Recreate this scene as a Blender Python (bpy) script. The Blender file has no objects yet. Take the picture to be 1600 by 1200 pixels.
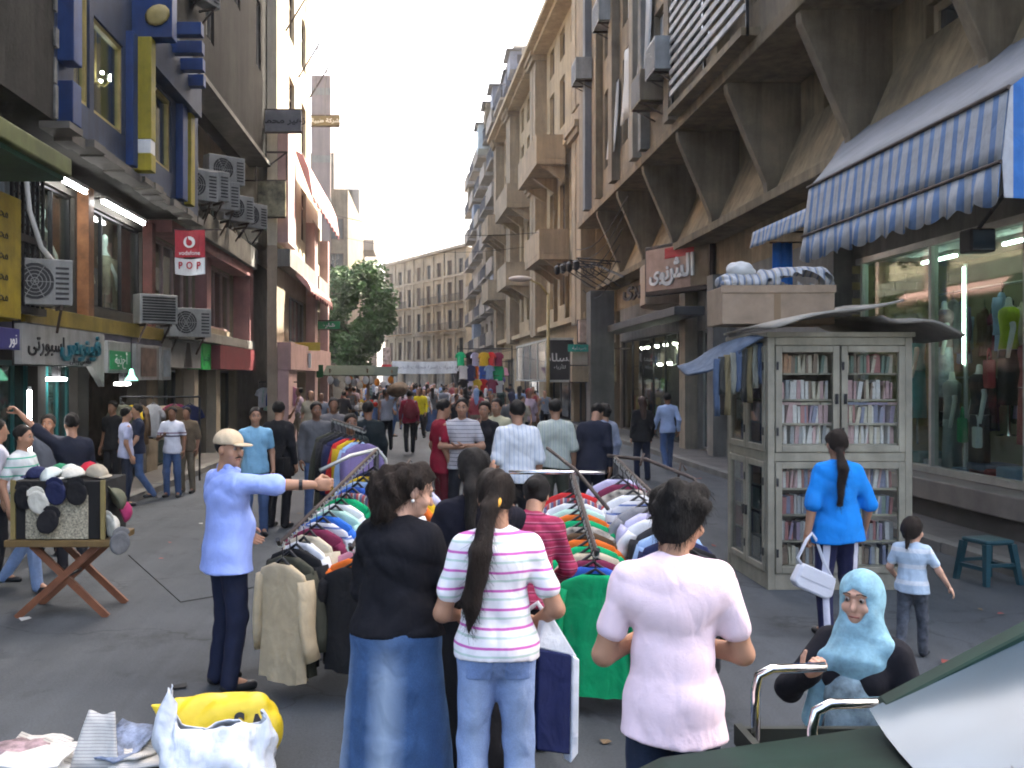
import bpy, bmesh, math, random
import numpy as np
from mathutils import Vector, Matrix
random.seed(7)
R = math.radians
C = bpy.context.scene.collection
S = bpy.context.scene

# ---------------------------------------------------------------- camera
FPX, VX, VY, CH = 1450.0, 670.0, 590.0, 2.1      # focal length in photo pixels, vanishing point, eye height
cam_d = bpy.data.cameras.new('camera'); cam = bpy.data.objects.new('camera', cam_d); C.objects.link(cam)
cam_d.sensor_width = 36; cam_d.lens = FPX/1600*36
cam_d.shift_x = (800-VX)/1600; cam_d.shift_y = (VY-600)/1600
cam_d.clip_end = 2000; cam_d.clip_start = .05
cam.location = (0, 0, CH); cam.rotation_euler = (R(90), 0, 0)
S.camera = cam
cam_d.dof.use_dof = False

# ---------------------------------------------------------------- sky, sun, exposure
SUN_AZ, SUN_EL = 50, 50            # degrees right of the street axis, degrees up
W = bpy.data.worlds.new('World'); S.world = W; W.use_nodes = True
nt = W.node_tree; bg = nt.nodes['Background']
sky = nt.nodes.new('ShaderNodeTexSky'); sky.sky_type = 'NISHITA'; sky.sun_disc = False
sky.sun_elevation = R(SUN_EL); sky.sun_rotation = R(SUN_AZ)
sky.altitude = 20; sky.air_density = 1.0; sky.dust_density = 10.0; sky.ozone_density = .2
nt.links.new(sky.outputs[0], bg.inputs[0]); bg.inputs[1].default_value = .15
sd = bpy.data.lights.new('sun', 'SUN'); sun = bpy.data.objects.new('sun', sd); C.objects.link(sun)
sd.energy = 3.6; sd.angle = R(.5); sd.color = (1, .93, .82)
sv = Vector((math.sin(R(SUN_AZ))*math.cos(R(SUN_EL)), math.cos(R(SUN_AZ))*math.cos(R(SUN_EL)), math.sin(R(SUN_EL))))
sun.rotation_euler = sv.to_track_quat('Z', 'Y').to_euler(); sun.location = (30, 30, 60)
S.view_settings.view_transform = 'Standard'; S.view_settings.look = 'None'
S.view_settings.exposure = 2.95; S.view_settings.gamma = 1; S.view_settings.use_curve_mapping = False
S.cycles.max_bounces = 5; S.cycles.diffuse_bounces = 3; S.cycles.glossy_bounces = 2
S.cycles.transmission_bounces = 4; S.cycles.transparent_max_bounces = 8
S.cycles.filter_width = 1.9; S.cycles.use_denoising = True; S.cycles.sample_clamp_indirect = 4
S.cycles.use_adaptive_sampling = True; S.cycles.adaptive_threshold = .035

# ================================================================ helpers
def at(px, py, Y):            # the place at distance Y that the photo shows at (px, py)
    return Vector(((px-VX)/FPX*Y, Y, CH-(py-VY)/FPX*Y))
def gY(py): return FPX*CH/(py-VY)

MATS = {}
def srgb(r, g, b):
    f = lambda c: (c/255/12.92) if c/255 <= .04045 else ((c/255+.055)/1.055)**2.4
    return (f(r), f(g), f(b))
def _new(name):
    m = bpy.data.materials.new(name); m.use_nodes = True
    return m, m.node_tree, m.node_tree.nodes['Principled BSDF']
def _pos(nt, space, scale):
    if space == 'world':
        g = nt.nodes.new('ShaderNodeNewGeometry'); out = g.outputs['Position']
    else:
        g = nt.nodes.new('ShaderNodeTexCoord'); out = g.outputs['Object']
    mp = nt.nodes.new('ShaderNodeMapping'); mp.inputs['Scale'].default_value = scale
    nt.links.new(out, mp.inputs[0]); return mp.outputs[0]
def _noise(nt, vec, scale, detail=4, rough=.6):
    n = nt.nodes.new('ShaderNodeTexNoise'); n.inputs['Scale'].default_value = scale
    n.inputs['Detail'].default_value = detail; n.inputs['Roughness'].default_value = rough
    nt.links.new(vec, n.inputs['Vector']); return n.outputs[0]
def _ramp(nt, fac, stops, interp='LINEAR'):
    r = nt.nodes.new('ShaderNodeValToRGB'); r.color_ramp.interpolation = interp
    e = r.color_ramp.elements
    while len(e) < len(stops): e.new(.5)
    for k, (p, c) in enumerate(stops):
        e[k].position = p; e[k].color = (c[0], c[1], c[2], 1) if hasattr(c, '__len__') else (c, c, c, 1)
    nt.links.new(fac, r.inputs[0]); return r.outputs[0]
def _mix(nt, a, b, fac=1.0, mode='MULTIPLY'):
    m = nt.nodes.new('ShaderNodeMix'); m.data_type = 'RGBA'; m.blend_type = mode
    for s, v in ((m.inputs[0], fac), (m.inputs[6], a), (m.inputs[7], b)):
        if hasattr(v, 'links') or isinstance(v, bpy.types.NodeSocket): nt.links.new(v, s)
        elif hasattr(v, '__len__'): s.default_value = (v[0], v[1], v[2], 1)
        else: s.default_value = v
    return m.outputs[2]
def mat(name, col=None, rough=.75, var=.22, scale=3.0, bump=.0, bscale=None, metal=0, spec=.35, streak=0, grime=0, space='world', stretch=(1, 1, 1), emit=0, sheen=0):
    if name in MATS: return MATS[name]
    m, nt, b = _new(name)
    b.inputs['Roughness'].default_value = rough; b.inputs['Metallic'].default_value = metal
    b.inputs['Specular IOR Level'].default_value = spec
    if emit:
        b.inputs['Emission Color'].default_value = (*col, 1); b.inputs['Emission Strength'].default_value = emit
        b.inputs['Base Color'].default_value = (*col, 1); MATS[name] = m; return m
    v = _pos(nt, space, stretch)
    f = _noise(nt, v, scale, 5, .65)
    c = _mix(nt, col, _ramp(nt, f, [(.25, 1-var*1.6), (.75, 1+var*.5)]))
    if streak:
        f2 = _noise(nt, _pos(nt, space, (1.6, 1.6, .12)), 2.2, 6, .7)
        c = _mix(nt, c, _ramp(nt, f2, [(.35, 1-streak), (.62, 1.0)]))
    if grime:
        f3 = _noise(nt, _pos(nt, space, (1, 1, 1)), .55, 7, .72)
        c = _mix(nt, c, _ramp(nt, f3, [(.36, 1-grime), (.6, 1.0)]))
    nt.links.new(c, b.inputs['Base Color'])
    if sheen: b.inputs['Sheen Weight'].default_value = sheen
    if bump:
        bn = nt.nodes.new('ShaderNodeBump'); bn.inputs['Strength'].default_value = min(1, bump); bn.inputs['Distance'].default_value = .02
        nt.links.new(_noise(nt, v, bscale or scale*6, 6, .7), bn.inputs['Height']); nt.links.new(bn.outputs[0], b.inputs['Normal'])
    MATS[name] = m; return m
def glass(name, col=(.02, .025, .03), rough=.06, spec=.6):
    if name in MATS: return MATS[name]
    m, nt, b = _new(name)
    f = _noise(nt, _pos(nt, 'world', (1, 1, 1)), .8, 3)
    nt.links.new(_mix(nt, col, _ramp(nt, f, [(.3, .5), (.7, 1.8)])), b.inputs['Base Color'])
    b.inputs['Roughness'].default_value = rough; b.inputs['Specular IOR Level'].default_value = spec
    MATS[name] = m; return m
def clear_glass(name, tint=(.85, .93, .9), refl=.02, ior=1.45):
    if name in MATS: return MATS[name]
    m = bpy.data.materials.new(name); m.use_nodes = True; nt = m.node_tree; nt.nodes.clear()
    o = nt.nodes.new('ShaderNodeOutputMaterial'); mx = nt.nodes.new('ShaderNodeMixShader')
    t = nt.nodes.new('ShaderNodeBsdfTransparent'); t.inputs[0].default_value = (*tint, 1)
    g = nt.nodes.new('ShaderNodeBsdfGlossy'); g.inputs['Roughness'].default_value = .03
    lw = nt.nodes.new('ShaderNodeLayerWeight'); lw.inputs[0].default_value = .5
    pw_ = nt.nodes.new('ShaderNodeMath'); pw_.operation = 'POWER'; pw_.inputs[1].default_value = 4.5; nt.links.new(lw.outputs['Facing'], pw_.inputs[0])
    ad = nt.nodes.new('ShaderNodeMath'); ad.operation = 'ADD'; ad.use_clamp = True; ad.inputs[1].default_value = refl+.025; nt.links.new(pw_.outputs[0], ad.inputs[0]); nt.links.new(ad.outputs[0], mx.inputs[0])
    nt.links.new(t.outputs[0], mx.inputs[1]); nt.links.new(g.outputs[0], mx.inputs[2]); nt.links.new(mx.outputs[0], o.inputs[0])
    MATS[name] = m; return m
def stripes(name, axis, stops, period, base_rough=.85, wob=.0, offset=0):
    """cloth printed with bands: axis 0/1/2 of the object's own coordinates, stops = [(pos, colour)]"""
    if name in MATS: return MATS[name]
    m, nt, b = _new(name); b.inputs['Roughness'].default_value = base_rough; b.inputs['Specular IOR Level'].default_value = .2
    tc = nt.nodes.new('ShaderNodeTexCoord'); sp = nt.nodes.new('ShaderNodeSeparateXYZ'); nt.links.new(tc.outputs['Object'], sp.inputs[0])
    v = sp.outputs[axis]
    if wob:
        n = _noise(nt, tc.outputs['Object'], 5, 2); ma = nt.nodes.new('ShaderNodeMath'); ma.operation = 'MULTIPLY_ADD'
        nt.links.new(n, ma.inputs[0]); ma.inputs[1].default_value = wob; nt.links.new(v, ma.inputs[2]); v = ma.outputs[0]
    d = nt.nodes.new('ShaderNodeMath'); d.operation = 'MULTIPLY_ADD'; nt.links.new(v, d.inputs[0]); d.inputs[1].default_value = 1/period; d.inputs[2].default_value = offset+50
    f = nt.nodes.new('ShaderNodeMath'); f.operation = 'FRACT'; nt.links.new(d.outputs[0], f.inputs[0])
    c = _ramp(nt, f.outputs[0], stops, 'CONSTANT')
    nt.links.new(_mix(nt, c, _ramp(nt, _noise(nt, tc.outputs['Object'], 9, 4), [(.3, .85), (.7, 1.05)])), b.inputs['Base Color'])
    folds(m); MATS[name] = m; return m
def cloth(name, col, var=.12, rough=.9, bump=.15, scale=10):
    if 'cloth '+name in MATS: return MATS['cloth '+name]
    m = mat('cloth '+name, col, rough, var, scale, bump, 90, spec=.15, space='object'); folds(m); return m
def folds(m, strength=.42):          # crumpled folds as relief
    nt = m.node_tree; b = nt.nodes['Principled BSDF']; tc = nt.nodes.new('ShaderNodeTexCoord'); mp = nt.nodes.new('ShaderNodeMapping'); mp.inputs['Scale'].default_value = (1.25, 1.25, .8); nt.links.new(tc.outputs['Object'], mp.inputs[0])
    n = nt.nodes.new('ShaderNodeTexNoise'); n.inputs['Scale'].default_value = 6.0; n.inputs['Detail'].default_value = 2.5; n.inputs['Distortion'].default_value = .5; nt.links.new(mp.outputs[0], n.inputs['Vector'])
    bn = nt.nodes.new('ShaderNodeBump'); bn.inputs['Strength'].default_value = strength; bn.inputs['Distance'].default_value = .06; nt.links.new(n.outputs[0], bn.inputs['Height'])
    if b.inputs['Normal'].links: nt.links.new(b.inputs['Normal'].links[0].from_socket, bn.inputs['Normal'])
    nt.links.new(bn.outputs[0], b.inputs['Normal'])

class MB:
    def __init__(s): s.v = []; s.f = []; s.m = []; s.mi = 0
    def add(s, vs, fs):
        o = len(s.v); s.v += [tuple(p) for p in vs]; s.f += [tuple(i+o for i in f) for f in fs]; s.m += [s.mi]*len(fs); return s
    def box(s, x0, x1, y0, y1, z0, z1, T=None):
        if x0 > x1: x0, x1 = x1, x0
        if y0 > y1: y0, y1 = y1, y0
        if z0 > z1: z0, z1 = z1, z0
        vs = [Vector(p) for p in ((x0, y0, z0), (x1, y0, z0), (x1, y1, z0), (x0, y1, z0), (x0, y0, z1), (x1, y0, z1), (x1, y1, z1), (x0, y1, z1))]
        if T is not None: vs = [T @ p for p in vs]
        return s.add(vs, [(3, 2, 1, 0), (4, 5, 6, 7), (0, 1, 5, 4), (1, 2, 6, 5), (2, 3, 7, 6), (3, 0, 4, 7)])
    def bar(s, a, b, w, h, up=(0, 0, 1)):          # a beam from a to b
        a, b = Vector(a), Vector(b); d = (b-a); L = d.length; d.normalize(); u = Vector(up)
        if abs(d.dot(u)) > .98: u = Vector((0, 1, 0))
        x = d.cross(u).normalized(); z = x.cross(d)
        T = Matrix(((x.x, d.x, z.x, a.x), (x.y, d.y, z.y, a.y), (x.z, d.z, z.z, a.z), (0, 0, 0, 1)))
        return s.box(-w/2, w/2, 0, L, -h/2, h/2, T)
    def tube(s, pts, r, n=8, r2=None, flat=1.0):
        pts = [Vector(p) for p in pts]; m = len(pts); rings = []; prev = None
        for i, p in enumerate(pts):
            t = (pts[min(i+1, m-1)]-pts[max(i-1, 0)]).normalized()
            if prev is None:
                u = Vector((0, 0, 1)) if abs(t.z) < .9 else Vector((1, 0, 0)); x = t.cross(u).normalized()
            else: x = (prev-t*prev.dot(t)).normalized()
            prev = x; y = t.cross(x); rr = r if r2 is None else r+(r2-r)*i/(m-1)
            if isinstance(r, (list, tuple)): rr = r[i]
            rings.append([p+x*math.cos(2*math.pi*k/n)*rr+y*math.sin(2*math.pi*k/n)*rr*flat for k in range(n)])
        vs = [q for g in rings for q in g]; fs = []
        for i in range(m-1):
            for k in range(n): fs.append((i*n+k, i*n+(k+1) % n, (i+1)*n+(k+1) % n, (i+1)*n+k))
        fs.append(tuple(reversed(range(n)))); fs.append(tuple((m-1)*n+k for k in range(n)))
        return s.add(vs, fs)
    def lathe(s, prof, n=16, c=(0, 0, 0), T=None):
        vs = []; fs = []; m = len(prof)
        for r, z in prof:
            for k in range(n):
                p = Vector((r*math.cos(2*math.pi*k/n), r*math.sin(2*math.pi*k/n), z))
                vs.append((T @ p if T is not None else p)+Vector(c))
        for i in range(m-1):
            for k in range(n): fs.append((i*n+k, i*n+(k+1) % n, (i+1)*n+(k+1) % n, (i+1)*n+k))
        fs.append(tuple(reversed(range(n)))); fs.append(tuple((m-1)*n+k for k in range(n)))
        return s.add(vs, fs)
    def prism(s, poly, f0, f1):                     # poly of 2d points, f0/f1 map (u,v)->3d for the two ends
        n = len(poly); vs = [f0(*p) for p in poly]+[f1(*p) for p in poly]
        fs = [tuple(range(n)), tuple(reversed(range(n, 2*n)))]+[(i, i+n, (i+1) % n+n, (i+1) % n) for i in range(n)]
        return s.add(vs, fs)
    def sphere(s, c, r, n=12, m=8, sc=(1, 1, 1)):
        vs = []; fs = []
        for i in range(1, m):
            for k in range(n):
                a = math.pi*i/m; b = 2*math.pi*k/n
                vs.append((c[0]+r*sc[0]*math.sin(a)*math.cos(b), c[1]+r*sc[1]*math.sin(a)*math.sin(b), c[2]+r*sc[2]*math.cos(a)))
        vs += [(c[0], c[1], c[2]+r*sc[2]), (c[0], c[1], c[2]-r*sc[2])]; t = (m-1)*n
        for i in range(m-2):
            for k in range(n): fs.append((i*n+k, (i+1)*n+k, (i+1)*n+(k+1) % n, i*n+(k+1) % n))
        for k in range(n):
            fs.append((t, k, (k+1) % n)); fs.append((t+1, (m-2)*n+(k+1) % n, (m-2)*n+k))
        return s.add(vs, fs)
    def wall(s, u0, u1, z0, z1, th, ops=(), y=0):     # wall in the local x-z plane, front at y, openings (a,b,c,d)
        us = sorted({u0, u1, *[o[0] for o in ops], *[o[1] for o in ops]}); zs = sorted({z0, z1, *[o[2] for o in ops], *[o[3] for o in ops]})
        us = [u for u in us if u0 <= u <= u1]; zs = [z for z in zs if z0 <= z <= z1]
        hole = lambda u, z: any(o[0] < u < o[1] and o[2] < z < o[3] for o in ops)
        for i in range(len(us)-1):
            j = 0
            while j < len(zs)-1:
                cu = (us[i]+us[i+1])/2
                if hole(cu, (zs[j]+zs[j+1])/2): j += 1; continue
                k = j
                while k+1 < len(zs)-1 and not hole(cu, (zs[k+1]+zs[k+2])/2): k += 1
                a, b, c, d = us[i], us[i+1], zs[j], zs[k+1]
                s.add([(a, y, c), (b, y, c), (b, y, d), (a, y, d)], [(1, 0, 3, 2)]); s.add([(a, y-th, c), (b, y-th, c), (b, y-th, d), (a, y-th, d)], [(0, 1, 2, 3)])
                j = k+1
        for a, b, c, d in ops:
            s.add([(a, y, c), (b, y, c), (b, y-th, c), (a, y-th, c)], [(0, 1, 2, 3)]); s.add([(a, y, d), (b, y, d), (b, y-th, d), (a, y-th, d)], [(3, 2, 1, 0)])
            s.add([(a, y, c), (a, y, d), (a, y-th, d), (a, y-th, c)], [(3, 2, 1, 0)]); s.add([(b, y, c), (b, y, d), (b, y-th, d), (b, y-th, c)], [(0, 1, 2, 3)])
        s.add([(u0, y, z0), (u0, y, z1), (u0, y-th, z1), (u0, y-th, z0)], [(0, 1, 2, 3)]); s.add([(u1, y, z0), (u1, y, z1), (u1, y-th, z1), (u1, y-th, z0)], [(3, 2, 1, 0)])
        s.add([(u0, y, z1), (u1, y, z1), (u1, y-th, z1), (u0, y-th, z1)], [(0, 3, 2, 1)][::1])
        return s
    def mesh(s, name, mats, smooth=False):
        me = bpy.data.meshes.new(name); me.from_pydata(s.v, [], s.f)
        for m in (mats if isinstance(mats, (list, tuple)) else [mats]): me.materials.append(m)
        if any(s.m): me.polygons.foreach_set('material_index', s.m)
        if smooth: me.polygons.foreach_set('use_smooth', [True]*len(s.f))
        me.update(); return me
    def build(s, name, mats, parent=None, smooth=False, bevel=0, loc=None):
        return link(name, s.mesh(name, mats, smooth), parent, loc, bevel)
def link(name, me, parent=None, loc=None, bevel=0, rot=None):
    o = bpy.data.objects.new(name, me); C.objects.link(o)
    if parent is not None: o.parent = parent
    if loc is not None: o.location = loc
    if rot is not None: o.rotation_euler = rot
    if bevel:
        b = o.modifiers.new('bevel', 'BEVEL'); b.width = bevel; b.segments = 2; b.limit_method = 'ANGLE'; b.angle_limit = R(40)
    return o
def tag(o, label=None, cat=None, group=None, kind=None):
    if label: o['label'] = label
    if cat: o['category'] = cat
    if group: o['group'] = group
    if kind: o['kind'] = kind
    return o
def thing(name, label, cat, loc=(0, 0, 0), rotz=0, group=None):
    o = bpy.data.objects.new(name, None); C.objects.link(o); o.location = loc; o.rotation_euler = (0, 0, rotz)
    return tag(o, label, cat, group)
def boxes(name, lst, m, parent=None, bevel=0): return [box(name, d, m, parent, bevel) for d in lst]
def box(name, dims, m, parent=None, bevel=0):
    return MB().box(*dims).build(name, m, parent, bevel=bevel)

# joined Arabic letters for the default font
_AR = {'ا': (0xFE8D, 2), 'أ': (0xFE83, 2), 'ب': (0xFE8F, 4), 'ة': (0xFE93, 2), 'ت': (0xFE95, 4), 'ج': (0xFE9D, 4), 'ح': (0xFEA1, 4), 'خ': (0xFEA5, 4), 'د': (0xFEA9, 2), 'ر': (0xFEAD, 2),
       'ز': (0xFEAF, 2), 'س': (0xFEB1, 4), 'ش': (0xFEB5, 4), 'ص': (0xFEB9, 4), 'ط': (0xFEC1, 4), 'ع': (0xFEC9, 4), 'ف': (0xFED1, 4), 'ق': (0xFED5, 4), 'ك': (0xFED9, 4),
       'ل': (0xFEDD, 4), 'م': (0xFEE1, 4), 'ن': (0xFEE5, 4), 'ه': (0xFEE9, 4), 'و': (0xFEED, 2), 'ى': (0xFEEF, 2), 'ي': (0xFEF1, 4)}
def arabic(t):
    out = ''
    for i, c in enumerate(t):
        if c not in _AR: out += c; continue
        code, n = _AR[c]; prev = i > 0 and t[i-1] in _AR and _AR[t[i-1]][1] == 4; nxt = n == 4 and i+1 < len(t) and t[i+1] in _AR
        out += chr(code+(3 if prev and nxt else 2 if nxt else 1 if prev else 0))
    return out[::-1]
def lettering(body, size, m, parent, loc, rot, extrude=.008, sx=1, fat=0, name='lettering'):
    cu = bpy.data.curves.new(name, 'FONT'); cu.body = arabic(body) if any(c in _AR for c in body) else body
    cu.size = size; cu.extrude = extrude; cu.align_x = 'CENTER'; cu.align_y = 'CENTER'; cu.offset = fat; cu.materials.append(m)
    o = bpy.data.objects.new(name, cu); C.objects.link(o)
    me = bpy.data.meshes.new_from_object(o.evaluated_get(bpy.context.evaluated_depsgraph_get())); me.name = name
    bpy.data.objects.remove(o); me.transform(Matrix.Diagonal((sx, 1, 1, 1)))
    return link(name, me, parent, loc, 0, rot)
FACE_OUT = (R(90), 0, R(180))       # lettering that reads from the outward (+y) side of a facade

WIN = {}
def window(parent, u0, u1, z0, z1, y=-.12, frame=None, pane=None, style='2', sill=None, name='window', fw=.06):
    """window part (frame mesh) with its pane(s) as sub-parts; shares mesh data between equal windows"""
    w, h = round(u1-u0, 2), round(z1-z0, 2); key = (w, h, style, frame.name, pane.name, fw)
    if key not in WIN:
        b = MB(); b.box(0, fw, -.05, .03, 0, h).box(w-fw, w, -.05, .03, 0, h).box(fw, w-fw, -.05, .03, 0, fw).box(fw, w-fw, -.05, .03, h-fw, h)
        n = int(style[0])
        for k in range(1, n): b.box(w*k/n-fw*.4, w*k/n+fw*.4, -.045, .025, fw, h-fw)
        if 't' in style: b.box(fw, w-fw, -.04, .02, h*.7-fw*.35, h*.7+fw*.35)
        p = MB()
        if 's' in style:                               # louvred shutters
            nl = max(4, int(h/.12)); b2 = p
            for i in range(nl):
                zc = fw+(h-2*fw)*(i+.5)/nl
                p.add([(fw, -.02, zc-.05), (w-fw, -.02, zc-.05), (w-fw, .012, zc-.03), (fw, .012, zc-.03), (fw, -.02, zc+.05), (w-fw, -.02, zc+.05)], [(0, 3, 2, 1), (3, 4, 5, 2), (0, 1, 5, 4)])
        else: p.box(fw*.5, w-fw*.5, -.025, -.01, fw*.5, h-fw*.5)
        WIN[key] = (b.mesh(name, frame), p.mesh('shutter' if 's' in style else 'pane', pane))
    f, p = WIN[key]
    o = link(name, f, parent, (u0, y, z0)); link(p.name.split('.')[0], p, o)
    if sill is not None: MB().box(-.08, w+.08, -.05, -y+.1, -.08, -.002).build('sill', sill, o)
    return o

# ================================================================ materials of the place
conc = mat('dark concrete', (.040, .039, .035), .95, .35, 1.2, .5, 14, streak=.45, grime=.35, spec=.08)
conc_l = mat('light concrete', (.23, .22, .195), .9, .22, 1.5, .35, 14, streak=.3, grime=.25)
brownc = mat('brown render', (.27, .205, .12), .9, .28, 1.0, .35, 16, streak=.4, grime=.3)
greyc = mat('grey render', (.265, .21, .14), .9, .25, 1.0, .35, 16, streak=.35, grime=.25)
ochre = mat('ochre stucco', (.45, .335, .195), .9, .2, .8, .3, 16, streak=.28, grime=.2)
ochre_d = mat('weathered ochre stucco', (.34, .26, .165), .9, .2, .8, .3, 16, streak=.3, grime=.25)
cream = mat('cream stucco', (.62, .54, .40), .9, .15, .8, .25, 16, streak=.22, grime=.15)
pink = mat('pink paint', (.33, .15, .145), .75, .2, 2, .2, 20, streak=.25, grime=.2)
bluep = mat('blue paint', (.012, .045, .165), .55, .3, 2.5, .15, 20, streak=.3)
bluegrey = mat('blue grey paint', (.028, .047, .095), .7, .3, 2.5, .15, 20, streak=.35)
yellowp = mat('yellow paint', (.33, .27, .02), .6, .25, 3, .15, 20, streak=.3)
oliveg = mat('olive green paint', (.10, .115, .035), .7, .3, 2, .2, 14, streak=.3)
teal = mat('teal paint', (.01, .10, .10), .5, .3, 3)
white = mat('white paint', (.72, .72, .70), .6, .14, 3, .1, 20, streak=.18)
offw = mat('soiled white panel', (.31, .31, .295), .6, .25, 2, .1, 20, streak=.3, grime=.2)
alu = mat('aluminium', (.42, .42, .38), .45, .2, 3, metal=.55)
beigef = mat('beige painted metal frame', (.33, .30, .225), .55, .25, 4, .1, 30, streak=.25)
dmetal = mat('dark metal', (.03, .03, .032), .5, .3, 4, metal=.5)
rust = mat('rusty iron', (.075, .055, .045), .8, .4, 5, .2)
steel = mat('chromed steel', (.75, .75, .77), .12, .1, 6, metal=1)
wood = mat('dark wood', (.12, .055, .025), .6, .35, 6, .2, 30, stretch=(1, 1, .3))
redwood = mat('reddish timber', (.20, .075, .035), .6, .35, 5, .2, 30, space='object')
brownwin = mat('brown shutter', (.09, .06, .042), .7, .3, 4)
redp = mat('red paint', (.40, .015, .03), .5, .2, 4)
maroon = mat('maroon paint', (.14, .02, .025), .6, .25, 3)
greens = mat('green sign paint', (.02, .24, .09), .5, .2, 4)
vgreen = mat('bright green paint', (.03, .55, .10), .5, .15, 4)
black = mat('black paint', (.012, .012, .014), .5, .3, 4)
card = mat('cardboard', (.30, .22, .15), .85, .2, 4, .1)
rubber = mat('black rubber', (.014, .014, .014), .85, .2, 8)
dglass = glass('dark window glass'); bglass = glass('blue grey glass', (.035, .05, .065)); gglass = glass('greenish shop glass', (.02, .045, .04), .05)
cglass = clear_glass('clear pane'); kglass = clear_glass('kiosk pane', (.95, .96, .95), .0, 1.3); sglass = clear_glass('kiosk side pane', (.8, .85, .85), .12)
tube_m = mat('lit fluorescent tube', (1, 1, 1), emit=9); bulb_m = mat('lit bulb', (1, .93, .78), emit=14); green_l = mat('lit green lamp', (.25, .8, .5), emit=.5)
skin = mat('skin', (.36, .19, .115), .55, .12, 8, .08, 60, space='object'); skin_l = mat('light skin', (.50, .29, .20), .55, .1, 8, .08, 60, space='object')
skin_d = mat('brown skin', (.22, .105, .06), .55, .12, 8, .08, 60, space='object')

# ---------------------------------------------------------------- ground
def asphalt():
    m, nt, b = _new('worn asphalt'); v = _pos(nt, 'world', (1, 1, 1))
    base = _ramp(nt, _noise(nt, v, .35, 6, .65), [(.3, (.036, .042, .048)), (.55, (.056, .064, .071)), (.75, (.080, .088, .095))])
    fine = _ramp(nt, _noise(nt, v, 60, 3, .7), [(.3, .72), (.7, 1.22)])
    c = _mix(nt, base, fine)
    # long worn lanes and a repair seam along the street
    c = _mix(nt, c, _ramp(nt, _noise(nt, _pos(nt, 'world', (1.5, .05, 1)), 1.3, 4), [(.35, .78), (.65, 1.12)]))
    vo = nt.nodes.new('ShaderNodeTexVoronoi'); vo.feature = 'DISTANCE_TO_EDGE'; vo.inputs['Scale'].default_value = .45
    dn = nt.nodes.new('ShaderNodeVectorMath'); dn.operation = 'ADD'
    nz = nt.nodes.new('ShaderNodeTexNoise'); nz.inputs['Scale'].default_value = 1.8; nz.inputs['Detail'].default_value = 5; nt.links.new(v, nz.inputs['Vector'])
    nt.links.new(v, dn.inputs[0]); nt.links.new(nz.outputs['Color'], dn.inputs[1]); nt.links.new(dn.outputs[0], vo.inputs['Vector'])
    c = _mix(nt, c, _ramp(nt, vo.outputs['Distance'], [(0, .55), (.012, 1)]))
    c = _mix(nt, c, _ramp(nt, _noise(nt, v, 1.1, 7, .75), [(.33, .55), (.47, 1.0), (.7, 1.0), (.78, 1.25)]))
    nt.links.new(c, b.inputs['Base Color']); b.inputs['Roughness'].default_value = .82; b.inputs['Specular IOR Level'].default_value = .3
    bn = nt.nodes.new('ShaderNodeBump'); bn.inputs['Strength'].default_value = .35; bn.inputs['Distance'].default_value = .01
    nt.links.new(_noise(nt, v, 90, 4, .7), bn.inputs['Height']); nt.links.new(bn.outputs[0], b.inputs['Normal'])
    return m
tag(MB().add([(-300, -60, 0), (300, -60, 0), (300, 700, 0), (-300, 700, 0)], [(0, 1, 2, 3)]).build('road', asphalt()), 'grey worn asphalt street', kind='structure')
paving = mat('grimy paving slab', (.105, .10, .093), .85, .28, 2, .3, 20, grime=.3); kerb_m = mat('kerb stone', (.17, .165, .15), .85, .25, 2, .3, 20, grime=.3)
def pavement(name, x0, x1, y0, y1, kx):
    p = box(name, (x0, x1, y0, y1, -.05, .11), paving); p['kind'] = 'structure'
    rng = random.Random(3); y = y0; s = 1 if kx == x1 else -1; me = {}
    while y < min(y1, 60):
        L = round(rng.choice((.85, 1.0, 1.15)), 2)
        if L not in me: me[L] = MB().box(-.10, .10, .006, L-.006, -.05, .125).mesh('kerb_stone', kerb_m)
        link('kerb_stone', me[L], p, (kx+s*.105+rng.uniform(-.006, .006), y, rng.uniform(-.006, .006)), .012); y += L
pavement('pavement_left', -9, -5.15, 9, 46, -5.15); pavement('pavement_right', 6.35, 9.5, 4, 110, 6.35)
for (x, y, w, h, a) in ((1.9, 13.5, 1.8, 3.4, -.05), (-2.2, 15.5, 1.0, 5, .03)):
    MB().prism([(-w/2, -h/2), (w/2, -h/2*.9), (w/2*.92, h/2), (-w/2*.97, h/2*.95)], lambda u, v: (x+u*math.cos(a)-v*math.sin(a), y+u*math.sin(a)+v*math.cos(a), .004), lambda u, v: (x+u*math.cos(a)-v*math.sin(a), y+u*math.sin(a)+v*math.cos(a), -.02)).build('asphalt_patch', mat('newer asphalt', (.050, .052, .055), .85, .2, 1.5, .3, 80)).update_tag()
for o in [o for o in C.objects if o.name.startswith('asphalt_patch')]: o['kind'] = 'structure'

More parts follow.
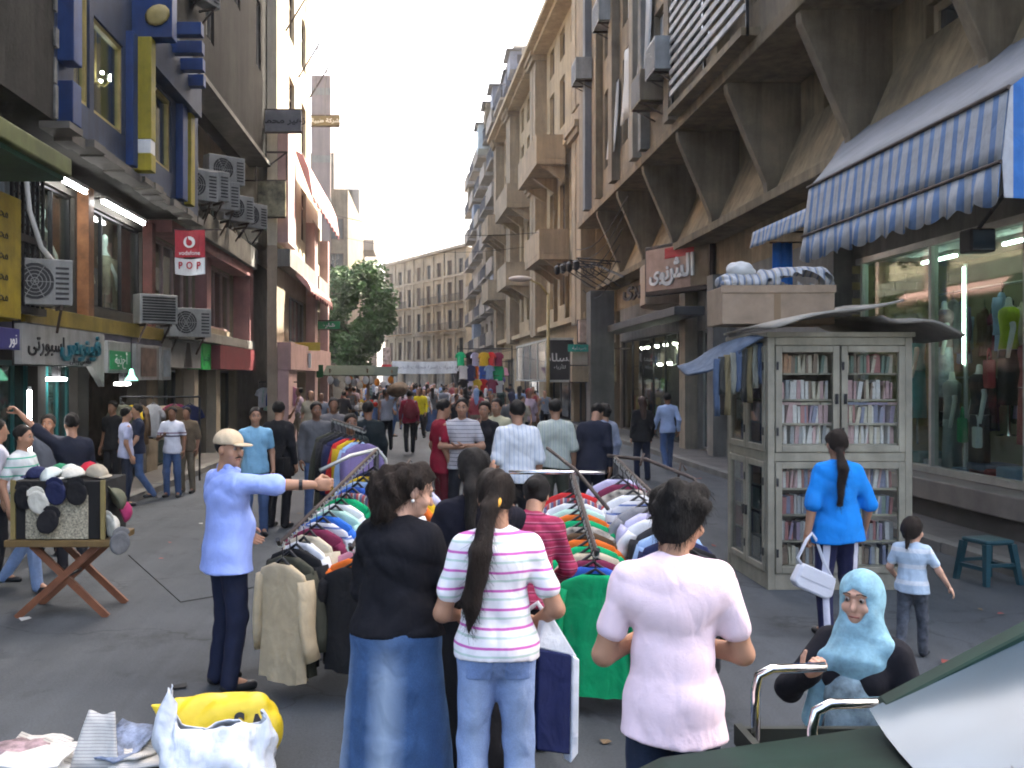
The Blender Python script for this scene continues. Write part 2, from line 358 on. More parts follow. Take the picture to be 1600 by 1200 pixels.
iron = mat('worn cast iron', (.05, .048, .045), .55, .35, 6, .2, metal=.4)
for k, (x, y, r_, lab) in enumerate(((1.6, 9.6, .30, 'round iron manhole cover behind the clothes racks'), (-.9, 17.5, .33, 'round iron manhole cover in mid street'))):
    t = thing('manhole_cover', lab, 'manhole cover', (x, y, 0), k); MB().lathe([(r_, .002), (r_, .008), (r_-.03, .010)], 28).build('frame', iron, t)
    for q in range(7): MB().box(-.8*r_*math.cos((q-3)/4), .8*r_*math.cos((q-3)/4), (q-3)*r_*.24-.016, (q-3)*r_*.24+.016, .0101, .016).build('rib', iron, t)
lit = MB(); rng = random.Random(19)
for k in range(150):
    x, y = rng.uniform(-4.6, 5.6), rng.choice((rng.uniform(5, 12), rng.uniform(8, 30))); a = rng.uniform(0, 6.28); w = rng.uniform(.015, .06); h_ = w*rng.uniform(.5, 1.2); lit.mi = rng.randrange(4); z = .006
    lit.add([(x+(u_*w*math.cos(a)-v_*h_*math.sin(a)), y+(u_*w*math.sin(a)+v_*h_*math.cos(a)), z+rng.uniform(0, .015)) for u_, v_ in ((-1, -1), (1, -1), (1, 1), (-1, 1))], [(0, 1, 2, 3)])
o = lit.build('litter', [mat('litter white', (.4, .4, .38), .8, .2, 5), mat('litter brown', (.13, .09, .05), .8, .2, 5), mat('litter dark', (.02, .02, .02), .8, .2, 5), mat('litter red', (.25, .05, .04), .8, .2, 5)]); o['kind'] = 'stuff'; o['label'] = 'scraps of paper and butts scattered on the road'
# ---------------------------------------------------------------- air conditioners (hang on walls: things of their own)
def ac_unit(loc, rotz, label, w=.85, h=.6, d=.34, z=0, m=None, group='air conditioners on the facades', split=True):
    t = thing('air_conditioner', label, 'air conditioner', loc, rotz, group); m = m or offw
    box('casing', (-w/2, w/2, 0, d, 0, h), m, t, .015)
    if split:
        g = MB(); cx = w*.12; r = h*.40
        for k in range(5): g.tube([(cx+r*(k+1)/5*math.cos(a*math.pi/9), d+.012, h/2+r*(k+1)/5*math.sin(a*math.pi/9)) for a in range(19)], .006, 5)
        for k in range(6): a = k*math.pi/3; g.bar((cx, d+.012, h/2), (cx+r*math.cos(a), d+.012, h/2+r*math.sin(a)), .01, .01)
        MB().lathe([(r, 0), (r, .006)], 20, (cx, d+.001, h/2), Matrix.Rotation(R(-90), 4, 'X')).build('fan_opening', black, t)
        g.build('fan_grille', offw, t)
        s = MB()
        for k in range(7): s.box(-w/2+.05, -w/2+.22, d, d+.008, h*.12+k*h*.11, h*.12+k*h*.11+.03)
        s.build('louvre', dmetal, t)
    else:
        s = MB()
        for k in range(9): s.box(-w/2+.05, w/2-.05, d, d+.01, h*.08+k*h*.095, h*.08+k*h*.095+.035)
        s.build('louvre', dmetal, t)
    for x in (-w*.32, w*.32): MB().box(x-.02, x+.02, -.12, d, -.05, -.002).bar((x, -.1, -.35), (x, d*.8, -.05), .03, .03).build('bracket', rust, t)
    return t
OUT_L, OUT_R = R(-90), R(90)      # local +y turned to face the street from the left / the right side

# ================================================================ LEFT SIDE
# --- near corner: raw concrete upper floors over an olive canopy
t = thing('corner_building', 'dark bare concrete upper storey above an olive canopy at the photo edge', 'building', (-4.4, 10.9, 0), OUT_L)
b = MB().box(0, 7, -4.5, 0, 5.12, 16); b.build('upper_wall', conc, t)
b = MB().box(0.9, 7, -4.5, -1.35, 0, 5.1); b.build('lower_wall', mat('dirty beige wall', (.25, .22, .15), .9, .3, 1.5, .3, 14, streak=.35, grime=.3), t)
c = MB().box(-.5, 7, -1.6, .02, 4.56, 4.78); c.build('canopy', oliveg, t, bevel=.02)
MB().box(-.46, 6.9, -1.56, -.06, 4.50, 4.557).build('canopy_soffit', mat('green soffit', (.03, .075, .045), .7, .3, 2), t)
edge = MB(); rng = random.Random(5)
for k in range(26): z = 5.15+k*.42; edge.box(-.03-rng.random()*.05, .02, -.25-rng.random()*.2, .01+rng.random()*.02, z, z+.2+rng.random()*.2)
edge.build('broken_edge', mat('crumbled concrete', (.12, .12, .115), .95, .4, 6, .6), t)['kind'] = 'stuff'
# yellow sign and blue sign on the corner
s = thing('shop_sign', 'tall yellow sign with dark Arabic lines at the photo edge', 'sign', (-5.35, 12.0, 0), OUT_L)
box('board', (0, 2.6, 0, .08, 2.85, 4.4), mat('yellow sign face', (.30, .22, .02), .5, .3, 3, streak=.3), s, .01)
for k in range(5): lettering('محلات النور للملابس', .2, black, s, (1.2, .085, 4.15-k*.26), FACE_OUT, .003)
s = thing('shop_sign', 'small dark blue sign under the yellow one at the photo edge', 'sign', (-5.30, 11.85, 0), OUT_L)
box('board', (0, 2.6, 0, .08, 2.45, 2.72), mat('navy sign face', (.03, .03, .13), .5, .2, 3), s, .01)
lettering('نور', .2, white, s, (.2, .085, 2.58), FACE_OUT, .003)
# --- blue shop building
BY = 19.4
t = thing('blue_building', 'building with blue bay, yellow piers and two storeys of lit shops', 'building', (-5.9, BY, 0), OUT_L); u = lambda Y: BY-Y
darkwall = mat('dark shop wall', (.06, .055, .047), .85, .3, 1.5, .2)
wallb = MB().wall(u(19.4), u(11.0), 0, 5.4, .25, [(u(14.0), u(12.6), .12, 2.35), (u(15.6), u(14.3), .12, 2.4), (u(18.9), u(16.1), .12, 2.3), (u(15.45), u(13.3), 3.35, 5.1), (u(19.1), u(15.9), 3.35, 5.1)])
wallb.build('wall', darkwall, t)
MB().box(u(19.38), u(11.02), -4, -2.2, 0, 5.38).build('shop_back_wall', mat('lightened shop interior', (.38, .30, .2), .9, .5, 2.5), t)  # wall colour lightened in place of lamp light inside the shop
MB().box(u(19.38), u(11.02), -2.19, -.26, 2.75, 2.95).build('shop_ceiling', darkwall, t)
MB().box(u(19.2), u(12.6), .0, .42, 2.86, 3.10).build('yellow_fascia', mat('faded yellow fascia', (.28, .20, .03), .6, .3, 1.5, streak=.3), t, bevel=.01)
MB().box(u(19.3), u(12.6), .0, .36, 2.74, 2.857).build('grey_fascia_strip', mat('grey violet strip', (.16, .15, .19), .6, .25, 2), t)
for (a, bq, z0, z1, m, nm) in ((12.75, 13.05, 3.12, 5.3, mat('orange panel', (.35, .10, .02), .5, .3, 3), 'post'), (15.55, 15.80, 3.12, 5.3, mat('orange white post', (.32, .14, .06), .5, .4, 4), 'post'), (19.12, 19.36, 3.12, 5.3, mat('red brown post', (.16, .05, .04), .5, .4, 4), 'post')):
    MB().box(u(bq), u(a), .005, .2, z0, z1).build(nm, m, t)
for a, bq, z0, z1 in ((13.3, 15.45, 3.35, 5.1), (15.9, 19.1, 3.35, 5.1)): window(t, u(bq), u(a), z0, z1, -.1, dmetal, cglass, '3', name='display_window', fw=.04)
for a, bq in ((12.6, 14.0), (14.3, 15.6)): window(t, u(bq), u(a), .12, 2.35, -.18, teal, gglass, '3', name='shop_door', fw=.07)
# overhanging bay
bay = MB().wall(u(19.3), u(11.9), 5.45, 8.6, .2, [(u(14.6), u(13.3), 5.9, 7.3), (u(13.13), u(12.54), 5.9, 7.6), (u(17.3), u(16.2), 5.9, 7.25)], y=1.1)
bay.build('bay_wall', bluegrey, t)
MB().box(u(19.3), u(11.9), -1, 1.09, 5.40, 5.447).build('bay_soffit', conc, t)
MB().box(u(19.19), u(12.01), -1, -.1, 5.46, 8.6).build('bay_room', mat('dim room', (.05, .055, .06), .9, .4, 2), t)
boxes('bay_side', [(u(19.28), u(19.2), .3, .89, 5.45, 8.6), (u(12.0), u(11.9), .3, .89, 5.45, 8.6)], bluep, t)
gold = mat('old gold frame', (.36, .28, .10), .5, .25, 4)
for a, bq, z0, z1, st in ((13.3, 14.6, 5.9, 7.3, '1'), (12.54, 13.13, 5.9, 7.6, '1'), (16.2, 17.3, 5.9, 7.25, '1')): window(t, u(bq), u(a), z0, z1, 1.03, gold, cglass, st, fw=.07)
for a, bq, n1, z0, z1, m in ((14.95, 15.2, 1.43, 5.95, 7.6, yellowp), (14.95, 15.2, 1.43, 5.44, 5.72, yellowp), (14.96, 15.2, 1.42, 5.721, 5.949, white), (14.7, 14.94, 1.22, 5.47, 7.6, bluep), (18.2, 18.5, 1.24, 5.5, 7.6, yellowp), (17.6, 17.95, 1.24, 5.5, 7.5, bluep), (12.0, 12.3, 1.31, 6.2, 8.5, bluep), (12.0, 12.3, 1.3, 5.4, 5.95, bluep)):
    MB().box(u(bq), u(a), 1.0, n1, z0, z1).build('pier', m, t, bevel=.012)
MB().box(u(15.3), u(15.0), 1.0, 1.75, 7.605, 8.5).build('header_board', bluep, t, bevel=.012)
T = Matrix.Translation((u(14.99), 1.52, 7.95)) @ Matrix.Rotation(R(90), 4, 'Y') @ Matrix.Rotation(R(25), 4, 'Z')
MB().lathe([(.16, 0), (.17, .02), (.12, .05)], 12, (0, 0, 0), T @ Matrix.Diagonal((1.0, 1.25, 1, 1))).build('gilded_plaque', gold, t, True)
for k in range(4): MB().box(u(16.1+k*.55), u(15.9+k*.55), 1.05, 2.0-k*.12, 7.98-k*.12, 8.2-k*.12).build('fin', bluep, t, bevel=.01)
MB().box(u(18.6), u(15.4), 1.12, 1.35, 7.3, 7.97).build('header_panel', bluegrey, t)
ledge = MB(); rng = random.Random(2)
for k in range(16): Y = 11.9+k*.47; ledge.box(u(Y+.46), u(Y), .9, 1.2+rng.uniform(-.06, .1), 5.28+rng.uniform(-.03, .03), 5.395)
ledge.build('crumbling_ledge', mat('dirty ledge', (.12, .112, .1), .9, .3, 2, .4), t)['kind'] = 'stuff'
# bulbs seen through the bay windows: a chandelier
ch = thing('chandelier', 'chandelier with small lit bulbs behind the blue bay windows', 'lamp', (-5.35, 14.9, 6.85))
g = MB().tube([(0, 0, 0), (0, 0, 1.2)], .015, 6)
for k in range(8): a = k*math.pi/4; g.tube([(0, 0, 0), (.15*math.cos(a), .15*math.sin(a), -.05), (.24*math.cos(a), .24*math.sin(a), .06)], .008, 5)
g.build('frame', gold, ch)
for k in range(8): a = k*math.pi/4; MB().sphere((.24*math.cos(a), .24*math.sin(a), .09), .028, 8, 6).build('bulb', bulb_m, ch, True)
# fluorescent tubes over the display windows
for a, bq, lab in ((13.15, 15.2, 'lit fluorescent tube above the first upper shop window'), (16.0, 18.3, 'lit fluorescent tube above the second upper shop window')):
    l = thing('tube_lamp', lab, 'lamp', (-5.62, (a+bq)/2, 5.13), 0, 'fluorescent tubes over the shop windows')
    MB().tube([(0, -(bq-a)/2, 0), (0, (bq-a)/2, 0)], .03, 8).build('tube', tube_m, l, True); box('batten', (-.05, .05, -(bq-a)/2, (bq-a)/2, .04, .10), white, l)
    for q in (-(bq-a)/2+.1, (bq-a)/2-.1): box('bracket', (-.28, .0, q-.02, q+.02, .06, .09), dmetal, l)
# posters and dressed busts behind the upper shop windows
POST = [mat('shop poster %d' % i, c, .6, .8, 2.5) for i, c in enumerate(((.30, .12, .10), (.38, .32, .22), (.16, .22, .18), (.42, .40, .36), (.25, .06, .08), (.10, .14, .22)))]
for k, (Y, z, w, h_) in enumerate(((13.5, 3.4, .5, 1.4), (14.1, 3.4, .45, .7), (14.6, 3.6, .6, 1.3), (16.2, 3.4, .5, .9), (16.8, 3.5, .55, 1.4), (17.5, 3.4, .5, .8), (18.1, 3.6, .6, 1.2), (18.7, 3.4, .4, 1.1))):
    o = box('poster', (-6.40, -6.38, Y, Y+w, z, z+h_), POST[k % 6]); tag(o, ('red', 'tan', 'grey green', 'cream', 'crimson', 'slate', 'second red', 'second tan')[k]+' poster board behind the upper shop windows', 'poster', 'poster boards in the upper shop windows')
for k, Y in enumerate((14.0, 14.9, 16.5, 17.8)):
    t = thing('shop_bust', ('white bust nearest the hose in the first upper window', 'white bust beside the orange post in the first upper window', 'white bust in the second upper window behind the banner', 'white bust farthest along the second upper window')[k], 'mannequin', (-6.22, Y, 3.4), 0, 'busts in the upper shop windows')
    MB().lathe([(.10, .35), (.15, .5), (.12, .75), (.17, 1.0), (.07, 1.12), (.055, 1.2), (.085, 1.28), (.08, 1.4), (.02, 1.45)], 14, (0, 0, 0), Matrix.Diagonal((.7, 1.1, 1, 1))).build('torso', white, t, True); MB().lathe([(.12, .3), (.175, .5), (.14, .75), (.185, 1.0), (.1, 1.06)], 14, (0, 0, 0), Matrix.Diagonal((.72, 1.1, 1, 1))).build('garment', POST[(k*2+1) % 6], t, True)
    MB().tube([(0, 0, 0), (0, 0, .4)], .02, 6).build('stand', dmetal, t); MB().tube([(.02, .2, .95), (.1, .32, .7), (.15, .3, .4)], .035, 8).build('arm', white, t, True)
# dark lattice bay with a hose and an air conditioner
t = thing('lattice_screen', 'black wrought lattice screen bay beside the yellow sign', 'screen', (-5.38, 12.95, 0), OUT_L)
MB().box(0, .98, -.45, -.1, 3.0, 5.0).build('backing', mat('pale blind', (.20, .24, .26), .8, .3, 4, stretch=(6, 6, .2)), t)
for k in range(7): MB().box(k*.16, k*.16+.035, -.02, .02, 3.0, 5.0).build('upright', black, t)
for k in range(11):
    g = MB(); z = 3.05+k*.19
    for i in range(6): g.tube([(i*.16+.1+.05*math.cos(a*.7), 0, z+.06*math.sin(a*.7)) for a in range(10)], .012, 5)
    g.build('scroll', black, t)
boxes('rail', [(-.02, 1.02, -.05, .04, 3.9, 4.0), (-.02, 1.02, -.05, .04, 2.95, 3.05)], black, t)
h = MB().tube([(-5.30, 12.15, 5.0), (-5.25, 12.2, 4.3), (-5.2, 12.45, 3.85), (-5.2, 12.8, 3.72), (-5.25, 13.0, 3.7)], .035, 8); tag(h.build('hose', white, None, True), 'white drain hose curving down to the big air conditioner', 'hose')
ac_unit((-5.36, 12.75, 3.08), R(-150), 'large air conditioner with open fan under the white hose', .78, .62)
ac_unit((-5.30, 17.75, 3.12), OUT_L-R(50), 'box air conditioner under the red banner', .75, .55, split=False)
ac_unit((-5.15, 19.6, 2.95), OUT_L-R(55), 'pale air conditioner beside the grey building', .9, .6)
# white Arabic sign with pointed corner, green sign, picture signs
s = thing('shop_sign', 'big white Arabic sign with a pointed lower corner', 'sign', (-5.45, 15.3, 0), OUT_L)
MB().prism([(0.0, 1.95), (.55, 2.28), (3.1, 2.28), (3.1, 2.82), (0, 2.82)][::-1], lambda a, z: (a, .1, z), lambda a, z: (a, 0, z)).build('board', offw, s)
lettering('فينوس', .42, mat('teal lettering', (.01, .10, .13), .4, .1, 4), s, (1.05, .125, 2.58), FACE_OUT, .02, 1.35, .012); lettering('اسبورتى', .3, black, s, (2.3, .108, 2.56), FACE_OUT, .006, 1.3, .004)
lettering('ملابس رجالى', .12, black, s, (1.05, .106, 2.35), FACE_OUT, .004, 1.4)
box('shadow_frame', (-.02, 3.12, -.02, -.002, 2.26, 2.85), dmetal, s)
s = thing('shop_sign', 'green sign with pale stripes under the yellow fascia', 'sign', (-5.45, 16.75, 0), OUT_L)
box('board', (0, 1.2, 0, .08, 2.18, 2.72), offw, s, .01); box('green_field', (.06, 1.14, .081, .095, 2.24, 2.56), greens, s); lettering('أحذية', .22, white, s, (.6, .1, 2.4), FACE_OUT, .004, 1.4)
for k, (Ya, w, m, lab) in enumerate(((18.5, 1.5, mat('brown poster', (.16, .10, .07), .5, .6, 3), 'grey sign with a dark picture beside the green sign'), (19.35, .7, mat('blue grey poster', (.20, .24, .27), .5, .4, 3), 'small blue grey picture sign at the end of the yellow fascia'))):
    s = thing('shop_sign', lab, 'sign', (-5.45, Ya, 0), OUT_L); box('board', (0, w, 0, .08, 2.05, 2.72), offw, s, .01); box('picture', (w*.15, w*.8, .081, .09, 2.12, 2.66), m, s)
# hanging green lamp, door lamps
l = thing('hanging_lamp', 'lit green glass lamp hanging below the pointed white sign', 'lamp', (-5.0, 15.6, 2.05))
MB().lathe([(.11, 0), (.09, .04), (.045, .10), (.035, .18), (.015, .2)], 14).build('shade', green_l, l, True); MB().tube([(0, 0, .2), (0, 0, .72)], .01, 6).build('cord', black, l)
for (px, py, Y, lab) in ((268/1.0*0+88, 595, 14.6, 'small lit ceiling lamp in the teal shop door'), (191, 602, 17.5, 'small lit ceiling lamp in the dark shop behind the group')):
    p = at(px, py, Y); l = thing('ceiling_lamp', lab, 'lamp', p); box('diffuser', (-.12, .12, -.12, .12, 0, .05), tube_m, l, .01); box('mount', (-.05, .05, -.05, .05, .05, .6), dmetal, l)
# red banners (one in front, one reflected-looking behind)
def banner(x, y, z, w, h, label, rot):
    s = thing('hanging_banner', label, 'banner', (x, y, z), rot, 'red and white banners')
    def sheet(z0, z1, nm, m, off=0):
        n = 10; vs = []; fs = []
        for j in range(2):
            for i in range(n+1):
                q = i/n; vs.append((q*w-w/2, .03*math.sin(q*6+j)+off, (z0, z1)[j]-(.03*math.sin(q*math.pi) if z0 < .01 else 0)))
        for i in range(n): fs.append((i, i+1, n+2+i, n+1+i))
        o = MB().add(vs, fs).build(nm, m, s); so = o.modifiers.new('s', 'SOLIDIFY'); so.thickness = .006; return o
    sheet(h*.38, h, 'red_field', redp); sheet(0, h*.38-.004, 'white_field', white)
    ring = MB().lathe([(w*.19, 0), (w*.19, .012)], 20, (0, .05, h*.72), Matrix.Rotation(R(-90), 4, 'X')); ring.build('emblem_disc', white, s)
    MB().lathe([(w*.10, 0), (w*.10, .008)], 16, (0, .063, h*.70), Matrix.Rotation(R(-90), 4, 'X')).add([(-.01*w, .067, h*.74), (w*.11, .067, h*.72), (w*.06, .067, h*.86)], [(0, 1, 2)]).build('emblem_drop', redp, s)
    lettering('vodafone', w*.19, white, s, (0, .045, h*.47), FACE_OUT, .004); 
    for k, c in enumerate('POP'): lettering(c, w*.33, redp, s, (w*.3-k*w*.3, .045, h*.18), FACE_OUT, .004, .8, .004)
    MB().tube([(-w/2-.3, 0, h+.01), (w/2+.02, 0, h+.01)], .012, 6).build('rod', dmetal, s)
p = at(297, 428, 16.6); banner(p.x, p.y, p.z, .54, .78, 'red and white banner lettered POP in front of the upper shop windows', R(180))
# --- grey building
GY = 28.6
t = thing('grey_building', 'dark grey concrete building with pink framed shop windows and air conditioners', 'building', (-5.9, GY, 0), OUT_L); u = lambda Y: GY-Y
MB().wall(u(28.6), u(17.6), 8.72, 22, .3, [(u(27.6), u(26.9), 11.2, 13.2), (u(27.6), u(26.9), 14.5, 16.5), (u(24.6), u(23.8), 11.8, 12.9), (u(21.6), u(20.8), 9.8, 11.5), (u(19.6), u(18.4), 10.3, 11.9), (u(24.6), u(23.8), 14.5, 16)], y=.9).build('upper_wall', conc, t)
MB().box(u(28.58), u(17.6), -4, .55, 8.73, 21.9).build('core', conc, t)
for a, bq, z0, z1 in ((26.9, 27.6, 11.2, 13.2), (26.9, 27.6, 14.5, 16.5), (23.8, 24.6, 11.8, 12.9), (20.8, 21.6, 9.8, 11.5), (18.4, 19.6, 10.3, 11.9), (23.8, 24.6, 14.5, 16)): window(t, u(bq), u(a), z0, z1, .8, conc_l, bglass, '2')
MB().box(u(28.65), u(17.6), .35, 1.02, 8.6, 8.715).build('eave', conc_l, t)
MB().wall(u(28.6), u(19.42), 0, 8.59, .3, [(u(21.3), u(20.0), 6.4, 8.1), (u(23.6), u(22.2), 6.4, 8.1), (u(26.2), u(24.8), 6.4, 8.1), (u(28.2), u(27), 6.4, 8.1), (u(23.4), u(20.0), 3.45, 5.15), (u(27.8), u(23.9), 3.45, 5.15), (u(22.3), u(20.2), .1, 2.3), (u(24.6), u(22.8), .1, 2.3), (u(28.2), u(25.2), .1, 2.3)]).build('wall', greyc, t)
MB().box(u(28.5), u(19.5), -3, -2, 0, 8.5).build('room_back', mat('brown dim interior', (.12, .085, .055), .9, .5, 2), t)
for a, bq in ((20, 21.3), (22.2, 23.6), (24.8, 26.2), (27, 28.2)): window(t, u(bq), u(a), 6.4, 8.1, -.12, brownwin, bglass, '2')
for a, bq in ((20.0, 23.4), (23.9, 27.8)): window(t, u(bq), u(a), 3.45, 5.15, -.1, mat('pink grey frame', (.30, .2, .19), .6, .2, 3), cglass, '4', name='display_window', fw=.07)
MB().box(u(28.62), u(19.42), .0, .62, 5.42, 6.05).build('grey_band', conc_l, t, bevel=.02)
MB().box(u(28.6), u(19.5), .0, .5, 5.16, 5.417).build('pink_band', pink, t); boxes('pink_pier', [(u(28.6), u(28.0), 0, .5, 3.21, 5.157), (u(23.88), u(23.42), .0, .3, 3.21, 5.157)], pink, t)
MB().box(u(28.6), u(19.5), .0, .55, 2.95, 3.2).build('ledge', conc_l, t, bevel=.02)
MB().box(u(22.6), u(20.0), .0, .35, 2.32, 2.94).build('grey_sign_panel', mat('grey sign', (.25, .25, .24), .6, .25, 2), t)
MB().prism([(-.35, 2.34), (0.35, 2.34), (.12, 2.9), (-.12, 2.9)], lambda a, z: (u(21.4)+a, .358, z), lambda a, z: (u(21.4)+a, .352, z)).build('sign_notch', black, t)
MB().box(u(23.5), u(22.65), .0, .38, 2.3, 2.94).build('green_sign_panel', vgreen, t); MB().box(u(28.4), u(23.6), .0, .6, 2.32, 2.93).build('maroon_fascia', maroon, t)
lettering('خصم', .3, greens, t, (u(23.07), .385, 2.6), FACE_OUT, .004, 1)
boxes('shop_pillar', [(u(22.75), u(22.35), .001, .25, .1, 2.3), (u(25.15), u(24.65), .001, .25, .1, 2.3)], mat('tan stone', (.30, .25, .18), .8, .2, 2), t)
for a, bq in ((20.2, 22.3), (22.8, 24.6), (25.2, 28.2)): window(t, u(bq), u(a), .1, 2.3, -.22, dmetal, gglass, '3', name='shop_door')
for i, (px, py, Y, w, r, lab) in enumerate(((345, 290, 22.5, .95, OUT_L-R(50), 'highest of the air conditioners crowded under the grey eave'), (318, 315, 20.8, .95, OUT_L-R(50), 'air conditioner beside the yellow pier of the blue bay'), (338, 330, 21.8, .9, OUT_L-R(55), 'air conditioner below the highest one on the grey building'), (362, 348, 23.6, .9, OUT_L-R(45), 'air conditioner standing on the grey band, middle of the row'), (385, 358, 25.0, .9, OUT_L-R(40), 'air conditioner standing on the grey band, last before the pink building'), (300, 316, 20.0, .9, OUT_L-R(50), 'air conditioner partly hidden behind the yellow pier'), (342, 8, 19.8, .85, OUT_L-R(25), 'air conditioner high on the grey concrete wall'))):
    p = at(px, py, Y); ac_unit((max(p.x, -5.75) if i < 6 else -4.98, Y, p.z), r, lab, w, .66)
cab = MB(); rng = random.Random(9)
for k in range(7):
    y0 = 20+k*1.1; z = 6.2+rng.random()*.6; cab.tube([(-5.3, y0+i*.35, z-.25*math.sin(i/6*math.pi)-rng.random()*.05) for i in range(7)], .012, 5)
tag(cab.build('cable_run', rubber), 'tangle of black cables between air conditioners on the grey building', 'cable')
# --- pink building with canopies
PY = 40.6; sunlit_pink = mat('sunlit pink paint', (.47, .31, .29), .8, .15, 2, .2, 20, streak=.2)  # pink paint made paler to look sunlit; the sunlight is in the colour
t = thing('pink_building', 'sunlit cream building with pink piers and round pink canopies', 'building', (-4.7, PY, 0), OUT_L); u = lambda Y: PY-Y
ops = [(u(a+1.3), u(a), z, z+1.9) for a in (31.2, 34.2) for z in (7.2, 10.4, 13.6)]; ops2 = [(u(a+1.0), u(a), 6.9, 8.5) for a in (37.5, 39.2)]
MB().wall(u(36.9), u(28.7), 6.2, 22, .3, ops).build('upper_wall', cream, t); MB().wall(u(40.6), u(36.91), 6.2, 9.4, .3, ops2).build('lower_upper_wall', cream, t); ops += ops2
for a, bq, z0, z1 in ops: window(t, a, bq, z0, z1, -.14, brownwin, dglass, '2t')
MB().wall(u(40.6), u(28.7), 0, 6.19, .3, [(u(35.2), u(31), .1, 2.3), (u(40), u(36.6), .1, 2.3), (u(35.3), u(31.2), 3.3, 4.9), (u(39.9), u(36.6), 3.3, 4.9)]).build('wall', mat('beige shop wall', (.36, .29, .21), .85, .2, 1.5, streak=.25), t)
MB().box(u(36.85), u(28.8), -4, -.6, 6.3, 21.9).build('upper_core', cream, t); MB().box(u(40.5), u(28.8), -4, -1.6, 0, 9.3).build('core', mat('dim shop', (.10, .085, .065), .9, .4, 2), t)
for a, bq in ((31.2, 35.3), (36.6, 39.9)): window(t, u(bq), u(a), 3.3, 4.9, -.1, offw, bglass, '4', name='display_window', fw=.07)
for a, bq in ((31, 35.2), (36.6, 40)): window(t, u(bq), u(a), .1, 2.3, -.3, dmetal, gglass, '4', name='shop_door')
for a, bq in ((28.83, 30.6), (35.45, 36.35), (40.05, 40.55)): MB().box(u(bq), u(a), .001, .35, .0, 8.0 if a > 30 else 2.34).build('pier', sunlit_pink, t)
MB().box(u(30.55), u(28.85), .0, .33, 6.3, 10.4).build('pink_panel', sunlit_pink, t)
boxes('grey_band', [(u(35.4), u(28.8), .002, .4, 5.55, 6.1), (u(40.0), u(36.4), .002, .4, 5.55, 6.1)], conc_l, t); MB().box(u(40.5), u(28.8), .002, .42, 2.35, 3.2).build('fascia', mat('pink fascia', (.40, .26, .24), .7, .2, 2), t)  # fascia pink also lightened, sunlight put into its colour
def canopy(Ya, Yb, z, d, h, nm='canopy'):
    n = 10; vs = []; fs = []
    prof = [(0, z+h), (d*.45, z+h*.9), (d*.8, z+h*.6), (d, z+.12), (d, z)]
    for i in range(n+1):
        q = i/n; sc = 1-.0*q
        for p, zz in prof: vs.append((u(Ya+(Yb-Ya)*q), p*sc+.3, zz))
    for i in range(n):
        for k in range(4): fs.append((i*5+k, i*5+k+1, i*5+6+k, i*5+5+k))
    fs += [tuple(range(5)), tuple(reversed(range(n*5, n*5+5)))]
    c = MB().add(vs, fs).build(nm, mat('pink canopy cloth', (.50, .28, .26), .8, .15, 2), t); so = c.modifiers.new('s', 'SOLIDIFY'); so.thickness = .03  # canopy pink lightened to match the sunlit look of the piers
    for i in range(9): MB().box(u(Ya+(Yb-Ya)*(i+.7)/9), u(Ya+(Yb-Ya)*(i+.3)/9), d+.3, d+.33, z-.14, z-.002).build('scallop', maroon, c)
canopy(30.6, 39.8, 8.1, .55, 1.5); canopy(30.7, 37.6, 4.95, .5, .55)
# flag poles
for k, (px, py, Y, lab) in enumerate(((425, 20, 30.5, 'highest flag pole on the cream facade'), (455, 95, 33.5, 'second flag pole on the cream facade'), (473, 130, 36.5, 'third flag pole on the cream facade'))):
    p = at(px, py, Y); f = thing('flag_pole', lab, 'flag pole', (-4.7, Y, p.z-.6)); MB().tube([(0, 0, 0), (.75, -.05, 1.2)], .03, 6).build('pole', rust, f)
    MB().tube([(.7, -.05, 1.15), (.62, -.05, .3), (.64, -.05, -.7)], .025, 5, .012).build('rolled_flag', mat('grey rag', (.2, .18, .17), .9, .2, 4), f)
# projecting signs
def hang_sign(px0, px1, py0, py1, Y, label, body, m, tm, size):
    a, b2 = at(px0, py0, Y), at(px1, py1, Y); w = b2.x-a.x; h = a.z-b2.z
    s = thing('projecting_sign', label, 'sign', (a.x, Y, b2.z), 0, 'projecting signs'); box('board', (0, w, 0, .12, 0, h), m, s, .01)
    lettering(body, size, tm, s, (w/2, -.008, h*.5), (R(90), 0, 0), .004, 1.3, .006)
    [MB().bar((-.8, .06, q), (w, .06, q), .04, .04).build('bracket', rust, s) for q in (h+.03, -.03)]; return s
hang_sign(414, 471, 172, 205, 28.2, 'dark grey Arabic sign projecting beside the grey building', 'زهير محمد', mat('grey sign face', (.16, .155, .16), .6, .2, 3), black, .25)
hang_sign(486, 531, 181, 196, 37.2, 'brown Arabic sign with pale letters projecting before the tower', 'شركة طبية', mat('brown sign face', (.16, .13, .07), .6, .2, 3), white, .21)
s = hang_sign(402, 446, 283, 338, 28.45, 'framed picture sign projecting under an iron frame', ' ', mat('picture sign', (.34, .30, .18), .5, .7, 2.2), black, .1)
MB().bar((-.05, .06, 1.12), (-.05, .06, 2.0), .05, .05).bar((.9, .06, 1.12), (.9, .06, 2.0), .05, .05).bar((-.05, .06, 1.98), (.9, .06, 1.98), .05, .05).bar((.4, .06, 1.6), (.9, .06, 1.98), .04, .04).build('iron_frame', rust, s)
s = hang_sign(496, 531, 502, 514, 37, 'small green street sign in front of the tree', 'شارع', greens, white, .2)
